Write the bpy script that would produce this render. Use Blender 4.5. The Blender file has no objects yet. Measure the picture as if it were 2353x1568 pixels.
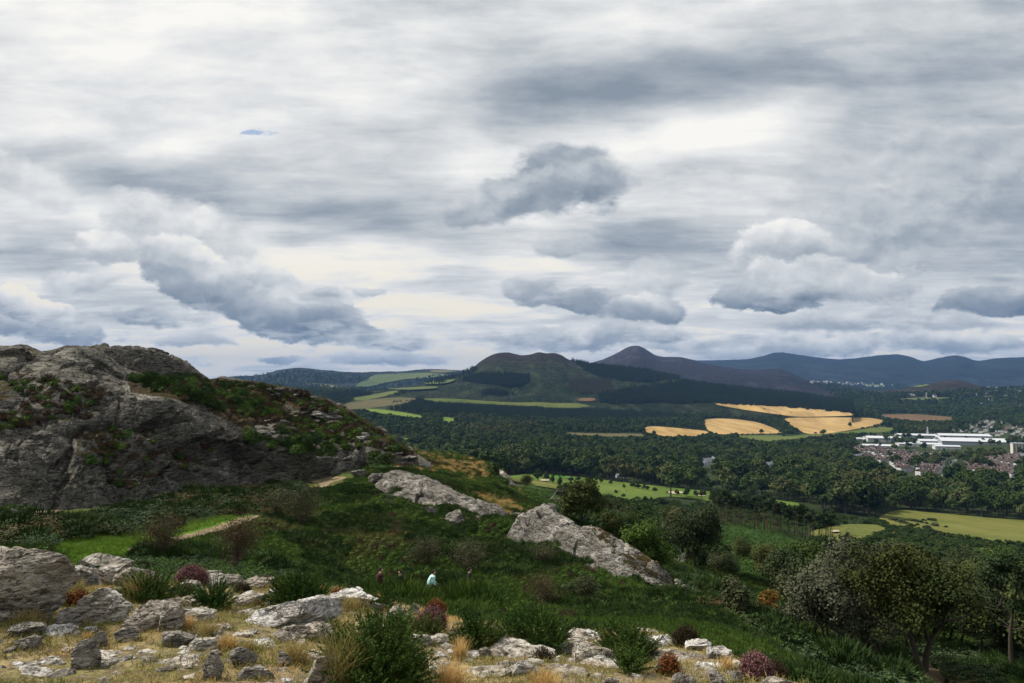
import bpy, bmesh, math, random
import numpy as np
from mathutils import Vector, Matrix
from mathutils.bvhtree import BVHTree
from mathutils.geometry import delaunay_2d_cdt

random.seed(7)
SC = bpy.context.scene
COL = SC.collection
R = math.radians

# ------------------------------------------------------------------ camera
CAMZ = 190.0
FPX = 1744.0            # focal length in the picture units used below (2352 x 1568)
PITCH = math.atan(89 / FPX)
cam_d = bpy.data.cameras.new('camera')
cam = bpy.data.objects.new('camera', cam_d)
COL.objects.link(cam)
cam.location = (0, 0, CAMZ)
cam.rotation_euler = (math.pi / 2 + PITCH, 0, 0)
cam_d.sensor_width = 36
cam_d.lens = 36 * FPX / 2352
cam_d.clip_start = 0.1
cam_d.clip_end = 60000
SC.camera = cam

CP, SP = math.cos(PITCH), math.sin(PITCH)


def ray(px, py):
    xc = (px - 1176) / FPX
    yc = -(py - 784) / FPX
    return np.array([xc, CP - yc * SP, SP + yc * CP])


def project(P):
    P = np.asarray(P, float)
    x, y, z = P[..., 0], P[..., 1], P[..., 2] - CAMZ
    f = y * CP + z * SP
    u = -y * SP + z * CP
    f = np.where(f < 0.01, 0.01, f)
    return 1176 + FPX * x / f, 784 - FPX * u / f


def at(px, py, r):
    d = ray(px, py)
    return np.array([0, 0, CAMZ]) + d * (r / math.hypot(d[0], d[1]))


# ------------------------------------------------------------------ world
W = bpy.data.worlds.new('World')
SC.world = W
W.use_nodes = True
NT = W.node_tree
for n in list(NT.nodes):
    NT.nodes.remove(n)


class G:
    """small helper to write node graphs"""
    def __init__(s, nt):
        s.nt = nt

    def n(s, t, **kw):
        nd = s.nt.nodes.new(t)
        for k, v in kw.items():
            setattr(nd, k, v)
        return nd

    def put(s, nd, i, v):
        if v is None:
            return
        sock = nd.inputs[i]
        if isinstance(v, bpy.types.NodeSocket):
            s.nt.links.new(v, sock)
        else:
            sock.default_value = v

    def m(s, op, a, b=None, c=None, clamp=False):
        nd = s.n('ShaderNodeMath', operation=op, use_clamp=clamp)
        s.put(nd, 0, a); s.put(nd, 1, b); s.put(nd, 2, c)
        return nd.outputs[0]

    def vm(s, op, a, b=None, scale=None):
        nd = s.n('ShaderNodeVectorMath', operation=op)
        s.put(nd, 0, a); s.put(nd, 1, b)
        if scale is not None:
            s.put(nd, 'Scale', scale)
        return nd.outputs['Value'] if op in ('LENGTH', 'DOT_PRODUCT', 'DISTANCE') else nd.outputs[0]

    def mr(s, v, a, b, c=0.0, d=1.0, smooth=True):
        nd = s.n('ShaderNodeMapRange', interpolation_type='SMOOTHSTEP' if smooth else 'LINEAR')
        s.put(nd, 0, v)
        for i, x in enumerate((a, b, c, d)):
            s.put(nd, i + 1, x)
        return nd.outputs[0]

    def noise(s, vec, scale, detail=4, rough=0.5, dist=0.0, kind='FBM', col=False, dim='3D'):
        nd = s.n('ShaderNodeTexNoise', noise_dimensions=dim)
        nd.noise_type = kind
        s.put(nd, 'Vector', vec)
        nd.inputs['Scale'].default_value = scale
        nd.inputs['Detail'].default_value = detail
        nd.inputs['Roughness'].default_value = rough
        nd.inputs['Distortion'].default_value = dist
        return nd.outputs['Color' if col else 'Fac']

    def mapping(s, vec, loc=(0, 0, 0), rot=(0, 0, 0), scale=(1, 1, 1), kind='POINT'):
        nd = s.n('ShaderNodeMapping', vector_type=kind)
        s.put(nd, 0, vec)
        nd.inputs[1].default_value = loc
        nd.inputs[2].default_value = rot
        nd.inputs[3].default_value = scale
        return nd.outputs[0]

    def mixf(s, f, a, b):
        nd = s.n('ShaderNodeMix', data_type='FLOAT')
        s.put(nd, 0, f); s.put(nd, 2, a); s.put(nd, 3, b)
        return nd.outputs[0]

    def mixc(s, f, a, b, mode='MIX'):
        nd = s.n('ShaderNodeMix', data_type='RGBA', blend_type=mode)
        s.put(nd, 0, f)
        for i, v in ((6, a), (7, b)):
            if isinstance(v, (tuple, list)):
                v = tuple(v) + (1.0,) if len(v) == 3 else tuple(v)
            s.put(nd, i, v)
        return nd.outputs[2]

    def ramp(s, f, stops, interp='LINEAR'):
        nd = s.n('ShaderNodeValToRGB')
        cr = nd.color_ramp
        cr.interpolation = interp
        while len(cr.elements) < len(stops):
            cr.elements.new(0.5)
        for e, (p, c) in zip(cr.elements, stops):
            e.position = p
            e.color = tuple(c) + (1.0,)
        s.put(nd, 0, f)
        return nd.outputs[0]


def lin(r, g, b):
    return tuple((c / 255 / 12.92) if c / 255 <= 0.04045 else ((c / 255 + 0.055) / 1.055) ** 2.4 for c in (r, g, b))


SUN_AZ = R(-72)      # measured from the view axis, to the left of it
SUN_EL = R(50)


def build_sky():
    g = G(NT)
    tc = g.n('ShaderNodeTexCoord')
    d = tc.outputs['Generated']
    sp = g.n('ShaderNodeSeparateXYZ')
    g.put(sp, 0, d)
    x, y, z = sp.outputs
    yy = g.m('MAXIMUM', g.m('ABSOLUTE', y), 0.12)
    cb = g.n('ShaderNodeCombineXYZ')
    g.put(cb, 0, g.m('DIVIDE', x, yy)); g.put(cb, 1, g.m('DIVIDE', z, yy))
    P = cb.outputs[0]                      # sky coordinates: tan(azimuth), tan(elevation)
    # sheet of high cloud, seen in perspective
    zz = g.m('ADD', g.m('MAXIMUM', z, 0.0), 0.10)
    cb2 = g.n('ShaderNodeCombineXYZ')
    g.put(cb2, 0, g.m('DIVIDE', x, zz)); g.put(cb2, 1, g.m('DIVIDE', y, zz))
    Q = cb2.outputs[0]
    warp = g.noise(P, 3.0, 3, 0.5, col=True)
    Pw = g.vm('ADD', P, g.vm('SCALE', g.vm('SUBTRACT', warp, (0.5, 0.5, 0.5)), scale=0.10))
    s1 = g.noise(g.mapping(Q, rot=(0, 0, R(8)), scale=(0.62, 1.0, 1)), 1.6, 8, 0.58, 0.5)
    s2 = g.noise(g.mapping(Q, loc=(3, 1, 0), rot=(0, 0, R(-12)), scale=(0.50, 1.15, 1)), 3.0, 7, 0.62, 0.3)
    s3 = g.noise(g.mapping(P, loc=(5, 0, 0), scale=(1.2, 5.5, 1)), 4.2, 6, 0.6, 0.4)
    S = g.m('ADD', 0.72, g.m('MULTIPLY', g.m('SUBTRACT', s1, 0.5), 0.70))
    S = g.m('ADD', S, g.m('MULTIPLY', g.m('SUBTRACT', s2, 0.5), 0.55))
    S = g.m('ADD', S, g.m('MULTIPLY', g.m('SUBTRACT', s3, 0.5), 0.55))
    s5 = g.noise(g.mapping(P, loc=(1, 0, 0), rot=(0, 0, R(-3)), scale=(1.0, 9.0, 1)), 9.0, 7, 0.62, 0.5)
    S = g.m('ADD', S, g.m('MULTIPLY', g.m('SUBTRACT', s5, 0.5), g.mr(cb.inputs[1].links[0].from_socket, 0.10, 0.30, 0.36, 0.06)))
    s4 = g.noise(g.mapping(Pw, loc=(2, 4, 0), scale=(1, 1.6, 1)), 5.5, 8, 0.6)
    S = g.m('ADD', S, g.m('MULTIPLY', g.m('SUBTRACT', s4, 0.5), 0.55))

    def loc(px, py):
        v = ray(px, py)
        return v[0] / v[1], v[2] / v[1]

    def blob(px, py, rx, ry, rot=0, src=Pw):
        u, v = loc(px, py)
        return g.mapping(src, loc=(u, v, 0), rot=(0, 0, R(rot)), scale=(rx / FPX, ry / FPX, 1), kind='TEXTURE')

    # broad light and dark areas of the sheet: px, py, rx, ry, rot, amount
    for px, py, rx, ry, rot, amt in (
            (230, 100, 750, 330, -8, 0.17), (760, 150, 420, 230, -10, 0.10),
            (1560, 180, 860, 160, 3, -0.40), (1350, 235, 430, 95, 2, -0.16), (2200, 200, 480, 320, 0, -0.22),
            (1620, 315, 430, 90, 12, 0.28), (1500, 60, 420, 70, 0, 0.14),
            (880, 520, 520, 90, -8, -0.24), (330, 400, 480, 75, -14, -0.34), (60, 600, 240, 60, 0, -0.26), (130, 480, 420, 60, -6, 0.20),
            (640, 600, 460, 70, 0, 0.30), (880, 700, 520, 90, 0, 0.26), (1150, 590, 400, 60, 0, 0.10),
            (1500, 560, 320, 90, 0, -0.20), (2250, 470, 420, 240, 0, -0.20),
            (700, 800, 1000, 80, 0, 0.34), (1700, 800, 1000, 70, 0, 0.26), (2150, 620, 420, 90, 0, -0.10), (1180, 300, 260, 50, 0, -0.12)):
        q = blob(px, py, rx, ry, rot)
        f = g.mr(g.vm('LENGTH', q), 0.0, 1.0, amt, 0.0)
        S = g.m('ADD', S, f)
    S = g.m('MAXIMUM', g.m('MINIMUM', S, 1.02), 0.20)
    # cumulus
    Pc = g.vm('ADD', P, g.vm('SCALE', g.vm('SUBTRACT', g.noise(g.mapping(P, scale=(1, 1.5, 1)), 9.0, 5, 0.6, col=True), (0.5, 0.5, 0.5)), scale=0.055))
    n1 = g.m('SUBTRACT', g.noise(g.mapping(P, scale=(1, 1.7, 1)), 13.0, 9, 0.60), 0.5)
    bl = g.noise(g.mapping(Pc, scale=(1, 1.5, 1)), 11.0, 6, 0.50)
    bl2 = g.noise(g.mapping(Pc, loc=(0.007, -0.018, 0), scale=(1, 1.5, 1)), 11.0, 6, 0.50)
    relief = g.m('MULTIPLY', g.m('SUBTRACT', bl2, bl), 1.25)
    n2 = g.m('SUBTRACT', bl, 0.5)
    for px, py, rx, ry, rot, dark, light, op in (
            # broad soft ones first
            (2130, 420, 380, 170, 8, 0.36, 0.66, 0.55), (1980, 520, 330, 100, 12, 0.40, 0.74, 0.7),
            (470, 560, 260, 90, -24, 0.52, 0.86, 0.8), (420, 595, 150, 60, -24, 0.46, 0.94, 0.92), (250, 560, 90, 40, -10, 0.5, 0.92, 0.88), (600, 640, 120, 55, -14, 0.45, 0.86, 0.9), (300, 490, 75, 75, 0, 0.62, 0.84, 0.6), (60, 410, 120, 55, -25, 0.60, 0.92, 0.6),
            (440, 655, 130, 55, -18, 0.12, 0.62, 0.9), (190, 640, 100, 30, 0, 0.50, 0.84, 0.8),
            (690, 725, 240, 62, -10, 0.02, 0.74, 0.97), (560, 680, 120, 50, -20, 0.22, 0.72, 0.9), (860, 775, 150, 26, -6, 0.22, 0.66, 0.85),
            (1780, 575, 130, 75, 14, 0.42, 0.96, 0.95), (1900, 650, 260, 60, 0, 0.40, 0.80, 0.9),
            (1490, 650, 110, 60, 20, 0.40, 0.80, 0.8), (1320, 560, 110, 28, 0, 0.40, 0.66, 0.7),
            (1770, 690, 150, 38, 0, 0.04, 0.62, 0.95), (2290, 690, 190, 36, 4, 0.02, 0.60, 0.95), (2080, 740, 300, 30, 0, 0.28, 0.74, 0.8),
            (1225, 668, 75, 34, -6, 0.20, 0.62, 0.9), (1340, 690, 100, 36, -8, 0.14, 0.62, 0.9), (1470, 710, 120, 40, 4, 0.18, 0.70, 0.85),
            (60, 705, 130, 44, -14, 0.18, 0.98, 0.95), (120, 755, 190, 34, -6, 0.16, 0.66, 0.9), (340, 728, 82, 24, -3, 0.22, 0.66, 0.95), (450, 780, 110, 24, 0, 0.34, 0.76, 0.8),
            (1420, 770, 200, 30, 0, 0.22, 0.72, 0.85), (1270, 778, 150, 26, 0, 0.26, 0.74, 0.8), (1640, 800, 220, 20, 0, 0.30, 0.80, 0.8),
            (1900, 795, 200, 26, 0, 0.26, 0.80, 0.85), (2200, 785, 220, 30, 0, 0.30, 0.84, 0.85), (900, 820, 200, 24, 0, 0.34, 0.76, 0.8), (650, 812, 70, 12, 0, 0.3, 0.6, 0.8),
            (760, 680, 40, 14, 0, 0.4, 0.7, 0.8), (850, 675, 40, 13, 0, 0.4, 0.66, 0.8), (1930, 745, 170, 30, 0, 0.22, 0.8, 0.8),
            # the dark isolated one
            (1125, 468, 130, 50, 8, 0.34, 0.62, 0.8), (1325, 398, 152, 80, -8, 0.14, 0.52, 0.97), (1240, 440, 150, 55, 8, 0.26, 0.54, 0.9)):
        q = blob(px, py, rx, ry, rot, Pc)
        l = g.vm('LENGTH', q)
        crisp = op >= 0.85 and ry > 30 and not (1100 < px < 1340 and py < 480)
        mask = g.mr(g.m('ADD', l, g.m('MULTIPLY', n1, 1.5 if crisp else 1.3)), 1.0 if crisp else 1.08, 0.78 if crisp else 0.62, 0.0, op)
        sq = g.n('ShaderNodeSeparateXYZ')
        g.put(sq, 0, q)
        val = g.mr(g.m('ADD', sq.outputs[1], g.m('MULTIPLY', n2, 1.3)), -0.85, 1.0, dark, light)
        S = g.mixf(mask, S, g.m('ADD', val, relief))
    # small broken cumulus low over the horizon
    lowm = g.noise(g.mapping(P, loc=(1.3, 0, 0), scale=(1, 3.6, 1)), 8.0, 8, 0.58)
    band = g.mr(g.m('ABSOLUTE', g.m('SUBTRACT', cb.inputs[1].links[0].from_socket, 0.05)), 0.01, 0.12, 1.0, 0.0)
    S = g.mixf(g.m('MULTIPLY', g.mr(lowm, 0.50, 0.60), g.m('MULTIPLY', band, 0.65)), S,
               g.m('ADD', g.mr(lowm, 0.52, 0.74, 0.80, 0.34), relief))
    colr = g.ramp(S, ((0.0, lin(110, 125, 143)), (0.22, lin(140, 151, 163)), (0.42, lin(168, 176, 185)),
                      (0.64, lin(203, 207, 210)), (0.82, lin(230, 231, 231)), (1.0, lin(251, 249, 244))))
    # warm light through the breaks low in the sky
    wv = g.mr(g.m('ABSOLUTE', g.m('SUBTRACT', cb.inputs[1].links[0].from_socket, 0.07)), 0.02, 0.17, 0.75, 0.0)
    warm = g.m('MULTIPLY', wv, g.mr(S, 0.76, 1.0))
    colr = g.mixc(warm, colr, lin(250, 240, 218))
    # a gap of blue
    q = blob(585, 303, 95, 12, -2, P)
    sky = g.n('ShaderNodeTexSky', sky_type='NISHITA', sun_disc=False)
    sky.sun_elevation = SUN_EL
    sky.sun_rotation = -SUN_AZ
    gap = g.mr(g.m('ADD', g.vm('LENGTH', q), g.m('MULTIPLY', g.noise(g.mapping(P, scale=(1, 2.6, 1)), 45.0, 6, 0.6), 2.2)), 1.65, 1.25, 0.0, 0.75)
    bg1 = g.n('ShaderNodeBackground'); g.put(bg1, 0, colr); bg1.inputs[1].default_value = 0.84
    bg2 = g.n('ShaderNodeBackground'); g.put(bg2, 0, sky.outputs[0]); bg2.inputs[1].default_value = 0.13
    mx = g.n('ShaderNodeMixShader')
    g.put(mx, 0, gap); g.put(mx, 1, bg1.outputs[0]); g.put(mx, 2, bg2.outputs[0])
    out = g.n('ShaderNodeOutputWorld')
    g.put(out, 0, mx.outputs[0])


build_sky()
W.cycles.sampling_method = 'MANUAL'
W.cycles.sample_map_resolution = 512

sun_d = bpy.data.lights.new('sun', 'SUN')
sun_d.energy = 4.8
sun_d.angle = R(7)
sun_d.color = (1.0, 0.93, 0.82)
sun = bpy.data.objects.new('sun', sun_d)
COL.objects.link(sun)
sdir = Vector((math.sin(SUN_AZ) * math.cos(SUN_EL), math.cos(SUN_AZ) * math.cos(SUN_EL), math.sin(SUN_EL)))
sun.rotation_euler = sdir.to_track_quat('Z', 'Y').to_euler()
sun.location = (-40, 40, 260)

SC.view_settings.view_transform = 'Standard'
SC.view_settings.look = 'None'
SC.view_settings.exposure = 0.3
SC.view_settings.gamma = 1.0
SC.render.engine = 'CYCLES'
SC.cycles.use_denoising = True
SC.cycles.max_bounces = 4
SC.cycles.diffuse_bounces = 2
SC.cycles.glossy_bounces = 1
SC.cycles.transmission_bounces = 2
SC.cycles.volume_bounces = 0
SC.cycles.transparent_max_bounces = 6
SC.cycles.use_adaptive_sampling = True
SC.cycles.adaptive_threshold = 0.02


# ------------------------------------------------------------------ numeric noise
def _hash(ix, iy, iz, seed):
    h = (ix.astype(np.int64) * 374761393 + iy.astype(np.int64) * 668265263 + iz.astype(np.int64) * 2147483647 + seed * 1274126177) & 0xffffffff
    h = ((h ^ (h >> 13)) * 1274126177) & 0xffffffff
    h = ((h ^ (h >> 16)) * 2246822519) & 0xffffffff
    return ((h ^ (h >> 15)) & 0xffffff) / float(0xffffff)


def vnoise(p, seed=0):
    """value noise, -1..1"""
    f = np.floor(p).astype(np.int64)
    t = p - f
    t = t * t * t * (t * (t * 6 - 15) + 10)
    res = 0
    for dx in (0, 1):
        wx = t[:, 0] if dx else 1 - t[:, 0]
        for dy in (0, 1):
            wy = t[:, 1] if dy else 1 - t[:, 1]
            for dz in (0, 1):
                wz = t[:, 2] if dz else 1 - t[:, 2]
                res = res + wx * wy * wz * _hash(f[:, 0] + dx, f[:, 1] + dy, f[:, 2] + dz, seed)
    return res * 2 - 1


def fbm(p, octaves=4, seed=0, gain=0.5, lac=2.03):
    a, s, tot = 1.0, 0, 0
    for i in range(octaves):
        s = s + a * vnoise(p * lac ** i + 17.3 * i, seed + i)
        tot += a
        a *= gain
    return s / tot


def ridged(p, octaves=4, seed=0):
    a, s, tot = 1.0, 0, 0
    for i in range(octaves):
        s = s + a * (1 - np.abs(vnoise(p * 2.07 ** i + 9.1 * i, seed + i)) * 2)
        tot += a
        a *= 0.5
    return s / tot


def cells(p, seed=0):
    """returns F1, F2 and the random value of the nearest cell"""
    f = np.floor(p).astype(np.int64)
    n = len(p)
    f1 = np.full(n, 9.0); f2 = np.full(n, 9.0); rv = np.zeros(n); fac = np.zeros(n)
    for dx in (-1, 0, 1):
        for dy in (-1, 0, 1):
            for dz in (-1, 0, 1):
                cx, cy, cz = f[:, 0] + dx, f[:, 1] + dy, f[:, 2] + dz
                a = _hash(cx, cy, cz, seed + 1); b = _hash(cx, cy, cz, seed + 2); c = _hash(cx, cy, cz, seed + 3)
                q = np.stack([cx + a, cy + b, cz + c], 1)
                dd = np.sqrt(((q - p) ** 2).sum(1))
                near = dd < f1
                f2 = np.where(near, f1, np.minimum(f2, dd))
                h4 = _hash(cx, cy, cz, seed + 4)
                rv = np.where(near, h4, rv)
                g1 = _hash(cx, cy, cz, seed + 5) * 2 - 1; g2 = _hash(cx, cy, cz, seed + 6) * 2 - 1; g3 = _hash(cx, cy, cz, seed + 8) * 2 - 1
                dv = p - q
                fac = np.where(near, dv[:, 0] * g1 + dv[:, 1] * g2 + dv[:, 2] * g3, fac)
                f1 = np.where(near, dd, f1)
    return f1, f2, rv, fac


# ------------------------------------------------------------------ mesh helpers
def mesh_np(name, V, F, mats=(), midx=None, smooth=False):
    V = np.asarray(V, np.float32)
    F = np.asarray(F, np.int32)
    me = bpy.data.meshes.new(name)
    me.vertices.add(len(V))
    me.vertices.foreach_set('co', V.ravel())
    k = F.shape[1]
    me.loops.add(F.size)
    me.loops.foreach_set('vertex_index', F.ravel())
    me.polygons.add(len(F))
    me.polygons.foreach_set('loop_start', np.arange(0, F.size, k, dtype=np.int32))
    me.polygons.foreach_set('loop_total', np.full(len(F), k, np.int32))
    for m in mats:
        me.materials.append(m)
    if midx is not None:
        me.polygons.foreach_set('material_index', np.asarray(midx, np.int32))
    me.polygons.foreach_set('use_smooth', np.full(len(F), smooth, bool))
    me.update(calc_edges=True)
    me.validate()
    return me


def link(name, me, parent=None, loc=None, rotz=None):
    o = bpy.data.objects.new(name, me)
    COL.objects.link(o)
    if parent is not None:
        o.parent = parent
    if loc is not None:
        o.location = loc
    if rotz is not None:
        o.rotation_euler = (0, 0, rotz)
    return o


def tag(o, label=None, cat=None, group=None, kind=None):
    if label: o['label'] = label
    if cat: o['category'] = cat
    if group: o['group'] = group
    if kind: o['kind'] = kind
    return o


def grid_faces(nr, nc, wrap=False):
    i, j = np.meshgrid(np.arange(nr - 1), np.arange(nc if wrap else nc - 1), indexing='ij')
    j2 = (j + 1) % nc
    return np.stack([i * nc + j, i * nc + j2, (i + 1) * nc + j2, (i + 1) * nc + j], -1).reshape(-1, 4)


def pchip(xk, yk, x):
    """monotone cubic through columns: xk, yk are (K, n); x is (m,) or (m, n); returns (m, n)"""
    K, n = xk.shape
    h = np.diff(xk, axis=0)
    dl = np.diff(yk, axis=0) / h
    mm = np.zeros_like(yk)
    w1 = 2 * h[1:] + h[:-1]
    w2 = h[1:] + 2 * h[:-1]
    same = dl[1:] * dl[:-1] > 0
    with np.errstate(divide='ignore', invalid='ignore'):
        hm = (w1 + w2) / (w1 / dl[:-1] + w2 / dl[1:])
    mm[1:-1] = np.where(same, hm, 0)
    mm[0], mm[-1] = dl[0], dl[-1]
    if x.ndim == 1:
        x = np.repeat(x[:, None], n, 1)
    out = np.empty_like(x)
    for j in range(n):
        k = np.clip(np.searchsorted(xk[:, j], x[:, j]) - 1, 0, K - 2)
        hh = h[k, j]
        t = np.clip((x[:, j] - xk[k, j]) / hh, 0, 1)
        t2, t3 = t * t, t * t * t
        out[:, j] = (2 * t3 - 3 * t2 + 1) * yk[k, j] + (t3 - 2 * t2 + t) * hh * mm[k, j] + (-2 * t3 + 3 * t2) * yk[k + 1, j] + (t3 - t2) * hh * mm[k + 1, j]
    return out


def in_poly(px, py, poly):
    px = np.asarray(px, float); py = np.asarray(py, float)
    ins = np.zeros(px.shape, bool)
    n = len(poly)
    for i in range(n):
        x1, y1 = poly[i]; x2, y2 = poly[(i + 1) % n]
        c = ((y1 > py) != (y2 > py)) & (px < (x2 - x1) * (py - y1) / ((y2 - y1) or 1e-9) + x1)
        ins ^= c
    return ins
# ------------------------------------------------------------------ materials
def new_mat(name):
    m = bpy.data.materials.new(name)
    m.use_nodes = True
    nt = m.node_tree
    g = G(nt)
    b = nt.nodes['Principled BSDF']
    b.inputs['Roughness'].default_value = 0.9
    b.inputs['Specular IOR Level'].default_value = 0.04
    return m, g, b


def pos(g):
    return g.n('ShaderNodeNewGeometry').outputs['Position']


def plain(name, col, rough=0.8, spec=0.2, var=0.12, scale=3.0):
    m, g, b = new_mat(name)
    tc = g.n('ShaderNodeTexCoord')
    f = g.noise(tc.outputs['Object'], scale, 4)
    c = g.mixc(f, tuple(x * (1 - var) for x in col), tuple(min(1, x * (1 + var)) for x in col))
    g.put(b, 'Base Color', c)
    b.inputs['Roughness'].default_value = rough
    b.inputs['Specular IOR Level'].default_value = spec
    return m


def leafmat(name, c1, c2, c3=None, scale=1.0, rough=0.7, trans=0.0, hue=0.35, spec=0.06):
    """foliage: colour differs from plant to plant and in patches through each"""
    m, g, b = new_mat(name)
    oi = g.n('ShaderNodeObjectInfo')
    p = pos(g)
    f = g.noise(p, scale, 3, 0.6)
    f = g.m('ADD', g.mr(f, 0.35, 0.65, 0, 1 - hue), g.m('MULTIPLY', oi.outputs['Random'], hue))
    c = g.mixc(f, c1, c2)
    if c3 is not None:
        f2 = g.mr(g.noise(p, scale * 0.31, 3, 0.6), 0.55, 0.68)
        c = g.mixc(f2, c, c3)
    g.put(b, 'Base Color', c)
    b.inputs['Roughness'].default_value = rough
    b.inputs['Specular IOR Level'].default_value = spec
    if trans > 0:
        t = g.n('ShaderNodeBsdfTranslucent')
        g.put(t, 0, c)
        mx = g.n('ShaderNodeMixShader')
        mx.inputs[0].default_value = trans
        g.put(mx, 1, b.outputs[0]); g.put(mx, 2, t.outputs[0])
        g.put(m.node_tree.nodes['Material Output'], 0, mx.outputs[0])
    return m


def rockmat(name, dark, mid, pale, scale=1.0, pale_amt=0.5, heath=0.0, dip=(R(35), R(20), 0), green=0.0, bump=1.0, attr=False):
    """fractured quartzite: fine strata, lichen, dark cracks; optional heather in flat places"""
    m, g, b = new_mat(name)
    p = pos(g)
    st = g.mapping(p, rot=dip, scale=(scale, scale, scale * 4.5))
    warp = g.noise(p, 0.8 * scale, 4, 0.6, col=True)
    stw = g.vm('ADD', st, g.vm('SCALE', warp, scale=1.6))
    n1 = g.noise(stw, 1.6, 8, 0.68)
    n2 = g.noise(p, 0.45 * scale, 5, 0.6)
    n3 = g.noise(stw, 7.0, 6, 0.7)
    c = g.mixc(g.mr(n1, 0.30, 0.66), dark, mid)
    f = g.m('ADD', g.mr(n3, 0.48, 0.66, 0, 0.55), g.mr(n2, 0.62 - 0.25 * pale_amt, 0.80 - 0.25 * pale_amt, 0, 0.75))
    c = g.mixc(g.m('MULTIPLY', f, g.mr(n1, 0.36, 0.52)), c, pale)
    # lichen specks
    sp = g.mr(g.noise(p, 9.0 * scale, 3, 0.7), 0.66, 0.72, 0, 0.7)
    c = g.mixc(sp, c, tuple(min(0.8, x * 1.25) for x in pale))
    if green:
        c = g.mixc(g.mr(g.noise(p, 0.9 * scale, 4, 0.6), 0.5, 0.7, 0, green), c, (0.10, 0.11, 0.055))
    # cracks
    cn = g.noise(g.mapping(p, rot=dip, scale=(scale * 0.55, scale * 0.9, scale * 2.0)), 0.9, 7, 0.62, 0.4)
    crack = g.mr(g.m('ABSOLUTE', g.m('SUBTRACT', cn, 0.5)), 0.0, 0.011, 1, 0)
    cn2 = g.noise(g.mapping(p, loc=(7, 3, 1), rot=(dip[0] + 1.2, dip[1] - 0.6, 0.8), scale=(scale * 0.5, scale * 0.8, scale * 1.6)), 1.1, 6, 0.6, 0.3)
    crack2 = g.mr(g.m('ABSOLUTE', g.m('SUBTRACT', cn2, 0.5)), 0.0, 0.009, 0.8, 0)
    pits = g.mr(g.noise(stw, 3.1, 6, 0.7), 0.60, 0.68, 0, 0.55)
    ck = g.m('MAXIMUM', g.m('MAXIMUM', crack, crack2), pits)
    c = g.mixc(g.m('MULTIPLY', ck, 0.85), c, tuple(x * 0.14 for x in dark))
    rough = 0.85
    if heath or attr:
        nz = g.n('ShaderNodeSeparateXYZ')
        g.put(nz, 0, g.n('ShaderNodeNewGeometry').outputs['Normal'])
        h1 = g.noise(p, 0.22, 6, 0.68)
        if attr:
            at_ = g.n('ShaderNodeAttribute'); at_.attribute_name = 'heath'
            amt = g.m('ADD', at_.outputs['Fac'], g.m('MULTIPLY', g.m('SUBTRACT', h1, 0.5), 2.4))
            amt = g.m('ADD', amt, g.m('MULTIPLY', g.m('SUBTRACT', g.noise(p, 1.3, 4, 0.65), 0.5), 1.5))
            hm = g.mr(g.m('ADD', amt, g.m('MULTIPLY', g.m('SUBTRACT', nz.outputs[2], 0.72), 0.9)), 0.48, 0.56)
        else:
            hm = g.m('MULTIPLY', g.mr(nz.outputs[2], 0.62, 0.85), g.mr(h1, 0.62 - heath * 0.3, 0.70 - heath * 0.3))
        hc = g.mixc(g.mr(g.noise(p, 2.6, 5, 0.7), 0.38, 0.62), (0.050, 0.026, 0.018), (0.040, 0.042, 0.015))
        hc = g.mixc(g.mr(g.noise(p, 0.5, 4, 0.6), 0.52, 0.66), hc, (0.075, 0.062, 0.022))
        c = g.mixc(hm, c, hc)
    g.put(b, 'Base Color', c)
    b.inputs['Roughness'].default_value = rough
    hgt = g.m('ADD', g.m('MULTIPLY', n1, 0.8), g.m('MULTIPLY', n3, 0.35))
    hgt = g.m('SUBTRACT', hgt, g.m('MULTIPLY', ck, 0.5))
    hgt = g.m('ADD', hgt, g.m('MULTIPLY', g.noise(p, 22 * scale, 4, 0.6), 0.10))
    bp = g.n('ShaderNodeBump')
    bp.inputs['Strength'].default_value = 0.9
    bp.inputs['Distance'].default_value = 0.25 * bump / scale
    g.put(bp, 'Height', hgt)
    g.put(b, 'Normal', bp.outputs[0])
    return m


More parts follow.
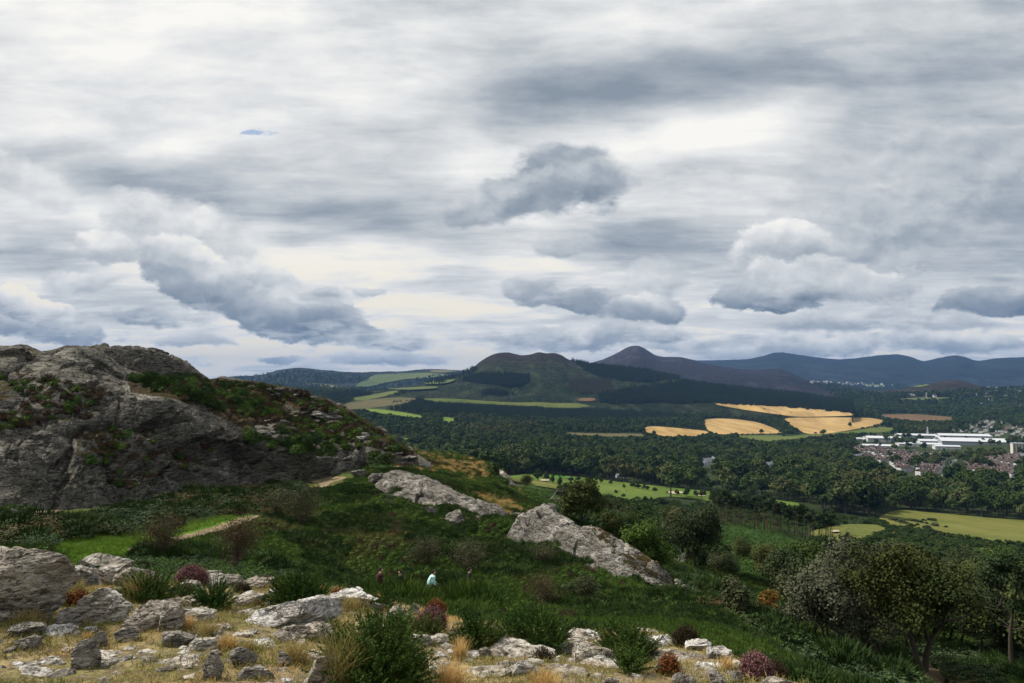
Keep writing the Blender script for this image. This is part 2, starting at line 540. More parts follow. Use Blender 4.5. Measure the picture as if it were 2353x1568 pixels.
def groundmat():
    m, g, b = new_mat('ground_cover')
    p = pos(g)
    a = g.n('ShaderNodeAttribute'); a.attribute_name = 'tint'
    near = g.n('ShaderNodeAttribute'); near.attribute_name = 'near'
    c = a.outputs['Color']
    # patches at three sizes
    k = g.m('ADD', 0.55, g.m('MULTIPLY', g.noise(p, 0.09, 5, 0.65), 0.9))
    c = g.mixc(1.0, c, g.ramp(k, ((0, (0.2,) * 3), (1, (1,) * 3))), 'MULTIPLY')
    far = g.mr(g.noise(p, 0.006, 6, 0.65), 0.35, 0.65, 0.0, 0.55)
    c = g.mixc(far, c, g.mixc(0.5, c, (0.035, 0.05, 0.02)))
    # foreground: dry grass, soil and grit
    s1 = g.noise(p, 1.1, 6, 0.7)
    s2 = g.noise(p, 6.0, 6, 0.75)
    s3 = g.noise(p, 34.0, 4, 0.7)
    dry = g.mixc(g.mr(s1, 0.35, 0.65), (0.17, 0.155, 0.055), (0.36, 0.28, 0.14))
    dry = g.mixc(g.mr(s2, 0.40, 0.60, 0, 0.85), dry, (0.105, 0.080, 0.050))
    dry = g.mixc(g.mr(g.noise(p, 0.7, 5, 0.7), 0.50, 0.62, 0, 0.8), dry, g.mixc(s3, (0.34, 0.28, 0.20), (0.17, 0.13, 0.085)))
    dry = g.mixc(g.mr(s3, 0.56, 0.66, 0, 0.65), dry, (0.36, 0.32, 0.26))
    dry = g.mixc(g.mr(g.noise(p, 15.0, 4, 0.7), 0.56, 0.64, 0, 0.75), dry, (0.045, 0.035, 0.022))
    c = g.mixc(near.outputs['Fac'], c, dry)
    g.put(b, 'Base Color', c)
    bp = g.n('ShaderNodeBump')
    bp.inputs['Strength'].default_value = 0.8
    bp.inputs['Distance'].default_value = 0.05
    g.put(bp, 'Height', g.m('ADD', s2, g.m('MULTIPLY', s3, 0.5)))
    g.put(b, 'Normal', bp.outputs[0])
    return m


def hillmat(name, base, alt, top, top_z0, top_z1, scree=0.0, scale=1.0, scree_col=(0.30, 0.27, 0.27), scree_z0=None):
    m, g, b = new_mat(name)
    p = pos(g)
    sz = g.n('ShaderNodeSeparateXYZ'); g.put(sz, 0, p)
    n1 = g.noise(p, 0.0035 * scale, 7, 0.65)
    n2 = g.noise(p, 0.016 * scale, 6, 0.7)
    c = g.mixc(g.mr(n1, 0.38, 0.62), base, alt)
    c = g.mixc(g.mr(n2, 0.45, 0.65, 0, 0.8), c, tuple(x * 0.40 for x in base))
    n3 = g.noise(g.mapping(p, rot=(0, 0, 0.4), scale=(1, 0.35, 1)), 0.009 * scale, 5, 0.7)
    c = g.mixc(g.mr(n3, 0.52, 0.60, 0, 0.6), c, tuple(min(1, x * 1.9) for x in alt))
    zt = g.m('ADD', sz.outputs[2], g.m('MULTIPLY', g.m('SUBTRACT', n1, 0.5), 110))
    tf = g.mr(zt, top_z0, top_z1)
    c = g.mixc(tf, c, top)
    if scree:
        st = g.mapping(p, rot=(0.3, 0.9, 0.2), scale=(0.012, 0.035, 0.03))
        s = g.noise(st, 1.0, 8, 0.72)
        zz = g.mr(zt, (scree_z0 or top_z0), (scree_z0 or top_z0) + 60)
        sc = g.m('MULTIPLY', g.mr(s, 0.60 - 0.1 * scree, 0.66), zz)
        c = g.mixc(g.m('MULTIPLY', sc, 0.8), c, scree_col)
    g.put(b, 'Base Color', c)
    bp = g.n('ShaderNodeBump')
    bp.inputs['Strength'].default_value = 0.8
    bp.inputs['Distance'].default_value = 26.0
    g.put(bp, 'Height', n2)
    g.put(b, 'Normal', bp.outputs[0])
    return m


def terraces(P, n, period, seed):
    """aligned ledges: slow rise and quick drop along the bedding"""
    s = P @ (np.array(n) / np.linalg.norm(n)) / period + fbm(P / (period * 3.0), 3, seed) * 0.9
    t = s - np.floor(s)
    k = _hash(np.floor(s), np.zeros(len(s)), np.zeros(len(s)), seed)
    return (np.where(t < 0.86, t / 0.86, (1 - t) / 0.14) - 0.5) * (0.35 + 0.9 * k)


def fieldmat(name, c1, c2, scale=0.02, stripe=None, amp=0.35, rot=0.0):
    m, g, b = new_mat(name)
    p = pos(g)
    f = g.noise(p, scale, 5, 0.6)
    c = g.mixc(g.mr(f, 0.35, 0.65), c1, c2)
    if stripe:
        q = g.mapping(p, rot=(0, 0, rot), scale=(1, 0.12, 1))
        s = g.noise(q, stripe, 3, 0.6)
        c = g.mixc(g.mr(s, 0.42, 0.6, 0, amp), c, tuple(x * 0.62 for x in c1))
    g.put(b, 'Base Color', c)
    return m


M = {}
M['ground'] = groundmat()
M['rock_dark'] = rockmat('weathered_quartzite', (0.042, 0.039, 0.034), (0.135, 0.126, 0.108), (0.46, 0.43, 0.38), 0.55, 0.34, attr=True, green=0.35)
M['rock_mid'] = rockmat('pale_quartzite', (0.060, 0.055, 0.047), (0.21, 0.195, 0.17), (0.60, 0.57, 0.52), 0.8, 0.45, attr=True, green=0.2, dip=(R(20), R(-38), R(20)))
M['rock_near'] = rockmat('lichened_quartzite', (0.12, 0.10, 0.078), (0.44, 0.39, 0.32), (0.76, 0.72, 0.65), 7.0, 0.55, dip=(R(30), R(15), R(30)), green=0.25, bump=1.2)
M['rock_white'] = rockmat('white_quartz', (0.18, 0.16, 0.14), (0.52, 0.49, 0.45), (0.76, 0.74, 0.71), 6.0, 0.9, bump=1.0)
M['rock_grey'] = rockmat('grey_slate_rock', (0.11, 0.10, 0.085), (0.34, 0.31, 0.27), (0.60, 0.57, 0.51), 7.0, 0.35, dip=(R(15), R(50), 0), green=0.2, bump=1.2)
M['bark'] = plain('grey_bark', (0.06, 0.05, 0.04), 0.95, 0.1, 0.35, 6)
M['pinebark'] = plain('pine_bark', (0.10, 0.062, 0.042), 0.95, 0.1, 0.35, 4)
M['dead'] = plain('bleached_dead_wood', (0.36, 0.33, 0.29), 0.9, 0.1, 0.25, 6)
M['twig'] = plain('brown_twig', (0.085, 0.06, 0.045), 0.9, 0.1, 0.3, 6)
M['white'] = plain('white_render', (0.52, 0.52, 0.52), 0.8, 0.1, 0.06, 0.4)
M['cream'] = plain('cream_render', (0.55, 0.52, 0.46), 0.8, 0.3, 0.08, 0.4)
M['roofbrown'] = plain('brown_roof_tiles', (0.085, 0.064, 0.058), 0.9, 0.05, 0.25, 0.8)
M['roofgrey'] = plain('slate_roof_tiles', (0.17, 0.18, 0.20), 0.9, 0.2, 0.2, 0.8)
M['metalroof'] = plain('pale_metal_roof', (0.46, 0.48, 0.52), 0.6, 0.3, 0.06, 0.1)
M['greyclad'] = plain('grey_cladding', (0.30, 0.32, 0.34), 0.6, 0.3, 0.1, 0.1)
M['blueclad'] = plain('blue_cladding', (0.10, 0.24, 0.45), 0.6, 0.3, 0.1, 0.1)
M['glass'] = plain('dark_window_glass', (0.03, 0.035, 0.045), 0.15, 0.5, 0.1, 1)
M['asphalt'] = plain('asphalt', (0.11, 0.11, 0.12), 0.9, 0.2, 0.1, 0.4)
M['sand'] = plain('bunker_sand', (0.36, 0.31, 0.21), 0.95, 0.1, 0.08, 0.4)
M['pathmat'] = fieldmat('trodden_gravel', (0.22, 0.17, 0.11), (0.14, 0.115, 0.065), 0.9)
M['steel'] = plain('galvanised_steel', (0.42, 0.43, 0.44), 0.5, 0.5, 0.1, 1)
M['wood'] = plain('weathered_wood', (0.06, 0.045, 0.032), 0.9, 0.2, 0.3, 4)
M['wheat'] = fieldmat('wheat_stubble', (0.34, 0.225, 0.085), (0.40, 0.28, 0.125), 0.004, 0.035, 0.55, 0.5)
M['stubble_b'] = fieldmat('brown_stubble', (0.10, 0.065, 0.035), (0.13, 0.085, 0.045), 0.004, 0.05, 0.3, 0.8)
M['tan'] = fieldmat('dull_olive_field', (0.085, 0.078, 0.034), (0.10, 0.09, 0.042), 0.004, 0.05, 0.2, 0.8)
M['pasture'] = fieldmat('green_pasture', (0.070, 0.095, 0.024), (0.10, 0.115, 0.032), 0.006, 0.05, 0.25, 1.0)
M['brightg'] = fieldmat('bright_pasture', (0.095, 0.150, 0.022), (0.12, 0.17, 0.032), 0.006, 0.05, 0.15, 1.0)
M['fairway'] = fieldmat('mown_fairway', (0.070, 0.118, 0.022), (0.105, 0.145, 0.030), 0.012, 0.06, 0.4, 1.2)
M['green'] = fieldmat('putting_green', (0.055, 0.13, 0.022), (0.065, 0.15, 0.026), 0.02)
M['meadow'] = fieldmat('yellow_meadow', (0.135, 0.135, 0.036), (0.090, 0.108, 0.026), 0.012, 0.10, 0.35, 1.3)
M['farfield'] = fieldmat('far_pasture', (0.055, 0.080, 0.028), (0.08, 0.10, 0.036), 0.003)
M['fartan'] = fieldmat('far_tan_field', (0.13, 0.115, 0.05), (0.10, 0.10, 0.045), 0.003)
M['water'] = plain('pond_water', (0.06, 0.07, 0.07), 0.06, 0.8, 0.05, 0.1)

# ------------------------------------------------------------------ the ground: one sheet from under the camera to beyond the hills
# each line is a contour of the land as seen from the hilltop: (px, py, distance)
def L(rr, *pts):
    return [(p[0], p[1], p[2] if len(p) > 2 else rr) for p in pts]


GL = [
    [(-500, None, 0.4, -1.65), (2900, None, 0.4, -1.65)],
    [(-500, None, 2.2, -1.66), (1200, None, 2.2, -1.70), (2900, None, 2.2, -1.95)],
    [(-500, None, 4.6, -1.80), (0, None, 4.6, -1.80), (600, None, 4.6, -1.84), (1200, None, 4.4, -1.92), (1700, None, 4.0, -1.90), (1850, None, 3.7, -1.82), (2352, None, 3.2, -2.2), (2900, None, 3.2, -2.4)],
    L(9, (-500, 1395), (0, 1395, 7.6), (150, 1375, 8.2), (300, 1345, 9.2), (600, 1345, 9.8), (750, 1362, 9.4), (900, 1392, 9.0), (1050, 1425, 8.6), (1150, 1435, 8.4), (1300, 1452, 8.2), (1500, 1468, 8.0), (1600, 1490, 7.2), (1700, 1530, 6.4), (1800, 1568, 5.8), (1950, 1630, 5.2), (2352, 1760, 4.2), (2900, 1800, 4.2)),
    L(13, (-500, 1420, 12), (0, 1415, 12), (300, 1400, 13), (600, 1400, 14), (900, 1440, 13), (1150, 1480, 12), (1500, 1520, 11.5), (1700, 1580, 9.8), (1850, 1640, 8.5), (2100, 1760, 7), (2352, 1830, 6.5), (2900, 1860, 6.5)),
    L(22, (-500, 1300, 28), (0, 1300, 28), (300, 1305, 27), (600, 1335, 26), (900, 1400, 22), (1200, 1432, 21), (1500, 1470, 19), (1700, 1525, 18), (1850, 1575, 17), (2100, 1660, 16), (2352, 1710, 15), (2900, 1760, 15)),
    L(43, (-500, 1232, 45), (0, 1232, 45), (300, 1240, 45), (600, 1275, 43), (850, 1364), (1100, 1372), (1220, 1362), (1500, 1388, 40), (1700, 1425, 40), (1850, 1485, 40), (2100, 1560, 38), (2352, 1610, 37), (2900, 1650, 36)),
    L(80, (-500, 1180, 72), (0, 1180, 72), (300, 1165, 80), (600, 1112, 93), (760, 1095, 96), (900, 1098, 90), (1050, 1145, 80), (1200, 1190, 73), (1500, 1312, 64), (1700, 1378, 64), (1850, 1425, 65), (2100, 1490, 60), (2352, 1525, 60), (2900, 1560, 60)),
    L(150, (-500, 1085, 135), (0, 1085, 135), (300, 1085, 135), (600, 1080, 140), (900, 1062, 150), (1000, 1066, 150), (1100, 1092, 150), (1200, 1138, 140), (1350, 1205, 130), (1500, 1255, 120), (1700, 1305, 120), (1850, 1335, 120), (2100, 1405, 110), (2352, 1440, 110), (2900, 1470, 110)),
    L(260, (-500, 1052, 250), (600, 1052, 250), (900, 1040, 250), (1000, 1046, 250), (1100, 1064, 260), (1200, 1112, 270), (1350, 1152), (1500, 1190), (1700, 1222), (1850, 1250), (2100, 1310), (2352, 1345), (2900, 1370)),
    L(380, (-500, 1110), (900, 1092), (1050, 1085), (1150, 1098), (1200, 1118), (1350, 1150), (1500, 1178), (1700, 1205), (1850, 1222), (2100, 1262), (2352, 1292), (2900, 1310)),
    L(500, (-500, 1125), (900, 1120), (1100, 1112), (1200, 1122), (1350, 1150), (1500, 1172), (1700, 1190), (1850, 1200), (2100, 1233), (2352, 1250), (2900, 1260)),
    L(720, (-500, 1120), (900, 1118), (1100, 1098), (1200, 1096), (1350, 1115), (1500, 1132), (1700, 1145), (1850, 1155), (2100, 1178), (2352, 1200), (2900, 1205)),
    L(1100, (-500, 1050), (600, 1050), (900, 1048), (1200, 1058), (1500, 1075), (1800, 1085), (2100, 1098), (2352, 1110), (2900, 1110)),
    L(1500, (-500, 1000), (600, 1000), (900, 998), (1200, 1012), (1500, 1028), (1800, 1042), (2100, 1052), (2352, 1055), (2900, 1055)),
    L(2000, (-500, 955), (700, 952), (900, 955), (1200, 975), (1500, 992), (1800, 1003), (2100, 1010), (2352, 1010), (2900, 1010)),
    L(2600, (-500, 920), (800, 918), (900, 922), (1200, 938), (1500, 958), (1800, 968), (2100, 978), (2352, 978), (2900, 978)),
    L(3300, (-500, 908), (800, 906), (900, 908), (1200, 920), (1500, 930), (1800, 935), (2000, 945), (2100, 952), (2352, 948), (2900, 948)),
    L(5000, (-500, 897), (900, 897), (1500, 903), (1800, 910), (2100, 918), (2352, 916), (2900, 915)),
    L(8000, (-500, 888), (900, 888), (1500, 890), (1800, 893), (2100, 897), (2352, 900), (2900, 900)),
    L(12000, (-500, 882), (1700, 882), (2352, 886), (2900, 886)),
    L(18000, (-500, 879), (2900, 879)),
    L(32000, (-500, 878), (2900, 878)),
]


def curve_az(c):
    """-> az, log r, z arrays"""
    az, lr, zz = [], [], []
    for p in c:
        d = ray(p[0], p[1] if p[1] is not None else 1300)
        az.append(math.atan2(d[0], d[1]))
        lr.append(math.log(p[2]))
        zz.append(p[3] if p[1] is None else d[2] / math.hypot(d[0], d[1]) * p[2])
    return np.array(az), np.array(lr), np.array(zz)


def smooth_interp(x, xp, fp):
    """pchip in one dimension with flat ends"""
    if len(xp) < 3:
        return np.interp(x, xp, fp)
    xk = xp[:, None]; yk = fp[:, None]
    xc = np.clip(x, xp[0], xp[-1])
    return pchip(xk, yk, xc)[:, 0]


AZ0, AZ1 = math.atan((-330 - 1176) / FPX), math.atan((2700 - 1176) / FPX)
az_in = np.arctan(np.linspace(math.tan(AZ0), math.tan(AZ1), 900))
az_out = np.linspace(AZ1, AZ0 + 2 * math.pi, 70)[1:-1]
AZ = np.concatenate([az_in, az_out])
LR = np.concatenate([np.linspace(math.log(0.4), math.log(3), 12)[:-1], np.linspace(math.log(3), math.log(14), 130)[:-1],
                     np.linspace(math.log(14), math.log(900), 290)[:-1], np.linspace(math.log(900), math.log(31900), 120)])
XK, YK = [], []
AZc = np.where(AZ > math.pi, AZ - 2 * math.pi, AZ)
# behind the camera the land continues as at the nearer edge of the view, blended across
for c in GL:
    a, lr, zz = curve_az(c)
    li, zi = smooth_interp(AZ, a, lr), smooth_interp(AZ, a, zz)
    w = np.clip((AZ - AZ1) / (AZ0 + 2 * math.pi - AZ1), 0, 1)
    w = w * w * (3 - 2 * w)
    XK.append(li * (1 - w) + smooth_interp(np.array([AZ0]), a, lr)[0] * w)
    YK.append(zi * (1 - w) + smooth_interp(np.array([AZ0]), a, zz)[0] * w)
XK, YK = np.array(XK), np.array(YK)
for k in range(1, len(XK)):
    XK[k] = np.maximum(XK[k], XK[k - 1] + 0.02)
GZ = pchip(XK, YK, LR)
rr = np.exp(LR)[:, None] * np.ones((1, len(AZ)))
GX, GY = rr * np.sin(AZ)[None, :], rr * np.cos(AZ)[None, :]
pp = np.stack([GX, GY, np.zeros_like(GX)], -1).reshape(-1, 3)
rf = rr.ravel()
edge_r = np.exp(XK[3])[None, :].repeat(len(LR), 0).ravel()


def sstep(x, a, b):
    t = np.clip((x - a) / (b - a), 0, 1)
    return t * t * (3 - 2 * t)


nz = 0.045 * fbm(pp * 1.7, 5, 3) * (1 - sstep(rf, edge_r, edge_r * 1.4)) * sstep(rf, 1, 3)
nz += 0.10 * fbm(pp * 0.6, 3, 9) * (1 - sstep(rf, edge_r, edge_r * 1.4)) * sstep(rf, 2.5, 5)
nz += 0.85 * fbm(pp / 5.0, 4, 5) * sstep(rf, 16, 26) * (1 - sstep(rf, 150, 300))
nz += 1.6 * fbm(pp / 22.0, 3, 6) * sstep(rf, 60, 120) * (1 - sstep(rf, 500, 800))
nz += 5.0 * fbm(pp / 220.0, 3, 8) * sstep(rf, 1200, 2000) * (1 - sstep(rf, 9000, 12000))
GZf = GZ.ravel() + nz
GV = np.stack([GX.ravel(), GY.ravel(), GZf + CAMZ], 1)
GF = grid_faces(len(LR), len(AZ), wrap=True)[:, ::-1]
ground_me = mesh_np('ground', GV, GF, [M['ground']], smooth=True)
gpx, gpy = project(GV)

# real ground colours, region by region
tint = np.zeros((len(GV), 3)) + np.array((0.018, 0.026, 0.008))
valley = sstep(rf, 600, 900)[:, None]
tint = tint * (1 - valley) + np.array((0.030, 0.042, 0.016)) * valley
wob = fbm(pp / 3.0, 4, 31) * 14
wobx = fbm(pp / 3.0 + 50, 4, 37) * 20
TINTS = [
    # brown / green heath on the far side of the bowl
    ([(880, 1040), (1230, 1040), (1300, 1130), (1260, 1190), (1180, 1170), (1000, 1100), (880, 1080)], (0.085, 0.075, 0.024), 600),
    ([(1000, 1060), (1100, 1070), (1110, 1095), (1010, 1090)], (0.16, 0.12, 0.045), 600),
    ([(1090, 1140), (1150, 1150), (1200, 1180), (1150, 1178)], (0.26, 0.17, 0.06), 600),
    ([(870, 1212), (900, 1205), (945, 1215), (940, 1234), (895, 1236)], (0.24, 0.15, 0.06), 100),
    ([(130, 1245), (330, 1228), (420, 1205), (560, 1180), (600, 1185), (500, 1215), (420, 1240), (330, 1262), (240, 1300), (130, 1310)], (0.075, 0.15, 0.012), 80),
    ([(0, 1195), (180, 1165), (420, 1125), (660, 1092), (820, 1085), (830, 1097), (660, 1108), (420, 1142), (180, 1185), (0, 1212)], (0.060, 0.080, 0.018), 140),
    ([(690, 1110), (800, 1100), (860, 1092), (850, 1110), (760, 1125), (700, 1124)], (0.10, 0.10, 0.03), 140),
    ([(1650, 1200), (1790, 1215), (1860, 1280), (1800, 1360), (1690, 1300)], (0.040, 0.080, 0.020), 700),
    ([(1200, 1100), (1330, 1150), (1420, 1190), (1300, 1190), (1180, 1140)], (0.045, 0.075, 0.018), 700),
]
for poly, colr, rmax in TINTS:
    m_ = in_poly(gpx + wobx, gpy + wob * 0.5, poly) & (rf < rmax) & (rf > 15)
    tint[m_] = colr
ca = ground_me.color_attributes.new('tint', 'FLOAT_COLOR', 'POINT')
ca.data.foreach_set('color', np.concatenate([tint, np.ones((len(tint), 1))], 1).astype(np.float32).ravel())
na = ground_me.attributes.new('near', 'FLOAT', 'POINT')
na.data.foreach_set('value', (1 - sstep(rf, edge_r * 1.02, edge_r * 1.25)).astype(np.float32))
ground = tag(link('ground', ground_me), kind='structure', label='rough hillside and valley floor reaching the horizon')

BV_G = BVHTree.FromPolygons([tuple(v) for v in GV.tolist()], GF.tolist())
ORG = Vector((0, 0, CAMZ))


def gz(x, y):
    h = BV_G.ray_cast(Vector((x, y, 3000)), Vector((0, 0, -1)))
    return h[0].z if h[0] else CAMZ - 100


def gpx_hit(px, py, bv=None):
    d = Vector(ray(px, py)).normalized()
    h = (bv or BV_G).ray_cast(ORG, d)
    return h[0]


# ------------------------------------------------------------------ lofted landforms (hills, crags, ledges)
def resolve(c, base):
    out = []
    for p in c:
        px, py, r = p[0], p[1], p[2]
        if isinstance(r, str):                       # distance behind the foot, where the foot meets the ground
            r = float(np.interp(px, [b[0] for b in base], [b[1] for b in base])) + float(r)
        q = at(px, py, r)
        if len(p) > 3:
            q[2] += p[3]
        out.append(q)
    return np.array(out)


def loft(curves, ncol, nrow, close_down=None):
    """curves: lists of (px, py, r); returns a (nrow, ncol, 3) grid through them"""
    C = []
    base = []
    for p in curves[0]:
        h = gpx_hit(p[0], p[1]) if isinstance(p[2], str) else None
        base.append((p[0], math.hypot(h.x, h.y) if h else 50.0))
    for c in curves:
        P = resolve(c, base)
        pxs = np.array([p[0] for p in c], float)
        t = (pxs - pxs[0]) / (pxs[-1] - pxs[0])
        tt = np.linspace(0, 1, ncol)
        C.append(np.stack([smooth_interp(tt, t, P[:, k]) for k in range(3)], 1))
    C = np.array(C)                                  # K, ncol, 3
    K = len(C)
    seg = np.sqrt(((C[1:] - C[:-1]) ** 2).sum(2)).mean(1)
    s = np.concatenate([[0], np.cumsum(np.maximum(seg, seg.max() * 0.06))])
    s /= s[-1]
    xk = np.repeat(s[:, None], ncol, 1)
    x = np.linspace(0, 1, nrow)
    return np.stack([pchip(xk, C[:, :, k], x) for k in range(3)], -1)


def grid_normals(Gd):
    du = np.gradient(Gd, axis=1); dv = np.gradient(Gd, axis=0)
    n = np.cross(du, dv)
    n /= np.linalg.norm(n, axis=2, keepdims=True) + 1e-9
    n[n[..., 2] < -0.3] *= -1
    return n


def smooth_grid(Gd, it):
    for _ in range(it):
        Gd = Gd.copy()
        Gd[1:-1] = (Gd[:-2] + 2 * Gd[1:-1] + Gd[2:]) / 4
        Gd[:, 1:-1] = (Gd[:, :-2] + 2 * Gd[:, 1:-1] + Gd[:, 2:]) / 4
    return Gd


def rot_basis(ax, ay, az):
    return np.array(Matrix.Rotation(az, 3, 'Z') @ Matrix.Rotation(ay, 3, 'Y') @ Matrix.Rotation(ax, 3, 'X'))


def fracture(P, size, seed, dip=(0.5, 0.3, 0.2), flat=0.5):
    """blocky jointed displacement, metres; P (N,3)"""
    B = rot_basis(*dip)
    q = P @ B
    q = q * np.array([1, 1, 1 / flat])
    w = np.stack([fbm(P / size * 0.8, 3, seed + 11), fbm(P / size * 0.8 + 31, 3, seed + 12), fbm(P / size * 0.8 + 77, 3, seed + 13)], 1)
    out = 0
    for k, (s, a) in enumerate(((size, 1.0), (size * 0.38, 0.27), (size * 0.15, 0.10))):
        f1, f2, rv, fc = cells(q / s + w * 0.45, seed + 7 * k)
        e = np.exp(-((f2 - f1) / 0.06))
        out = out + a * ((rv - 0.5) * 0.55 + fc * 0.75 - e * 0.22)
    return out
M['earth'] = fieldmat('brown_earth', (0.10, 0.072, 0.045), (0.06, 0.05, 0.03), 1.5)
# ------------------------------------------------------------------ distant hills
def hill(name, crest, rc, foot, rf_, back, label, mat, ncol=420, nrow=110, rough=6.0, mids=()):
    cr = [(p[0], p[1], p[2] if len(p) > 2 else rc) for p in crest]
    ft = [(p[0], p[1], rf_) for p in foot]
    bk = [(p[0], p[1] + back, (p[2] if len(p) > 2 else rc) * 1.25) for p in crest]
    fb = [(p[0], p[1] + 60, rf_ * 0.93) for p in foot]
    Gd = loft([fb, ft] + [list(m_) for m_ in mids] + [cr, bk], ncol, nrow)
    Gd = smooth_grid(Gd, 1)
    P = Gd.reshape(-1, 3)
    n = fbm(P / (rough * 45), 5, 5) * rough * 1.2 + ridged(P / (rough * 22), 4, 8) * rough * 0.35
    v = np.linspace(0, 1, nrow)
    # keep the skyline where it is seen: less relief at the crest
    kc = np.argmin(np.abs(v - (Gd[:, ncol // 2, 2].argmax() / nrow)))
    n = n + ridged(P / 38.0, 3, 18) * rough * 0.16 + ridged(P * np.array([1, 0.5, 0.2]) / (rough * 12), 3, 28) * rough * 0.55
    wt = np.repeat((0.22 + 0.78 * np.minimum(1, np.abs(np.arange(nrow) - kc) / 14.0))[:, None], ncol, 1).ravel()
    P = P.copy()
    P[:, 2] += n * wt
    me = mesh_np(name, P, grid_faces(nrow, ncol), [mat], smooth=True)
    o = link(name, me)
    tag(o, label, kind='structure')
    bv = BVHTree.FromPolygons([tuple(v) for v in P.tolist()], grid_faces(nrow, ncol).tolist())
    return o, bv


M['lsl'] = hillmat('heath_hill', (0.010, 0.018, 0.006), (0.022, 0.028, 0.012), (0.020, 0.014, 0.012), 245, 315, scree=0.7, scale=2.2, scree_z0=215, scree_col=(0.085, 0.07, 0.066))
M['gsl'] = hillmat('scree_peak', (0.013, 0.014, 0.014), (0.019, 0.016, 0.018), (0.019, 0.016, 0.020), 180, 300, scree=0.75, scale=1.2, scree_col=(0.15, 0.14, 0.16), scree_z0=300)
M['mtn'] = hillmat('moor_mountain', (0.008, 0.012, 0.012), (0.013, 0.018, 0.018), (0.009, 0.012, 0.015), 350, 560, scale=0.5)
M['lefth'] = hillmat('wooded_hills', (0.008, 0.013, 0.010), (0.016, 0.022, 0.015), (0.020, 0.024, 0.018), 280, 360, scale=0.8)
M['knoll'] = hillmat('heath_knoll', (0.020, 0.018, 0.011), (0.030, 0.025, 0.014), (0.032, 0.019, 0.017), 150, 210, scree=0.3, scale=2.0, scree_col=(0.2, 0.17, 0.16))

hill_far, BV_FAR = hill('mountain_range', [(1350, 868), (1500, 845), (1610, 831), (1700, 828), (1745, 821), (1790, 812), (1830, 817), (1870, 823), (1920, 827), (1960, 825), (2030, 817), (2062, 817), (2095, 823), (2122, 832), (2160, 826), (2195, 820), (2218, 823), (2243, 830), (2290, 824), (2352, 822), (2480, 816), (2700, 830)], 13500,
                        [(1350, 895), (1700, 893), (2000, 893), (2352, 897), (2700, 897)], 8600, 60, 'long blue moorland mountain range on the right horizon', M['mtn'], 520, 120, 26.0)
hill_left, BV_LEFT = hill('wooded_hills', [(300, 880), (480, 872), (540, 866), (600, 863), (640, 851), (690, 847), (760, 853), (830, 858), (870, 856), (920, 855), (980, 849), (1030, 850), (1080, 853), (1200, 860), (1350, 866)], 8800,
                          [(300, 902), (600, 901), (900, 903), (1350, 905)], 5200, 40, 'far blue wooded hills on the left horizon', M['lefth'], 460, 110, 16.0)
hill_gsl, BV_GSL = hill('stony_peak', [(1180, 880), (1290, 850), (1365, 834), (1400, 821), (1422, 810), (1440, 801), (1452, 797), (1463, 796), (1474, 799), (1490, 809), (1508, 819), (1530, 822), (1560, 822), (1585, 827), (1620, 836), (1660, 843), (1700, 849), (1735, 851), (1762, 849), (1785, 848), (1812, 855), (1840, 868), (1880, 880), (1960, 893), (2050, 903)], 7300,
                        [(1180, 910), (1500, 912), (1850, 912), (2050, 914)], 4600, 90, 'grey stony cone peak behind the heath hill', M['gsl'], 480, 120, 16.0)
hill_knoll, BV_KN = hill('heath_knoll', [(1840, 906), (1930, 900), (2020, 897), (2070, 893), (2120, 883), (2160, 877), (2190, 873), (2212, 876), (2240, 884), (2280, 890), (2352, 893), (2470, 900)], 5200,
                         [(1840, 922), (2150, 923), (2470, 922)], 3900, 60, 'low brown heath knoll in front of the mountain range', M['knoll'], 260, 70, 9.0)
hill_lsl, BV_LSL = hill('heath_hill', [(700, 912), (820, 902), (900, 895), (960, 884), (1000, 872), (1050, 859), (1085, 845), (1108, 828), (1128, 817), (1146, 812), (1166, 811), (1184, 815), (1199, 818), (1215, 816), (1238, 810), (1256, 813), (1270, 812), (1288, 816), (1309, 828), (1345, 835), (1400, 842), (1470, 850), (1530, 861), (1565, 869), (1640, 885), (1720, 894), (1800, 904), (1870, 913), (1960, 925)], 4100,
                        [(700, 925), (900, 922), (1200, 930), (1500, 936), (1800, 940), (1960, 945)], 2750, 110, 'brown and green heath hill with two rocky tops', M['lsl'], 620, 150, 11.0)

ALLBV = [BV_G, BV_LSL, BV_GSL, BV_KN, BV_LEFT, BV_FAR]


def hit_all(px, py, rmin=0.0, bvs=None):
    d = Vector(ray(px, py)).normalized()
    o = ORG + d * rmin
    best = None
    for bv in (bvs or ALLBV):
        h = bv.ray_cast(o, d)
        if h[0] is not None and (best is None or h[3] < best[1]):
            best = (h[0], h[3], bv)
    return best


def top_all(x, y, bvs):
    z = None
    for bv in bvs:
        h = bv.ray_cast(Vector((x, y, 4000)), Vector((0, 0, -1)))
        if h[0] is not None and (z is None or h[0].z > z):
            z = h[0].z
    return z


FIELDS = []      # outlines kept clear of trees


def densify(poly, step):
    out = []
    n = len(poly)
    for i in range(n):
        a, b = poly[i], poly[(i + 1) % n]
        k = max(1, int(math.hypot(b[0] - a[0], b[1] - a[1]) / step))
        for j in range(k):
            out.append((a[0] + (b[0] - a[0]) * j / k, a[1] + (b[1] - a[1]) * j / k))
    return out


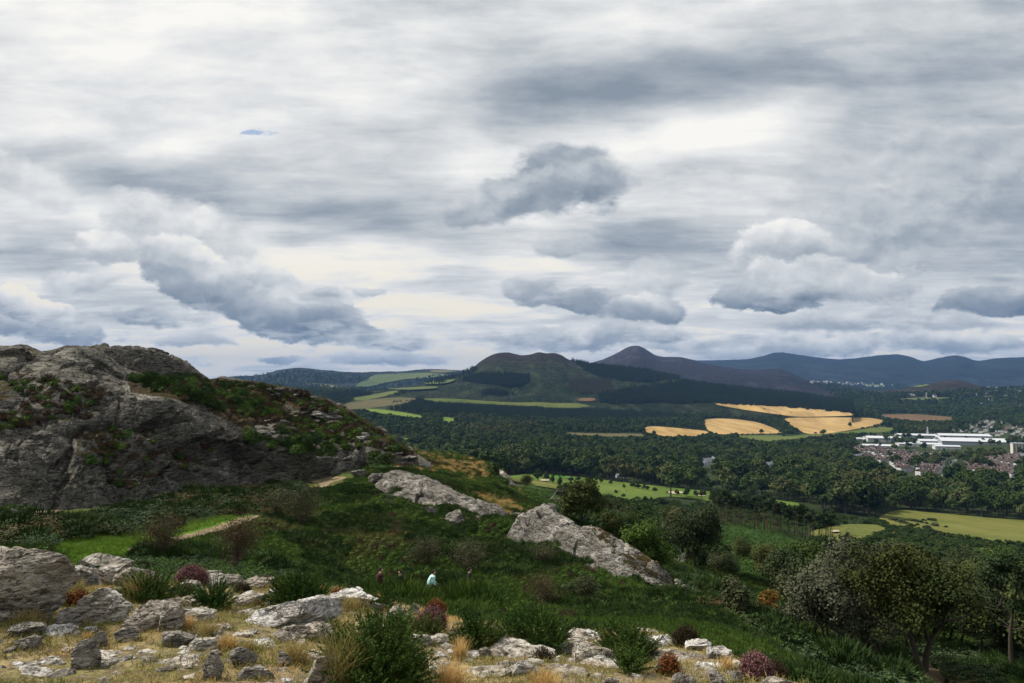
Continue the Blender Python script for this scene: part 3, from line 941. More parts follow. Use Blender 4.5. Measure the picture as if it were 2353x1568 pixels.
def drape(name, poly, mat, lift, step=6.0, label=None, keep=True, jit=0.0, rmin=0.0, kind='structure', vstep=None):
    """lay a sheet on the land inside an outline"""
    rng = random.Random(hash((poly[0], len(poly))) & 0xffff)
    vs = vstep or step * 0.4
    if keep:
        FIELDS.append(poly)
    poly = list(poly)
    for _ in range(2):                     # rounded corners
        q = []
        for i in range(len(poly)):
            a, b = poly[i], poly[(i + 1) % len(poly)]
            q += [(a[0] * 0.8 + b[0] * 0.2, a[1] * 0.8 + b[1] * 0.2), (a[0] * 0.2 + b[0] * 0.8, a[1] * 0.2 + b[1] * 0.8)]
        poly = q
    out = densify(poly, step)
    if jit:
        out = [(x + rng.uniform(-jit, jit), y + rng.uniform(-jit, jit) * 0.4) for x, y in out]
    nb = len(out)
    xs = np.arange(min(p[0] for p in out), max(p[0] for p in out), step)
    ys = np.arange(min(p[1] for p in out), max(p[1] for p in out), vs)
    X, Y = np.meshgrid(xs, ys)
    X = X.ravel(); Y = Y.ravel()
    ins = in_poly(X, Y, out)
    pts = [Vector(p) for p in out] + [Vector((x, y)) for x, y in zip(X[ins], Y[ins])]
    r = delaunay_2d_cdt(pts, [(i, (i + 1) % nb) for i in range(nb)], [list(range(nb))], 1, 1e-5)
    vs2, faces = r[0], r[2]
    V = []
    last = None
    for v in vs2:
        h = hit_all(v.x, v.y, rmin)
        p = h[0] if h else last
        if p is None:
            p = Vector(at(v.x, v.y, 2000))
        last = p
        V.append((p.x, p.y, p.z + lift))
    V = np.array(V)
    rad = np.hypot(V[:, 0], V[:, 1])
    tris = []
    for f in faces:
        f = list(f)
        rs = rad[f]
        if rs.max() / rs.min() > 1.35:
            continue
        for i in range(1, len(f) - 1):
            tris.append((f[0], f[i], f[i + 1]))
    if not tris:
        return None
    me = mesh_np(name, V, tris, [mat], smooth=True)
    if sum(p.normal.z for p in me.polygons) < 0:
        me.flip_normals()
    o = link(name, me)
    tag(o, label, kind=kind)
    return o


# ------------------------------------------------------------------ fields of the valley
drape('wheat_field', [(1630, 927), (1700, 926), (1790, 931), (1880, 940), (1966, 950), (1960, 955), (1900, 957), (1830, 958), (1770, 950), (1700, 940)], M['wheat'], 1.2, label='long upper wheat field below the dark wood')
drape('wheat_field', [(1795, 960), (1900, 959), (2000, 960), (2035, 967), (2015, 978), (1960, 987), (1900, 997), (1850, 998), (1815, 975)], M['wheat'], 1.2, label='broad harvested wheat field with a lone tree')
drape('wheat_field', [(1615, 964), (1650, 961), (1690, 963), (1740, 970), (1780, 985), (1800, 996), (1740, 997), (1640, 999), (1622, 985)], M['wheat'], 1.2, label='rounded wheat field sloping down to the wood')
drape('wheat_field', [(1480, 982), (1500, 979), (1560, 984), (1620, 990), (1632, 995), (1600, 1004), (1520, 1003), (1484, 994)], M['wheat'], 1.2, label='small lower wheat field at the wood corner')
drape('stubble_field', [(1288, 993), (1380, 996), (1478, 996), (1500, 1003), (1400, 1004), (1310, 1000)], M['tan'], 1.2, label='narrow tan strip of field between two woods')
drape('stubble_field', [(2015, 952), (2100, 951), (2190, 958), (2188, 967), (2110, 969), (2045, 962)], M['stubble_b'], 1.2, label='dark brown ploughed field right of the wheat')
drape('pasture', [(1790, 1003), (1860, 998), (1960, 990), (2020, 980), (2060, 984), (2040, 993), (1960, 996), (1880, 1002), (1800, 1012)], M['pasture'], 1.0, label='green pasture strip along the wheat field')
drape('pasture', [(1655, 1000), (1740, 999), (1800, 1000), (1795, 1012), (1760, 1016), (1720, 1008)], M['pasture'], 1.0, label='green pasture below the rounded wheat field')
drape('pasture', [(770, 936), (800, 925), (900, 912), (965, 915), (920, 930), (850, 938), (800, 942)], M['tan'], 1.2, label='dull olive field at the foot of the far hills')
drape('pasture', [(790, 917), (850, 908), (912, 896), (918, 901), (880, 912), (830, 922)], M['pasture'], 1.6, label='sloping pasture beside the dark spinney')
drape('pasture', [(832, 938), (880, 941), (930, 948), (972, 956), (965, 961), (910, 955), (850, 946)], M['brightg'], 1.2, label='thin bright green field running through the trees')
drape('pasture', [(1013, 958), (1048, 961), (1040, 972), (1018, 970)], M['brightg'], 1.2, label='small bright green field in the wood')
drape('pasture', [(960, 916), (1030, 915), (1100, 920), (1180, 925), (1250, 924), (1300, 930), (1220, 934), (1120, 929), (1000, 923)], M['pasture'], 1.2, label='pasture along the foot of the heath hill')
drape('pasture', [(1200, 926), (1330, 926), (1360, 933), (1330, 938), (1280, 938), (1240, 935)], M['pasture'], 1.2, label='pasture corner by the orange field')
drape('stubble_field', [(1325, 916), (1365, 914), (1370, 921), (1330, 923)], M['stubble_b'], 2.2, label='small orange brown field on the heath hill slope')
drape('pasture', [(860, 999), (900, 1003), (950, 1010), (944, 1017), (900, 1012), (868, 1006)], M['brightg'], 1.0, label='bright field with grazing cattle beyond the crag')
drape('pasture', [(2050, 918), (2110, 913), (2190, 913), (2200, 922), (2130, 925), (2070, 924)], M['farfield'], 2.0, label='far green field below the heath knoll')
drape('pasture', [(2218, 912), (2280, 909), (2300, 915), (2240, 918)], M['farfield'], 2.0, label='far green field among scattered houses')
drape('pasture', [(1980, 881), (2030, 884), (2028, 889), (1990, 889)], M['farfield'], 3.0, label='small far field in the village gap')
drape('pasture', [(2080, 887), (2115, 882), (2140, 884), (2110, 891)], M['farfield'], 3.0, label='far field at the mountain foot')
for i, (pl, mm, lb) in enumerate((
        ([(812, 889), (840, 872), (862, 862), (900, 860), (940, 858), (990, 857), (1040, 862), (990, 869), (930, 872), (880, 882), (850, 890)], 'farfield', 'broad green pasture on the left hills'),
        ([(700, 884), (735, 882), (790, 890), (820, 896), (790, 896), (740, 890)], 'fartan', 'tan field at the foot of the left hills'),
        ([(985, 852), (1030, 851), (1055, 854), (1020, 857), (990, 856)], 'fartan', 'tan field on the crest of the left hills'),
        ([(880, 896), (930, 893), (1000, 890), (1010, 895), (940, 899)], 'farfield', 'green field below the left hills'),
        ([(960, 880), (1010, 876), (1050, 874), (1030, 883), (985, 886)], 'farfield', 'green field beside the heath hill foot'),
        ([(950, 864), (985, 858), (1005, 860), (975, 868)], 'fartan', 'pale field near the left hill crest'))):
    drape('hill_pasture', pl, M[mm], 7.0, label=lb, keep=False)
# golf course and meadows
drape('fairway', [(1150, 1096), (1220, 1088), (1300, 1092), (1400, 1104), (1520, 1118), (1640, 1130), (1760, 1146), (1850, 1158), (1800, 1176), (1720, 1165), (1620, 1150), (1540, 1140), (1480, 1150), (1400, 1150), (1340, 1130), (1240, 1120), (1160, 1104)], M['fairway'], 0.5, 5, label='mown golf fairway winding below the wood')
drape('fairway', [(1850, 1225), (1930, 1205), (2010, 1205), (2040, 1215), (2000, 1235), (1900, 1248)], M['meadow'], 0.5, 5, label='meadow seen behind the pine trunks')
drape('meadow', [(2010, 1192), (2060, 1170), (2120, 1176), (2250, 1188), (2352, 1196), (2480, 1204), (2480, 1256), (2352, 1252), (2260, 1244), (2150, 1226), (2060, 1212)], M['meadow'], 0.5, 6, label='open yellow green meadow on the right')
drape('meadow', [(1150, 1097), (1240, 1106), (1330, 1124), (1300, 1128), (1220, 1116), (1150, 1104)], M['meadow'], 0.8, 5, label='rough yellow grass on the near side of the fairway', keep=False)
drape('meadow', [(2180, 1248), (2290, 1252), (2300, 1275), (2240, 1290)], M['meadow'], 0.5, 6, label='strip of meadow behind the right hand trees', keep=False)
drape('tee', [(968, 1038), (1000, 1034), (1040, 1037), (1062, 1046), (1050, 1054), (1010, 1050)], M['green'], 0.3, 4, label='raised green tee on the ridge', keep=False, rmin=120)
drape('putting_green', [(1240, 1094), (1290, 1092), (1320, 1098), (1280, 1102)], M['green'], 0.8, 4, label='putting green at the far end of the fairway', keep=False)
for pl in ([(1530, 1131), (1560, 1130), (1575, 1134), (1545, 1137)], [(1598, 1137), (1620, 1138), (1622, 1142), (1602, 1141)], [(1238, 1103), (1262, 1103), (1260, 1107), (1242, 1107)], [(1688, 1150), (1712, 1151), (1700, 1155)], [(1906, 1222), (1926, 1221), (1930, 1226), (1910, 1227)]):
    drape('bunker', pl, M['sand'], 1.1, 2, label=None, keep=False)
# road and paths
drape('road', [(2172, 1080), (2180, 1062), (2196, 1054), (2200, 1058), (2190, 1072), (2182, 1094), (2160, 1104), (2150, 1104)], M['asphalt'], 0.8, 4, label='grey road running through the housing estate')
drape('path', [(690, 1102), (715, 1098), (790, 1095), (798, 1098), (780, 1104), (760, 1110), (748, 1120), (730, 1124), (735, 1110), (700, 1106)], M['pathmat'], 0.06, 3, label='pale trodden path crossing in front of the crag', jit=2)
drape('path', [(290, 1262), (340, 1250), (400, 1236), (470, 1218), (560, 1188), (598, 1184), (590, 1192), (520, 1216), (440, 1240), (360, 1258), (300, 1272)], M['pathmat'], 0.06, 4, label='narrow path climbing behind the brown shrubs', jit=3)
drape('path', [(55, 1182), (110, 1170), (150, 1168), (140, 1177), (90, 1186)], M['pathmat'], 0.06, 4, label='short pale path below the left crag', jit=2)
drape('path', [(2075, 1515), (2110, 1512), (2150, 1535), (2180, 1568), (2110, 1590), (2080, 1545)], M['earth'], 0.05, 6, label='earth path under the right hand trees', jit=3)


# ------------------------------------------------------------------ crags and ledges
def crag(name, curves, ncol, nrow, mat, label, cat, size, amp, seed, heath=None, dip=(0.5, 0.35, 0.2), group=None, ledge=(0.36, 0.30, 0.88), terr=1.7):
    Gd = loft(curves, ncol, nrow)
    Gd = smooth_grid(Gd, 2)
    N = grid_normals(Gd)
    P = Gd.reshape(-1, 3)
    d = fracture(P, size, seed, dip) * amp * 0.62 + fbm(P / (size * 2.2), 3, seed + 3) * amp * 0.9
    d = d + terr * (terraces(P, ledge, size * 0.40, seed) * amp * 0.50 + terraces(P, ledge, size * 0.14, seed + 4) * amp * 0.18)
    u = np.linspace(0, 1, ncol)
    e = np.minimum(1, np.minimum(u, 1 - u) / 0.06)
    wt = np.repeat(e[None, :], nrow, 0)
    kc = np.argmin(project(Gd)[1][:int(nrow * 0.97)], axis=0)
    wt = (wt * (0.28 + 0.72 * np.minimum(1, np.abs(np.arange(nrow)[:, None] - kc[None, :]) / (0.10 * nrow)))).ravel()
    P2 = P + N.reshape(-1, 3) * (d * wt)[:, None]
    me = mesh_np(name, P2, grid_faces(nrow, ncol), [mat], smooth=False)
    px, py = project(P2)
    h = np.zeros(len(P2)) if heath is None else heath(px, py, P2, np.repeat(np.linspace(0, 1, nrow), ncol))
    a = me.attributes.new('heath', 'FLOAT', 'POINT')
    a.data.foreach_set('value', h.astype(np.float32))
    o = link(name, me)
    tag(o, label, cat, group, 'thing')
    bv = BVHTree.FromPolygons([tuple(v) for v in P2.tolist()], grid_faces(nrow, ncol).tolist())
    return o, bv


def heath_main(px, py, P, v):
    h = np.full(len(px), 0.06)
    h += 0.30 * in_poly(px, py, [(-400, 850), (120, 860), (260, 900), (200, 960), (0, 1000), (-400, 1000)])
    h += 0.42 * in_poly(px, py, [(150, 990), (330, 950), (480, 1010), (500, 1060), (420, 1090), (280, 1130), (180, 1140), (170, 1050)])
    h += 0.85 * in_poly(px, py, [(290, 862), (360, 855), (460, 862), (600, 880), (650, 930), (640, 970), (560, 985), (480, 945), (400, 915), (300, 900)])
    h += 0.62 * in_poly(px, py, [(560, 870), (700, 890), (820, 950), (960, 1040), (960, 1070), (880, 1020), (760, 1010), (640, 990), (590, 930)])
    return h


crag_main, BV_CR = crag('rock_crag', [
    [(-480, 1265, 64), (-200, 1235, 66), (0, 1212, 68), (150, 1200, 72), (300, 1178, 79), (420, 1155, 86), (560, 1128, 93), (680, 1116, 99), (800, 1108, 104), (900, 1100, 108), (990, 1094, 114)],
    [(-480, 1180, 66), (-200, 1165, 68), (0, 1150, 71), (150, 1140, 75), (300, 1120, 81), (420, 1100, 88), (560, 1082, 95), (680, 1078, 100), (800, 1074, 105), (900, 1062, 110), (990, 1070, 116)],
    [(-480, 1060, 73), (0, 1060, 76), (200, 1040, 80), (400, 1010, 88), (500, 1000, 92), (560, 1012, 95), (640, 1032, 99), (720, 1035, 103), (820, 1040, 108), (900, 1038, 113), (990, 1068, 118)],
    [(-480, 935, 82), (0, 935, 84), (200, 922, 88), (330, 918, 91), (430, 932, 96), (500, 955, 100), (560, 985, 104), (650, 1008, 108), (760, 1012, 112), (870, 1015, 118), (990, 1066, 120)],
    [(-480, 860, 94), (0, 850, 96), (150, 850, 98), (250, 868, 101), (330, 888, 106), (420, 885, 116), (520, 905, 124), (620, 915, 129), (740, 945, 131), (850, 990, 129), (990, 1064, 124)],
    [(-480, 806, 108), (-200, 800, 109), (0, 797, 110), (40, 797, 110), (90, 801, 111), (130, 797, 112), (165, 791, 112), (190, 796, 113), (220, 806, 114), (250, 825, 116), (290, 850, 120), (350, 862, 128), (440, 868, 140), (520, 871, 148), (600, 879, 149), (680, 895, 147), (740, 916, 146), (790, 941, 144), (830, 966, 141), (870, 992, 139), (910, 1018, 137), (990, 1062, 128)],
    [(-480, 900, 150), (0, 890, 150), (300, 900, 155), (600, 930, 170), (800, 1010, 165), (990, 1085, 150)],
    [(-480, 1120, 185), (0, 1110, 185), (300, 1100, 185), (600, 1090, 190), (800, 1090, 185), (990, 1100, 160)]],
    760, 430, M['rock_dark'], 'huge grey fractured rock crag with heather on its ledges', 'crag', 12.0, 2.5, 3, heath_main, dip=(0.35, -0.55, 0.1), terr=1.35)

crag_back, BV_CB = crag('rock_crag', [
    [(170, 880, 128), (250, 870, 128), (330, 880, 130), (400, 890, 133), (450, 895, 137), (490, 890, 142)],
    [(170, 840, 131), (250, 838, 131), (330, 845, 133), (400, 858, 137), (450, 872, 141), (490, 880, 144)],
    [(170, 802, 137), (225, 798, 138), (270, 797, 139), (310, 798, 140), (345, 802, 142), (375, 812, 143), (405, 824, 144), (430, 837, 145), (450, 852, 146), (490, 878, 147)],
    [(170, 880, 165), (300, 880, 168), (430, 900, 165), (490, 905, 158)]],
    300, 150, M['rock_dark'], 'dark rounded rock dome behind the main crag', 'crag', 9.0, 1.7, 23, lambda px, py, P, v: np.full(len(px), 0.16), dip=(0.35, -0.5, 0.1), ledge=(0.2, 0.4, 0.9))

heath_mid = lambda px, py, P, v: np.full(len(px), 0.02)
heath_mid2 = lambda px, py, P, v: 0.06 + 0.50 * in_poly(px, py, [(1340, 1190), (1560, 1280), (1560, 1350), (1450, 1310), (1390, 1260)])
ledge_a, BV_LA = crag('rock_slab', [
    [(862, 1118, '-0.5'), (900, 1138, '-0.5'), (950, 1152, '-0.5'), (990, 1168, '-0.5'), (1060, 1180, '-0.5'), (1120, 1195, '-0.5'), (1182, 1198, '-0.5')],
    [(862, 1108, '1'), (900, 1122, '1'), (950, 1136, '1'), (990, 1150, '1'), (1060, 1165, '1'), (1120, 1182, '1'), (1182, 1192, '0.5')],
    [(862, 1102, '3'), (890, 1100, '4'), (920, 1103, '5'), (960, 1112, '5'), (1010, 1130, '4'), (1060, 1150, '3'), (1120, 1170, '2.5'), (1182, 1190, '1')],
    [(862, 1098, '4'), (885, 1087, '6'), (915, 1082, '8'), (940, 1085, '8'), (975, 1098, '7'), (1010, 1114, '6'), (1050, 1131, '5'), (1100, 1152, '4'), (1150, 1172, '3'), (1182, 1188, '1.5')],
    [(862, 1104, '10'), (920, 1108, '12'), (1010, 1140, '10'), (1100, 1170, '8'), (1182, 1200, '4')]],
    300, 90, M['rock_mid'], 'long pale rock slab sloping right beyond the heather', 'rock slab', 4.0, 0.72, 41, heath_mid, dip=(0.2, 0.75, 0.3), ledge=(0.42, 0.5, 0.9), terr=2.0)
ledge_b, BV_LB = crag('rock_slab', [
    [(1165, 1250, '-0.5'), (1205, 1255, '-0.5'), (1257, 1258, '-0.5'), (1323, 1292, '-0.5'), (1364, 1310, '-0.5'), (1411, 1328, '-0.5'), (1457, 1338, '-0.5'), (1507, 1350, '-0.5'), (1545, 1352, '-0.5')],
    [(1165, 1244, '0.5'), (1205, 1240, '0.8'), (1240, 1238, '1'), (1262, 1240, '1'), (1323, 1268, '1'), (1364, 1290, '1'), (1411, 1310, '1'), (1457, 1322, '1'), (1507, 1336, '1'), (1545, 1342, '0.6')],
    [(1165, 1238, '1.2'), (1190, 1208, '2.5'), (1225, 1208, '3'), (1248, 1218, '2'), (1270, 1202, '3.5'), (1310, 1222, '4'), (1364, 1252, '4'), (1411, 1276, '4'), (1457, 1298, '3.5'), (1507, 1322, '2.5'), (1545, 1336, '1')],
    [(1165, 1230, '2'), (1176, 1206, '3'), (1190, 1190, '4'), (1220, 1175, '6'), (1257, 1170, '6.5'), (1280, 1179, '6.5'), (1300, 1192, '6.5'), (1330, 1206, '6.5'), (1370, 1211, '7.5'), (1411, 1234, '7'), (1439, 1247, '6.5'), (1478, 1270, '5.5'), (1508, 1291, '4'), (1530, 1316, '2.5'), (1545, 1332, '1.3')],
    [(1165, 1248, '6'), (1257, 1205, '12'), (1330, 1235, '12'), (1411, 1265, '12'), (1508, 1320, '9'), (1545, 1350, '4')]],
    400, 130, M['rock_mid'], 'steep pale rock slab with brown heather clinging to its cracks', 'rock slab', 4.0, 0.80, 57, heath_mid2, dip=(0.2, 0.7, 0.3), ledge=(0.45, 0.5, 0.9), terr=2.3)
ledge_c, _ = crag('rock_slab', [
    [(1108, 1110, 178), (1150, 1112, 176), (1190, 1135, 172)],
    [(1108, 1092, 180), (1130, 1080, 181), (1150, 1079, 181), (1165, 1090, 179), (1190, 1122, 175)],
    [(1108, 1115, 192), (1150, 1115, 192), (1190, 1140, 188)]],
    80, 40, M['rock_mid'], 'grey square topped rock on the ridge under ivy', 'rock slab', 2.0, 0.35, 61, lambda px, py, P, v: np.full(len(px), 0.2))
CRAGBV = [BV_CR, BV_CB, BV_LA, BV_LB]

# ------------------------------------------------------------------ haze
def haze_box():
    x, y0, y1, z0, z1 = 15000, -3000, 19000, CAMZ - 700, CAMZ + 560
    V = [(-x, y0, z0), (x, y0, z0), (x, y1, z0), (-x, y1, z0), (-x, y0, z1), (x, y0, z1), (x, y1, z1), (-x, y1, z1)]
    F = [(0, 3, 2, 1), (4, 5, 6, 7), (0, 1, 5, 4), (1, 2, 6, 5), (2, 3, 7, 6), (3, 0, 4, 7)]
    m = bpy.data.materials.new('haze_air')
    m.use_nodes = True
    nt = m.node_tree
    nt.nodes.remove(nt.nodes['Principled BSDF'])
    v = nt.nodes.new('ShaderNodeVolumePrincipled')
    v.inputs['Color'].default_value = (0.17, 0.34, 0.68, 1)
    v.inputs['Density'].default_value = 3.8e-5
    v.inputs['Anisotropy'].default_value = 0.0
    nt.links.new(v.outputs[0], nt.nodes['Material Output'].inputs['Volume'])
    o = link('haze', mesh_np('haze', V, F, [m]))
    tag(o, 'thin blue haze over the valley', kind='stuff')


haze_box()
# ------------------------------------------------------------------ vegetation: building blocks
RNG = np.random.default_rng(11)


def unit(v):
    return v / (np.linalg.norm(v, axis=-1, keepdims=True) + 1e-9)


def cards(C, Nn, w, h, rng, up=None):
    """leaf-sized quads at C facing Nn; w, h arrays"""
    n = len(C)
    t = rng.normal(size=(n, 3)) if up is None else up + rng.normal(size=(n, 3)) * 0.25
    a = unit(np.cross(Nn, t))
    b = unit(np.cross(a, Nn))
    w = np.broadcast_to(w, (n,))[:, None] / 2; h = np.broadcast_to(h, (n,))[:, None] / 2
    V = np.stack([C - b * h, C + a * w, C + b * h, C - a * w], 1).reshape(-1, 3)      # a pointed leaf shape
    F = np.arange(n * 4).reshape(n, 4)
    return V, F


def spikes(A, D, length, width, rng, bend=0.0, seg=1):
    """tapering blades from A along D; returns quads/tris as quads"""
    n = len(A)
    side = unit(np.cross(D, rng.normal(size=(n, 3))))
    length = np.broadcast_to(length, (n,))[:, None]; width = np.broadcast_to(width, (n,))[:, None] / 2
    bd = unit(np.cross(side, D)) * bend * length
    V, F = [], []
    prev = None
    rows = []
    for k in range(seg + 1):
        t = k / seg
        c = A + D * length * t + bd * t * t
        c[:, 2] -= (abs(bend) * 0.5 * length[:, 0]) * t * t * t
        wd = width * (1 - t) ** 0.7 if k else width
        wd = np.maximum(wd, width * 0.06)
        rows.append(np.stack([c - side * wd, c + side * wd], 1))
    V = np.concatenate(rows, 1).reshape(-1, 3)         # n * 2*(seg+1)
    m = 2 * (seg + 1)
    base = np.arange(n)[:, None] * m
    for k in range(seg):
        F.append(np.concatenate([base + 2 * k, base + 2 * k + 1, base + 2 * k + 3, base + 2 * k + 2], 1))
    return V, np.concatenate(F, 0)


def tube(pts, rad, sides=6):
    pts = np.asarray(pts, float); rad = np.asarray(rad, float)
    n = len(pts)
    d = np.gradient(pts, axis=0)
    d = unit(d)
    ref = np.array([0.3, 0.9, 0.1])
    a = unit(np.cross(d, ref)); b = np.cross(d, a)
    th = np.linspace(0, 2 * math.pi, sides, endpoint=False)
    V = pts[:, None, :] + rad[:, None, None] * (a[:, None, :] * np.cos(th)[None, :, None] + b[:, None, :] * np.sin(th)[None, :, None])
    return V.reshape(-1, 3), grid_faces(n, sides, wrap=True)


class Acc:
    def __init__(s):
        s.V, s.F, s.M, s.n = [], [], [], 0

    def add(s, VF, mi=0):
        V, F = VF
        s.V.append(V); s.F.append(np.asarray(F) + s.n); s.M.append(np.full(len(F), mi)); s.n += len(V)
        return s

    def mesh(s, name, mats, smooth=False):
        return mesh_np(name, np.concatenate(s.V), np.concatenate(s.F), mats, np.concatenate(s.M), smooth)


def branches(rng, base, d, length, rad, depth, out, tips, spread=0.7, wob=0.18, up=0.15, seg=5, kids=3, sides=5):
    pts = [np.array(base, float)]
    dd = unit(np.array(d, float))
    for i in range(seg):
        dd = unit(dd + rng.normal(size=3) * wob + np.array([0, 0, up * 0.3]))
        pts.append(pts[-1] + dd * length / seg)
    r = np.linspace(rad, rad * 0.45, seg + 1)
    out.append(tube(pts, r, sides))
    if depth == 0:
        tips.append(pts[-1]); tips.append(pts[-2])
        return
    for k in range(kids):
        i = rng.integers(max(1, seg // 2), seg + 1)
        a = rng.uniform(0, 2 * math.pi)
        side = unit(np.cross(dd, [math.cos(a), math.sin(a), 0.3]))
        nd = unit(dd * (1 - spread * 0.5) + side * spread + np.array([0, 0, up]))
        branches(rng, pts[i], nd, length * rng.uniform(0.55, 0.8), rad * 0.5, depth - 1, out, tips, spread, wob, up, max(3, seg - 1), kids, max(3, sides - 1))


def lobes_crown(rng, w, h, zc, nl, ncard, size, drop=0.0, shell=0.72, flat=1.0):
    """crown of overlapping leaf masses; w, h are half width and half height"""
    ls = []
    for i in range(nl):
        v = unit(rng.normal(size=3)) * rng.uniform(0.25, 0.72)
        c = np.array([v[0] * w, v[1] * w, zc + v[2] * h])
        ls.append((c, rng.uniform(0.34, 0.52)))
    per = ncard // nl
    V, Nn = [], []
    for c, s in ls:
        d = unit(rng.normal(size=(per, 3)))
        d[:, 2] = np.where(d[:, 2] < -0.35, -d[:, 2], d[:, 2])
        bump = 1 + 0.22 * vnoise(d * 2.3 + c * 0.3, 5)
        rad = s * bump * rng.uniform(shell, 1.06, per)
        V.append(c + d * rad[:, None] * np.array([w, w, h * flat]))
        Nn.append(unit(d * 1.0 + rng.normal(size=(per, 3)) * 0.55 + np.array([0, 0, 0.25])))
    V = np.concatenate(V); Nn = np.concatenate(Nn)
    return cards(V, Nn, size * rng.uniform(0.6, 1.2, len(V)), size * rng.uniform(0.8, 1.5, len(V)), rng)


# foliage materials (base colours)
M['oak'] = leafmat('broadleaf_foliage', (0.012, 0.028, 0.007), (0.050, 0.078, 0.018), (0.062, 0.066, 0.022), 0.02, hue=0.75)
M['ash'] = leafmat('olive_foliage', (0.040, 0.058, 0.018), (0.075, 0.085, 0.028), None, 0.05, hue=0.6)
M['spruce'] = leafmat('spruce_needles', (0.012, 0.026, 0.014), (0.026, 0.044, 0.019), None, 0.02, hue=0.6)
M['pine'] = leafmat('pine_needles', (0.018, 0.036, 0.016), (0.038, 0.058, 0.022), None, 0.3, hue=0.5)
M['larch'] = leafmat('grey_larch', (0.050, 0.052, 0.036), (0.075, 0.070, 0.045), None, 0.1, hue=0.5)
M['heather_g'] = leafmat('heather_green', (0.026, 0.058, 0.010), (0.080, 0.125, 0.022), (0.090, 0.095, 0.030), 0.13, hue=0.45)
M['gorse'] = leafmat('gorse_green', (0.024, 0.056, 0.011), (0.070, 0.115, 0.024), (0.080, 0.095, 0.026), 3.0, hue=0.35)
M['gorse_d'] = leafmat('dark_gorse', (0.018, 0.036, 0.010), (0.036, 0.062, 0.015), (0.055, 0.066, 0.020), 0.5, hue=0.5)
M['bracken'] = leafmat('bracken_fronds', (0.026, 0.050, 0.022), (0.060, 0.085, 0.036), (0.075, 0.058, 0.024), 0.15, hue=0.5)
M['brackeng'] = leafmat('green_bracken', (0.030, 0.070, 0.016), (0.060, 0.110, 0.026), None, 0.1, hue=0.5)
M['pink'] = leafmat('heather_flowers', (0.15, 0.065, 0.070), (0.27, 0.14, 0.145), (0.14, 0.075, 0.055), 9.0, hue=0.2)
M['heathbrown'] = leafmat('brown_heather', (0.042, 0.027, 0.018), (0.066, 0.044, 0.027), (0.045, 0.045, 0.018), 0.6, hue=0.5)
M['rust'] = leafmat('rusty_heather', (0.17, 0.055, 0.022), (0.26, 0.11, 0.04), None, 7.0, hue=0.4)
M['dry'] = leafmat('dry_grass_blades', (0.38, 0.29, 0.12), (0.23, 0.205, 0.065), (0.50, 0.38, 0.18), 0.9, hue=0.5, trans=0.15)
M['straw'] = leafmat('straw_grass', (0.42, 0.26, 0.09), (0.58, 0.40, 0.17), None, 2.0, hue=0.3, trans=0.2)
M['greeng'] = leafmat('green_grass_blades', (0.080, 0.145, 0.014), (0.125, 0.20, 0.026), None, 0.5, hue=0.4, trans=0.1)
M['silver'] = leafmat('silvery_foliage', (0.045, 0.052, 0.030), (0.095, 0.100, 0.062), (0.035, 0.045, 0.020), 0.5, hue=0.2)
M['sallow'] = leafmat('yellow_green_foliage', (0.028, 0.042, 0.012), (0.058, 0.066, 0.018), (0.018, 0.030, 0.010), 0.5, hue=0.2)
M['lime'] = leafmat('bright_green_foliage', (0.034, 0.066, 0.010), (0.070, 0.11, 0.018), None, 0.7, hue=0.2)
M['darkleaf'] = leafmat('dark_broadleaf', (0.020, 0.034, 0.014), (0.052, 0.065, 0.026), (0.085, 0.085, 0.045), 0.6, hue=0.2)
M['amber'] = leafmat('amber_foliage', (0.17, 0.08, 0.018), (0.09, 0.075, 0.02), (0.05, 0.07, 0.02), 0.5, hue=0.2)
M['russet'] = leafmat('russet_leaves', (0.085, 0.042, 0.024), (0.062, 0.062, 0.026), (0.036, 0.046, 0.016), 0.8, hue=0.3)
M['leggy'] = leafmat('sparse_grey_leaves', (0.045, 0.055, 0.024), (0.095, 0.10, 0.050), None, 0.8, hue=0.3)

PROTO = {}


def far_tree(seed, mat, w=5.2, h=5.4, n=800, size=1.15, trunk=3.5):
    rng = np.random.default_rng(seed)
    A = Acc()
    A.add(lobes_crown(rng, w, h, trunk + h * 0.75, 9, n, size), 0)
    A.add(tube([(0, 0, -1.5), (0.1, 0, trunk), (0, 0.1, trunk + h * 0.8)], [0.4, 0.3, 0.12], 5), 1)
    return A.mesh('broadleaf_tree', [mat, M['bark']])


def spruce_tree(seed, mat, hgt=13.0, w=2.6, n=520, size=0.95):
    rng = np.random.default_rng(seed)
    A = Acc()
    t = rng.uniform(0.06, 1, n) ** 0.8
    a = rng.uniform(0, 2 * math.pi, n)
    lay = 0.8 + 0.2 * np.sin(t * 46)
    r = w * (1 - t) * lay * rng.uniform(0.6, 1.05, n) + 0.1
    C = np.stack([np.cos(a) * r, np.sin(a) * r, t * hgt], 1)
    Nn = unit(np.stack([np.cos(a), np.sin(a), 0.8 + 0 * a], 1) + rng.normal(size=(n, 3)) * 0.4)
    A.add(cards(C, Nn, size * 0.7, size * 1.3 * (1.15 - t), rng), 0)
    A.add(tube([(0, 0, -1.5), (0, 0, hgt)], [0.25, 0.05], 4), 1)
    return A.mesh('conifer_tree', [mat, M['bark']])


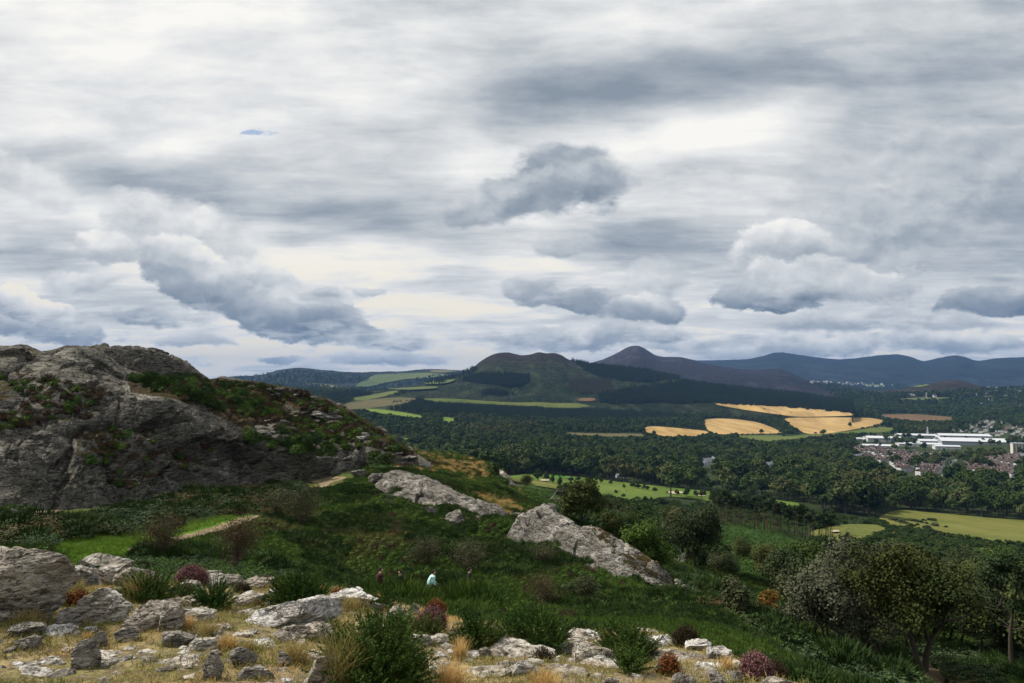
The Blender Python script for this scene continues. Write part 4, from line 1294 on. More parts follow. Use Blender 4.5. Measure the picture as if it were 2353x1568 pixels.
def pine_parts(seed, hgt=15.0, crown=4.2, n=2600, size=0.34, lean=0.6, low=0.55, trunk_r=0.22):
    rng = np.random.default_rng(seed)
    T = Acc(); Cn = Acc()
    k = 9
    pts = [np.array([0, 0, -0.8])]
    lx, ly = rng.normal(size=2) * lean
    for i in range(1, k + 1):
        t = i / k
        pts.append(np.array([lx * t * t + 0.12 * math.sin(5 * t + seed), ly * t * t, hgt * t * 0.96]))
    T.add(tube(pts, np.linspace(trunk_r, trunk_r * 0.25, k + 1), 7), 0)
    tips = []
    for i in range(13):
        t = rng.uniform(low, 0.98)
        p = pts[0] + (pts[-1] - pts[0]) * t
        idx = min(k - 1, int(t * k)); p = pts[idx] + (pts[idx + 1] - pts[idx]) * (t * k - idx)
        a = rng.uniform(0, 2 * math.pi)
        ln = crown * rng.uniform(0.5, 1.0) * (1.15 - 0.55 * (t - low) / (1 - low))
        o = []
        branches(rng, p, (math.cos(a), math.sin(a), 0.35), ln, trunk_r * 0.28, 1, o, tips, 0.7, 0.2, 0.25, 4, 3, 4)
        for q in o:
            T.add(q, 0)
    tips = np.array(tips)
    m = n // len(tips)
    for tp in tips:
        d = rng.normal(size=(m, 3)) * np.array([0.75, 0.75, 0.28]) * crown * 0.17
        Nn = unit(rng.normal(size=(m, 3)) * 0.6 + np.array([0, 0, 1]))
        Cn.add(cards(tp + d + np.array([0, 0, 0.15]), Nn, size * 0.6, size * rng.uniform(0.8, 1.5, m), rng), 0)
    return T, Cn


def tree_thing(name, T, Cn, tmat, cmat, label, cat, loc, rotz=0, scale=1.0, group=None):
    e = bpy.data.objects.new(name, None)
    COL.objects.link(e)
    e.location = loc; e.rotation_euler = (0, 0, rotz); e.scale = (scale,) * 3
    tag(e, label, cat, group)
    link('trunk', T if isinstance(T, bpy.types.Mesh) else T.mesh('trunk', [tmat], True), e)
    if Cn is not None:
        link('crown', Cn if isinstance(Cn, bpy.types.Mesh) else Cn.mesh('crown', [cmat]), e)
    return e


def copy_thing(root, loc, rotz, scale, label=None, group=None):
    r = root.copy()
    COL.objects.link(r)
    r.location = loc; r.rotation_euler = (0, 0, rotz)
    r.scale = (scale,) * 3 if not isinstance(scale, tuple) else scale
    if label: r['label'] = label
    if group: r['group'] = group
    for ch in list(root.children):
        c = ch.copy()
        COL.objects.link(c)
        c.parent = r
    return r


def stuff(name, protos, P, rotz, scl, idx, label, tilt=None):
    """one object that scatters plants (mass vegetation nobody could count) over points P"""
    P = np.asarray(P, np.float32)
    me = bpy.data.meshes.new(name)
    me.vertices.add(len(P))
    me.vertices.foreach_set('co', P.ravel())
    rot = np.zeros((len(P), 3), np.float32)
    rot[:, 2] = rotz
    if tilt is not None:
        rot[:, 0] = tilt
    a = me.attributes.new('rot', 'FLOAT_VECTOR', 'POINT'); a.data.foreach_set('vector', rot.ravel())
    a = me.attributes.new('scl', 'FLOAT', 'POINT'); a.data.foreach_set('value', np.asarray(scl, np.float32))
    a = me.attributes.new('idx', 'INT', 'POINT'); a.data.foreach_set('value', np.asarray(idx, np.int32))
    o = link(name, me)
    ng = bpy.data.node_groups.new(name, 'GeometryNodeTree')
    ng.interface.new_socket('Geometry', in_out='INPUT', socket_type='NodeSocketGeometry')
    ng.interface.new_socket('Geometry', in_out='OUTPUT', socket_type='NodeSocketGeometry')
    N = ng.nodes
    gi, go = N.new('NodeGroupInput'), N.new('NodeGroupOutput')
    ip = N.new('GeometryNodeInstanceOnPoints')
    jn = N.new('GeometryNodeJoinGeometry')
    gti = []
    for k, pm in enumerate(protos):
        po = bpy.data.objects.new('plant_shape', pm)
        oi = N.new('GeometryNodeObjectInfo')
        oi.inputs['Object'].default_value = po
        oi.inputs['As Instance'].default_value = True
        gti.append(oi)
    for oi in reversed(gti):
        ng.links.new(oi.outputs['Geometry'], jn.inputs[0])

    def attr(nm, dt):
        nd = N.new('GeometryNodeInputNamedAttribute')
        nd.data_type = dt
        nd.inputs['Name'].default_value = nm
        return nd.outputs['Attribute']
    ng.links.new(gi.outputs[0], ip.inputs['Points'])
    ng.links.new(jn.outputs[0], ip.inputs['Instance'])
    if len(protos) > 1:
        ip.inputs['Pick Instance'].default_value = True
        ng.links.new(attr('idx', 'INT'), ip.inputs['Instance Index'])
    er = N.new('FunctionNodeEulerToRotation')
    ng.links.new(attr('rot', 'FLOAT_VECTOR'), er.inputs[0])
    ng.links.new(er.outputs[0], ip.inputs['Rotation'])
    ng.links.new(attr('scl', 'FLOAT'), ip.inputs['Scale'])
    ng.links.new(ip.outputs[0], go.inputs[0])
    md = o.modifiers.new('scatter', 'NODES')
    md.node_group = ng
    tag(o, label, kind='stuff')
    return o


# fast ground height from the polar table
_lat = np.log(np.hypot(GV[:, 0], GV[:, 1])).reshape(len(LR), len(AZ))[:, 0]
_GZ = GV[:, 2].reshape(len(LR), len(AZ))[:, :900]


def gz_np(x, y):
    """same faces as the mesh: bilinear in the polar grid (close enough to the triangles)"""
    lr = np.log(np.hypot(x, y)); az = np.arctan2(x, y)
    i = np.clip(np.searchsorted(LR, lr) - 1, 0, len(LR) - 2)
    u = (np.tan(az) - math.tan(AZ0)) / (math.tan(AZ1) - math.tan(AZ0)) * 899
    j = np.clip(np.floor(u).astype(int), 0, 898)
    fi = np.clip((lr - LR[i]) / (LR[i + 1] - LR[i]), 0, 1); fj = np.clip(u - j, 0, 1)
    return (_GZ[i, j] * (1 - fi) * (1 - fj) + _GZ[i + 1, j] * fi * (1 - fj) + _GZ[i, j + 1] * (1 - fi) * fj + _GZ[i + 1, j + 1] * fi * fj)


def wedge(r0, r1, s, px0=-200, px1=2560, jit=0.85, rng=RNG):
    """jittered world grid inside a wedge of the view"""
    xs = np.arange(-r1, r1, s); ys = np.arange(0, r1, s)
    X, Y = np.meshgrid(xs, ys)
    X = X.ravel() + rng.uniform(-0.5, 0.5, X.size) * s * jit
    Y = Y.ravel() + rng.uniform(-0.5, 0.5, Y.size) * s * jit
    rad = np.hypot(X, Y)
    t = X / np.maximum(Y, 0.01)
    k = (rad > r0) & (rad < r1) & (t > (px0 - 1176) / FPX) & (t < (px1 - 1176) / FPX) & (Y > 0)
    return X[k], Y[k]


def in_any(px, py, polys):
    r = np.zeros(np.shape(px), bool)
    for p in polys:
        r |= in_poly(px, py, p)
    return r


# ------------------------------------------------------------------ built-up places (outlines kept mostly clear of trees)
ESTATES = [
    [(1945, 1033), (2000, 1030), (2060, 1040), (2120, 1044), (2168, 1050), (2160, 1080), (2140, 1100), (2080, 1090), (2030, 1066), (1960, 1046)],
    [(2205, 1070), (2260, 1058), (2352, 1050), (2500, 1050), (2500, 1110), (2352, 1098), (2290, 1096), (2212, 1082)],
    [(2170, 988), (2215, 982), (2250, 968), (2300, 966), (2352, 985), (2500, 985), (2500, 1012), (2352, 1006), (2290, 1003), (2230, 997)],
]
WORKS = [[(1955, 1008), (2040, 998), (2160, 996), (2270, 998), (2320, 1010), (2310, 1022), (2200, 1036), (2130, 1034), (1990, 1026)], [(2290, 1020), (2400, 1018), (2400, 1048), (2330, 1048)]]
CLEAR = [[(2145, 1108), (2166, 1080), (2174, 1058), (2200, 1050), (2206, 1056), (2194, 1080), (2172, 1108)],
         [(1414, 1092), (1440, 1092), (1440, 1104), (1414, 1104)],
         [(1754, 1068), (1782, 1068), (1784, 1108), (1752, 1108)], [(1606, 1056), (1650, 1056), (1652, 1104), (1604, 1104)]]
CONIF = [[(1298, 930), (1420, 930), (1540, 938), (1560, 962), (1500, 968), (1400, 972), (1300, 968)],
         [(843, 919), (950, 921), (1100, 926), (1298, 934), (1300, 968), (1150, 966), (1000, 956), (900, 946), (850, 936)],
         [(740, 912), (800, 905), (870, 896), (880, 902), (830, 922), (760, 925)]]
HILLWOOD = [[(1055, 873), (1080, 864), (1130, 861), (1216, 862), (1210, 880), (1190, 890), (1130, 885), (1075, 877)],
            [(1310, 826), (1350, 834), (1411, 842), (1470, 849), (1521, 857), (1577, 870), (1466, 879), (1383, 868), (1342, 850)],
            [(1577, 876), (1640, 884), (1720, 892), (1800, 900), (1870, 908), (1960, 925), (2010, 943), (1963, 948), (1784, 934), (1632, 926), (1375, 926), (1375, 908), (1452, 894), (1521, 886)],
            [(970, 888), (1000, 874), (1050, 861), (1089, 846), (1096, 850), (1060, 864), (1010, 880), (985, 889)],
            [(1140, 900), (1180, 905), (1150, 909), (1100, 906)]]
LARCH = [[(1306, 878), (1340, 872), (1400, 872), (1410, 888), (1390, 902), (1340, 905), (1310, 892)]]

TREES = [far_tree(100 + k, M['oak'] if k < 5 else M['ash'], w=5.2 + 0.5 * (k % 3), h=4.8 + 0.8 * (k % 2), trunk=3.2) for k in range(7)]
TREESM = [far_tree(150 + k, M['oak'], w=5.6, h=5.2, n=330, size=1.8, trunk=3.2) for k in range(5)]
SPRUCES = [spruce_tree(200 + k, M['spruce'], 14 + k, 2.7) for k in range(3)] + [spruce_tree(210, M['larch'], 13, 2.6)]


def valley_forest():
    X, Y, S, I = [], [], [], []
    for r0, r1, s, sc in ((560, 1000, 13.0, 1.75), (1000, 1350, 12.5, 1.45), (1350, 3000, 12.5, 1.2), (3000, 4600, 17, 1.6)):
        x, y = wedge(r0, r1, s, 520, 2560)
        X.append(x); Y.append(y); S.append(np.full(len(x), sc))
    X = np.concatenate(X); Y = np.concatenate(Y); S = np.concatenate(S)
    Z = gz_np(X, Y)
    S = S * RNG.uniform(0.5, 1.3, len(X)) * (1 + 0.28 * fbm(np.stack([X, Y, 0 * X], 1) / 140.0, 3, 4))
    px, py = project(np.stack([X, Y, Z], 1))
    px2, py2 = project(np.stack([X, Y, Z + 8 * S], 1))
    px3, py3 = project(np.stack([X, Y, Z + 4 * S], 1))
    rad = np.hypot(X, Y)
    bad = in_any(px, py, FIELDS) | in_any(px2, py2, FIELDS) | in_any(px3, py3, FIELDS) | in_any(px, py, CLEAR) | in_any(px2, py2, CLEAR)
    town = in_any(px, py, ESTATES) | in_any(px2, py2, ESTATES)
    bad |= town & (RNG.random(len(X)) < 0.85)
    wk = in_any(px, py, WORKS) | in_any(px2, py2, WORKS)
    px4, py4 = project(np.stack([X, Y, Z + 11 * S], 1))
    wk |= in_any(px3, py3, WORKS) | in_any(px4, py4, WORKS)
    bad |= wk & (RNG.random(len(X)) < 0.93)
    bad |= (in_any(px3, py3, ESTATES) | in_any(px4, py4, ESTATES)) & (RNG.random(len(X)) < 0.62)
    # land that is open in the near valley
    bad |= (rad < 700) & (px < 1230) & ((rad < 590))
    bad |= (px > 1180) & (px < 1500) & (py > 1098 + 0) & (rad < 800) & ~in_poly(px, py, [(1180, 1085), (1500, 1118), (1500, 1110), (1180, 1070)])
    bad |= (rad < 640) & (px > 1180) & (py > 1160)
    bad |= (rad < 720) & (px > 1460) & (px < 1880) & (py > 1146)
    # far patchwork of hedged fields beyond 3 km
    pt = fbm(np.stack([X, Y, 0 * X], 1) / np.array([420.0, 420.0, 1]), 3, 14)
    bad |= (rad > 3100) & (px > 1950) & (pt > 0.12)
    # small clearings
    bad |= (fbm(np.stack([X, Y, 0 * X], 1) / 90.0, 2, 24) > 0.58)
    k = ~bad
    X, Y, Z, S, px, py, rad = X[k], Y[k], Z[k], S[k], px[k], py[k], rad[k]
    con = in_any(px, py, CONIF)
    rot = RNG.uniform(0, 6.28, len(X))
    # the nearest broadleaves as trees of their own
    near = np.where(~con & (px > 935) & (px < 2352) & (rad < 1100))[0]
    near = near[np.argsort(rad[near])][:280]
    protos = []
    for t in TREES:
        o = bpy.data.objects.new('broadleaf_tree', t)
        protos.append(o)
    for q, i in enumerate(near):
        o = protos[q % 7].copy()
        COL.objects.link(o)
        o.location = (X[i], Y[i], Z[i]); o.rotation_euler = (0, 0, rot[i]); o.scale = (S[i],) * 3
        d = 'dark green' if q % 7 < 5 else 'olive green'
        tag(o, d + ' round topped tree at the near edge of the valley wood', 'tree', 'trees along the near edge of the valley wood')
    rest = np.ones(len(X), bool)
    rest[near] = False
    b = rest & ~con & (rad < 1500)
    P = np.stack([X, Y, Z], 1)
    rr_ = RNG.random(len(X))
    stuff('forest', TREES, P[b], rot[b], S[b], np.where(rr_[b] < 0.86, (rr_[b] * 1000).astype(int) % 5, 5 + (rr_[b] * 1000).astype(int) % 2), 'dense broadleaf wood filling the near valley')
    b = rest & ~con & (rad >= 1500)
    stuff('forest', TREESM, P[b], rot[b], S[b], (rr_[b] * 1000).astype(int) % 5, 'broadleaf woods and hedges of the far valley')
    # plantations, planted closer
    x, y = wedge(1700, 3400, 8.0, 700, 1650)
    z = gz_np(x, y)
    px, py = project(np.stack([x, y, z], 1))
    px2, py2 = project(np.stack([x, y, z + 10], 1))
    k = in_any(px, py, CONIF) & ~in_any(px, py, FIELDS) & ~in_any(px2, py2, FIELDS)
    n = k.sum()
    stuff('conifer_forest', SPRUCES[:3], np.stack([x, y, z], 1)[k], RNG.uniform(0, 6, n), RNG.uniform(0.75, 1.15, n), RNG.integers(0, 3, n), 'dark spruce plantation on the valley side')


def hill_woods():
    """woods on the heath hill, standing on its own surface"""
    P, I = [], []
    rng = np.random.default_rng(77)
    for poly, kind in [(p, 0) for p in HILLWOOD] + [(p, 1) for p in LARCH]:
        xs = [p[0] for p in poly]; ys = [p[1] for p in poly]
        area = abs(sum(poly[i][0] * poly[(i + 1) % len(poly)][1] - poly[(i + 1) % len(poly)][0] * poly[i][1] for i in range(len(poly)))) / 2
        n = int(area * (0.75 if kind == 0 else 0.40))
        got = 0
        for _ in range(n * 6):
            if got >= n:
                break
            a, b = rng.uniform(min(xs), max(xs)), rng.uniform(min(ys), max(ys))
            wb = fbm(np.array([[a / 9.0, b / 5.0, 0.5]]), 3, 88)[0]
            if not in_poly(a + wb * 22, b + wb * 7, poly):
                continue
            h = hit_all(a, b, 2400, [BV_LSL, BV_G])
            if h:
                P.append(tuple(h[0])); I.append(3 if kind else rng.integers(0, 3)); got += 1
    P = np.array(P); P[:, 2] -= 1
    n = len(P)
    I = np.array(I)
    stuff('hill_forest', SPRUCES, P, rng.uniform(0, 6, n), rng.uniform(0.8, 1.35, n), I, 'dark conifer woods on the slopes of the heath hill')
    # scattered gorse and thorn on the open hill
    P = []
    for _ in range(1500):
        a, b = rng.uniform(880, 1900), rng.uniform(815, 925)
        if in_any(a, b, FIELDS):
            continue
        h = BV_LSL.ray_cast(ORG, Vector(ray(a, b)).normalized())
        if h[0] is not None:
            P.append(tuple(h[0]))
    P = np.array(P); n = len(P)
    P[:, 2] -= 2
    stuff('scattered_scrub', TREESM[:3], P, rng.uniform(0, 6, n), rng.uniform(0.18, 0.55, n), rng.integers(0, 3, n), 'scattered thorn bushes over the open heath hill')
    # woods on the far hills and in the gap between
    P = []
    for poly, n, bvs in (([(540, 868), (690, 850), (860, 862), (840, 880), (700, 884), (560, 880)], 700, [BV_LEFT]),
                         ([(560, 882), (700, 886), (960, 898), (960, 906), (700, 904), (560, 900)], 900, [BV_LEFT, BV_G]),
                         ([(1060, 852), (1100, 852), (1000, 880), (900, 892), (850, 892)], 500, [BV_LEFT]),
                         ([(1870, 884), (2060, 880), (2120, 895), (2060, 905), (1900, 900)], 900, [BV_G, BV_FAR, BV_GSL]),
                         ([(1900, 905), (2150, 905), (2352, 890), (2352, 945), (2150, 945), (1950, 930)], 2600, [BV_G, BV_KN])):
        xs = [p[0] for p in poly]; ys = [p[1] for p in poly]
        for _ in range(n):
            a, b = rng.uniform(min(xs), max(xs)), rng.uniform(min(ys), max(ys))
            if not in_poly(a, b, poly) or in_any(a, b, FIELDS):
                continue
            h = hit_all(a, b, 3000, bvs)
            if h:
                P.append(tuple(h[0]))
    P = np.array(P); n = len(P)
    stuff('far_woods', TREESM[:3], P, rng.uniform(0, 6, n), rng.uniform(1.0, 2.0, n), rng.integers(0, 3, n), 'far woods and hedgerows at the foot of the mountains')


valley_forest()
hill_woods()
# ------------------------------------------------------------------ plants of the bowl and the slopes
def sprig_clump(seed, mat, w=0.45, h=0.42, n=150, ln=0.24, wd=0.035, upb=0.9, mat2=None, frac=0.0, body=60):
    rng = np.random.default_rng(seed)
    A = Acc()
    d = unit(rng.normal(size=(n, 3))); d[:, 2] = np.abs(d[:, 2])
    base = d * np.array([w, w, h]) * rng.uniform(0.55, 0.95, n)[:, None]
    D = unit(d * np.array([1, 1, 0.7]) + np.array([0, 0, upb]) + rng.normal(size=(n, 3)) * 0.22)
    V, F = spikes(base, D, ln * rng.uniform(0.6, 1.3, n), wd, rng)
    mi = (rng.random(n) < frac).astype(int) if mat2 else np.zeros(n, int)
    A.V.append(V); A.F.append(F); A.M.append(mi); A.n += len(V)
    # woody leafy body below the tips
    d = unit(rng.normal(size=(body, 3))); d[:, 2] = np.abs(d[:, 2])
    A.add(cards(d * np.array([w, w, h]) * 0.72, unit(d + np.array([0, 0, 0.5])), 0.20 * w / 0.45, 0.24 * w / 0.45, rng), 0)
    return A.mesh('clump', [mat] + ([mat2] if mat2 else []))


def bush_blob(seed, mat, w=1.0, h=0.8, n=420, size=0.22, nl=6):
    rng = np.random.default_rng(seed)
    return Acc().add(lobes_crown(rng, w, h, h * 0.55, nl, n, size), 0).mesh('bush', [mat])


def bracken_clump(seed, mat, n=8, ln=0.8):
    rng = np.random.default_rng(seed)
    A = Acc()
    for i in range(n):
        a = i / n * 6.28 + rng.uniform(-0.4, 0.4)
        u = np.array([math.cos(a), math.sin(a), 0])
        k = 9
        t = np.linspace(0.15, 1, k)
        P = u[None, :] * (t * ln * 0.75)[:, None] + np.array([0, 0, 1]) * (0.55 * ln * np.sin(t * 2.2))[:, None]
        s = np.array([-u[1], u[0], 0])
        for sg in (-1, 1):
            D = unit(s * sg + u * 0.45 + np.array([0, 0, -0.1]))
            C = P + D * (0.16 * ln * (1.15 - t))[:, None]
            Nn = unit(np.array([0, 0, 1.0]) + u * 0.5 + rng.normal(size=(k, 3)) * 0.6)
            A.add(cards(C, Nn, 0.075 * ln, 0.33 * ln * (1.2 - t) * rng.uniform(0.5, 1.2, k), rng, up=np.tile(D, (k, 1)) * 3), 0)
    return A.mesh('bracken', [mat])


def leggy_bush(seed, lmat, w=1.0, h=1.3, stems=16, n=700, size=0.055):
    rng = np.random.default_rng(seed)
    A = Acc(); tips = []; o = []
    for i in range(stems):
        a = rng.uniform(0, 6.28)
        branches(rng, (0, 0, 0), (math.cos(a) * 0.55, math.sin(a) * 0.55, 1), h * rng.uniform(0.4, 0.6), 0.014 * h, 2, o, tips, 0.5, 0.16, 0.25, 4, 3, 3)
    for q in o:
        A.add(q, 1)
    tips = np.array(tips)
    m = max(1, n // len(tips))
    C = np.repeat(tips, m, 0) + rng.normal(size=(len(tips) * m, 3)) * 0.10 * h
    A.add(cards(C, unit(rng.normal(size=C.shape) + np.array([0, 0, 0.5])), size, size * 1.4, rng), 0)
    return A.mesh('shrub', [lmat, M['twig']])


def grass_tuft(seed, mat, n=45, ln=0.14, wd=0.004, spread=0.5, rad=0.04, seg=2, bend=0.4):
    rng = np.random.default_rng(seed)
    A = rng.normal(size=(n, 3)) * rad; A[:, 2] = -0.01
    a = rng.uniform(0, 6.28, n)
    D = unit(np.stack([np.cos(a) * spread * rng.random(n), np.sin(a) * spread * rng.random(n), np.ones(n)], 1))
    V, F = spikes(A, D, ln * rng.uniform(0.5, 1.2, n), wd, rng, bend=bend, seg=seg)
    return Acc().add((V, F), 0).mesh('tuft', [mat])


HEATH = [sprig_clump(300 + k, M['heather_g'], n=260, ln=0.20, wd=0.020) for k in range(4)] + [sprig_clump(310, M['heathbrown'], n=220, w=0.4, h=0.3, ln=0.18, wd=0.022)]
BUSHES = [bush_blob(320 + k, M['gorse_d'], 0.9, 0.75, 1100, 0.13, 8) for k in range(3)]
GORSE = [sprig_clump(325 + k, M['gorse_d'] if k < 2 else M['gorse'], w=0.85, h=0.75, n=620, ln=0.24, wd=0.045, upb=0.55, body=160) for k in range(3)]
BRACK = [bracken_clump(330 + k, M['bracken']) for k in range(3)] + [bracken_clump(340 + k, M['brackeng']) for k in range(2)]
LEGGY = [leggy_bush(350, M['leggy'], n=500), leggy_bush(351, M['russet'], n=350)]

GRASS_POLY = [(120, 1242), (330, 1222), (420, 1200), (560, 1174), (610, 1178), (510, 1212), (430, 1238), (330, 1262), (240, 1300), (120, 1315)]
MOOR = [sprig_clump(335 + k, M[m_], w=0.5, h=0.28, n=200, ln=0.30, wd=0.022, upb=0.8, body=20) for k, m_ in enumerate(('dry', 'straw', 'sallow'))]
STRAWP = [[(1085, 1136), (1150, 1145), (1205, 1178), (1200, 1190), (1150, 1182)], [(866, 1208), (900, 1203), (948, 1215), (944, 1236), (892, 1238)], [(1000, 1056), (1100, 1066), (1120, 1098), (1010, 1088)]]

PATHS = [[(685, 1100), (715, 1094), (790, 1090), (805, 1094), (790, 1112), (745, 1130), (700, 1124)],
         [(280, 1262), (340, 1242), (400, 1228), (470, 1212), (560, 1182), (602, 1180), (600, 1196), (520, 1224), (440, 1250), (300, 1285)],
         [(40, 1186), (110, 1164), (160, 1162), (150, 1182), (90, 1194)],
         [(2070, 1505), (2120, 1500), (2160, 1530), (2200, 1590), (2100, 1600), (2075, 1550)],
         [(0, 1195), (180, 1162), (420, 1122), (660, 1088), (820, 1080), (830, 1096), (660, 1108), (420, 1145), (180, 1190), (0, 1215)]]
BRACK_L = [[(-200, 1190), (200, 1175), (430, 1140), (600, 1100), (690, 1112), (700, 1150), (620, 1180), (400, 1235), (120, 1262), (-200, 1270)]]
BRACK_R = [[(1500, 1320), (1620, 1330), (1760, 1400), (1850, 1480), (1800, 1490), (1700, 1430), (1600, 1390), (1530, 1360)],
           [(1830, 1520), (1950, 1490), (2352, 1480), (2352, 1568), (2150, 1600), (1900, 1568)]]
GREEN_HILL = [[(1630, 1195), (1790, 1215), (1880, 1285), (1830, 1360), (1680, 1330), (1640, 1260)], [(1160, 1105), (1330, 1150), (1450, 1200), (1300, 1200), (1150, 1140)]]
HEATHSLOPE = [[(880, 1035), (1230, 1035), (1300, 1130), (1260, 1185), (1180, 1165), (1000, 1095), (880, 1080)]]


def crag_z(x, y):
    z = -1e9
    for bv in CRAGBV:
        h = bv.ray_cast(Vector((x, y, 3000)), Vector((0, 0, -1)))
        if h[0] is not None:
            z = max(z, h[0].z)
    return z


def bowl():
    rng = np.random.default_rng(5)
    x, y = wedge(45, 100, 0.55, -250, 2600, rng=rng)
    x2, y2 = wedge(15, 45, 0.36, -250, 2600, rng=rng)
    x, y = np.concatenate([x, x2]), np.concatenate([y, y2])
    z = gz_np(x, y)
    P = np.stack([x, y, z], 1)
    px, py = project(P)
    rad = np.hypot(x, y)
    keep = np.array([crag_z(a, b) < c + 0.15 for a, b, c in P])
    keep &= ~in_any(px, py, PATHS)
    grass = in_poly(px + rng.normal(size=len(px)) * 8, py + rng.normal(size=len(px)) * 3, GRASS_POLY)
    gap = fbm(P / 3.2, 3, 71)
    nearr = rad < 25
    low = ((px < 620) & (rad < 31)) | ((px < 720) & (rad < 26))
    crowd = (rad > 36.5) & (rad < 41.3) & (px > 835) & (px < 1110)
    f1 = fbm(P / 4.5, 3, 73); f2 = fbm(P / 9.0, 3, 79)
    ang = rng.uniform(0, 6.28, len(x))
    bl = in_any(px, py, BRACK_L); br = in_any(px, py, BRACK_R)
    k = keep & ~grass & ~bl & ~br & (gap < 0.42) & ~low
    q = keep & low & ~grass & (rad > 19)
    stuff('bracken', BRACK + [HEATH[0]], P[q], ang[q], rng.uniform(0.25, 0.5, q.sum()), rng.integers(0, 6, q.sum()), 'low bracken and grass between the outcrop and the bright grass')
    sc = (0.80 + 0.9 * np.maximum(0, f1)) * rng.uniform(0.6, 1.3, len(x))
    keep &= ~(nearr & (px > 600))
    strawy = in_any(px, py, STRAWP)
    q = keep & strawy
    stuff('moor_grass', MOOR[:2], P[q], ang[q], rng.uniform(0.6, 1.1, q.sum()), rng.integers(0, 2, q.sum()), 'orange dry grass patch in the heather')
    keep &= ~strawy
    sc = sc * np.clip(rad / 45, 0.55, 1.0)
    r = rng.random(len(x))
    idx = np.where(r < 0.9, (r * 1000).astype(int) % 4, 4)
    idx = np.where((f2 > 0.35) & (r < 0.5), 4, idx)
    sc = np.where(crowd, rng.uniform(1.5, 1.95, len(x)), sc)
    sc = np.where(crowd & (rad > 39.3), rng.uniform(2.1, 2.5, len(x)), sc)
    sc = np.where(crowd & (rad > 39.3) & ((np.abs(px - 922) < 24) | (np.abs(px - 1074) < 26)), rng.uniform(2.6, 3.1, len(x)), sc)
    sc = np.where((rad >= 41.3) & (rad < 44) & (px > 835) & (px < 1110), 0.7, sc)
    f1 = np.where(crowd | ((rad >= 41.3) & (rad < 44) & (px > 835) & (px < 1110)), 0.0, f1)
    q = k & (f1 < 0.06)
    stuff('heather', HEATH, P[q], ang[q], sc[q], idx[q], 'deep green heather covering the bowl below the outcrop')
    q = k & (f1 >= 0.06)
    P2 = P.copy(); P2[:, 2] += 0.05
    stuff('gorse_scrub', GORSE, P2[q], ang[q], sc[q] * 0.66, idx[q] % 3, 'dark gorse thickets growing in the heather bowl')
    q = keep & (bl | br) & ~grass & ~low
    stuff('bracken', BRACK + GORSE[:2], P[q], ang[q], (rng.uniform(0.5, 1.35, len(x)) * (1 + 0.5 * f1))[q], np.where(rng.random(q.sum()) < 0.82, rng.integers(0, 3, q.sum()), rng.integers(3, 7, q.sum())), 'grey green bracken on the slopes of the bowl')
    q = keep & (gap >= 0.42) & ~grass & ~bl & ~br & ~low & (rng.random(len(x)) < 0.5)
    stuff('bracken', BRACK, P[q], ang[q], rng.uniform(0.5, 0.9, q.sum()), rng.integers(0, 5, q.sum()), 'bracken in the gaps of the heather')
    xn, yn = wedge(15, 25.5, 0.20, 560, 2600, rng=rng)
    Pn = np.stack([xn, yn, gz_np(xn, yn)], 1)
    pxn, pyn = project(Pn)
    fn_ = fbm(Pn / 2.2, 3, 75)
    q = ~in_any(pxn, pyn, PATHS) & ~((pxn < 720) & (np.hypot(xn, yn) < 26))
    n = q.sum()
    stuff('heather', HEATH, Pn[q], rng.uniform(0, 6, n), ((0.34 + 0.40 * np.maximum(0, fn_)) * rng.uniform(0.6, 1.3, len(xn)))[q], rng.integers(0, 4, n), 'fine green heather just below the rim of the outcrop')
    # bright grass
    x, y = wedge(22, 60, 0.20, -50, 640, rng=rng)
    P = np.stack([x, y, gz_np(x, y)], 1)
    px, py = project(P)
    q = in_poly(px + rng.normal(size=len(px)) * 5, py + rng.normal(size=len(px)) * 2, GRASS_POLY) & ~in_any(px, py, PATHS[:2])
    gt = [grass_tuft(360 + i, M['greeng'], 26, 0.22, 0.012, 0.7, 0.10) for i in range(3)]
    n = q.sum()
    stuff('green_grass', gt, P[q], rng.uniform(0, 6, n), rng.uniform(0.5, 1.1, n), rng.integers(0, 3, n), 'bright green grass beside the climbing path')


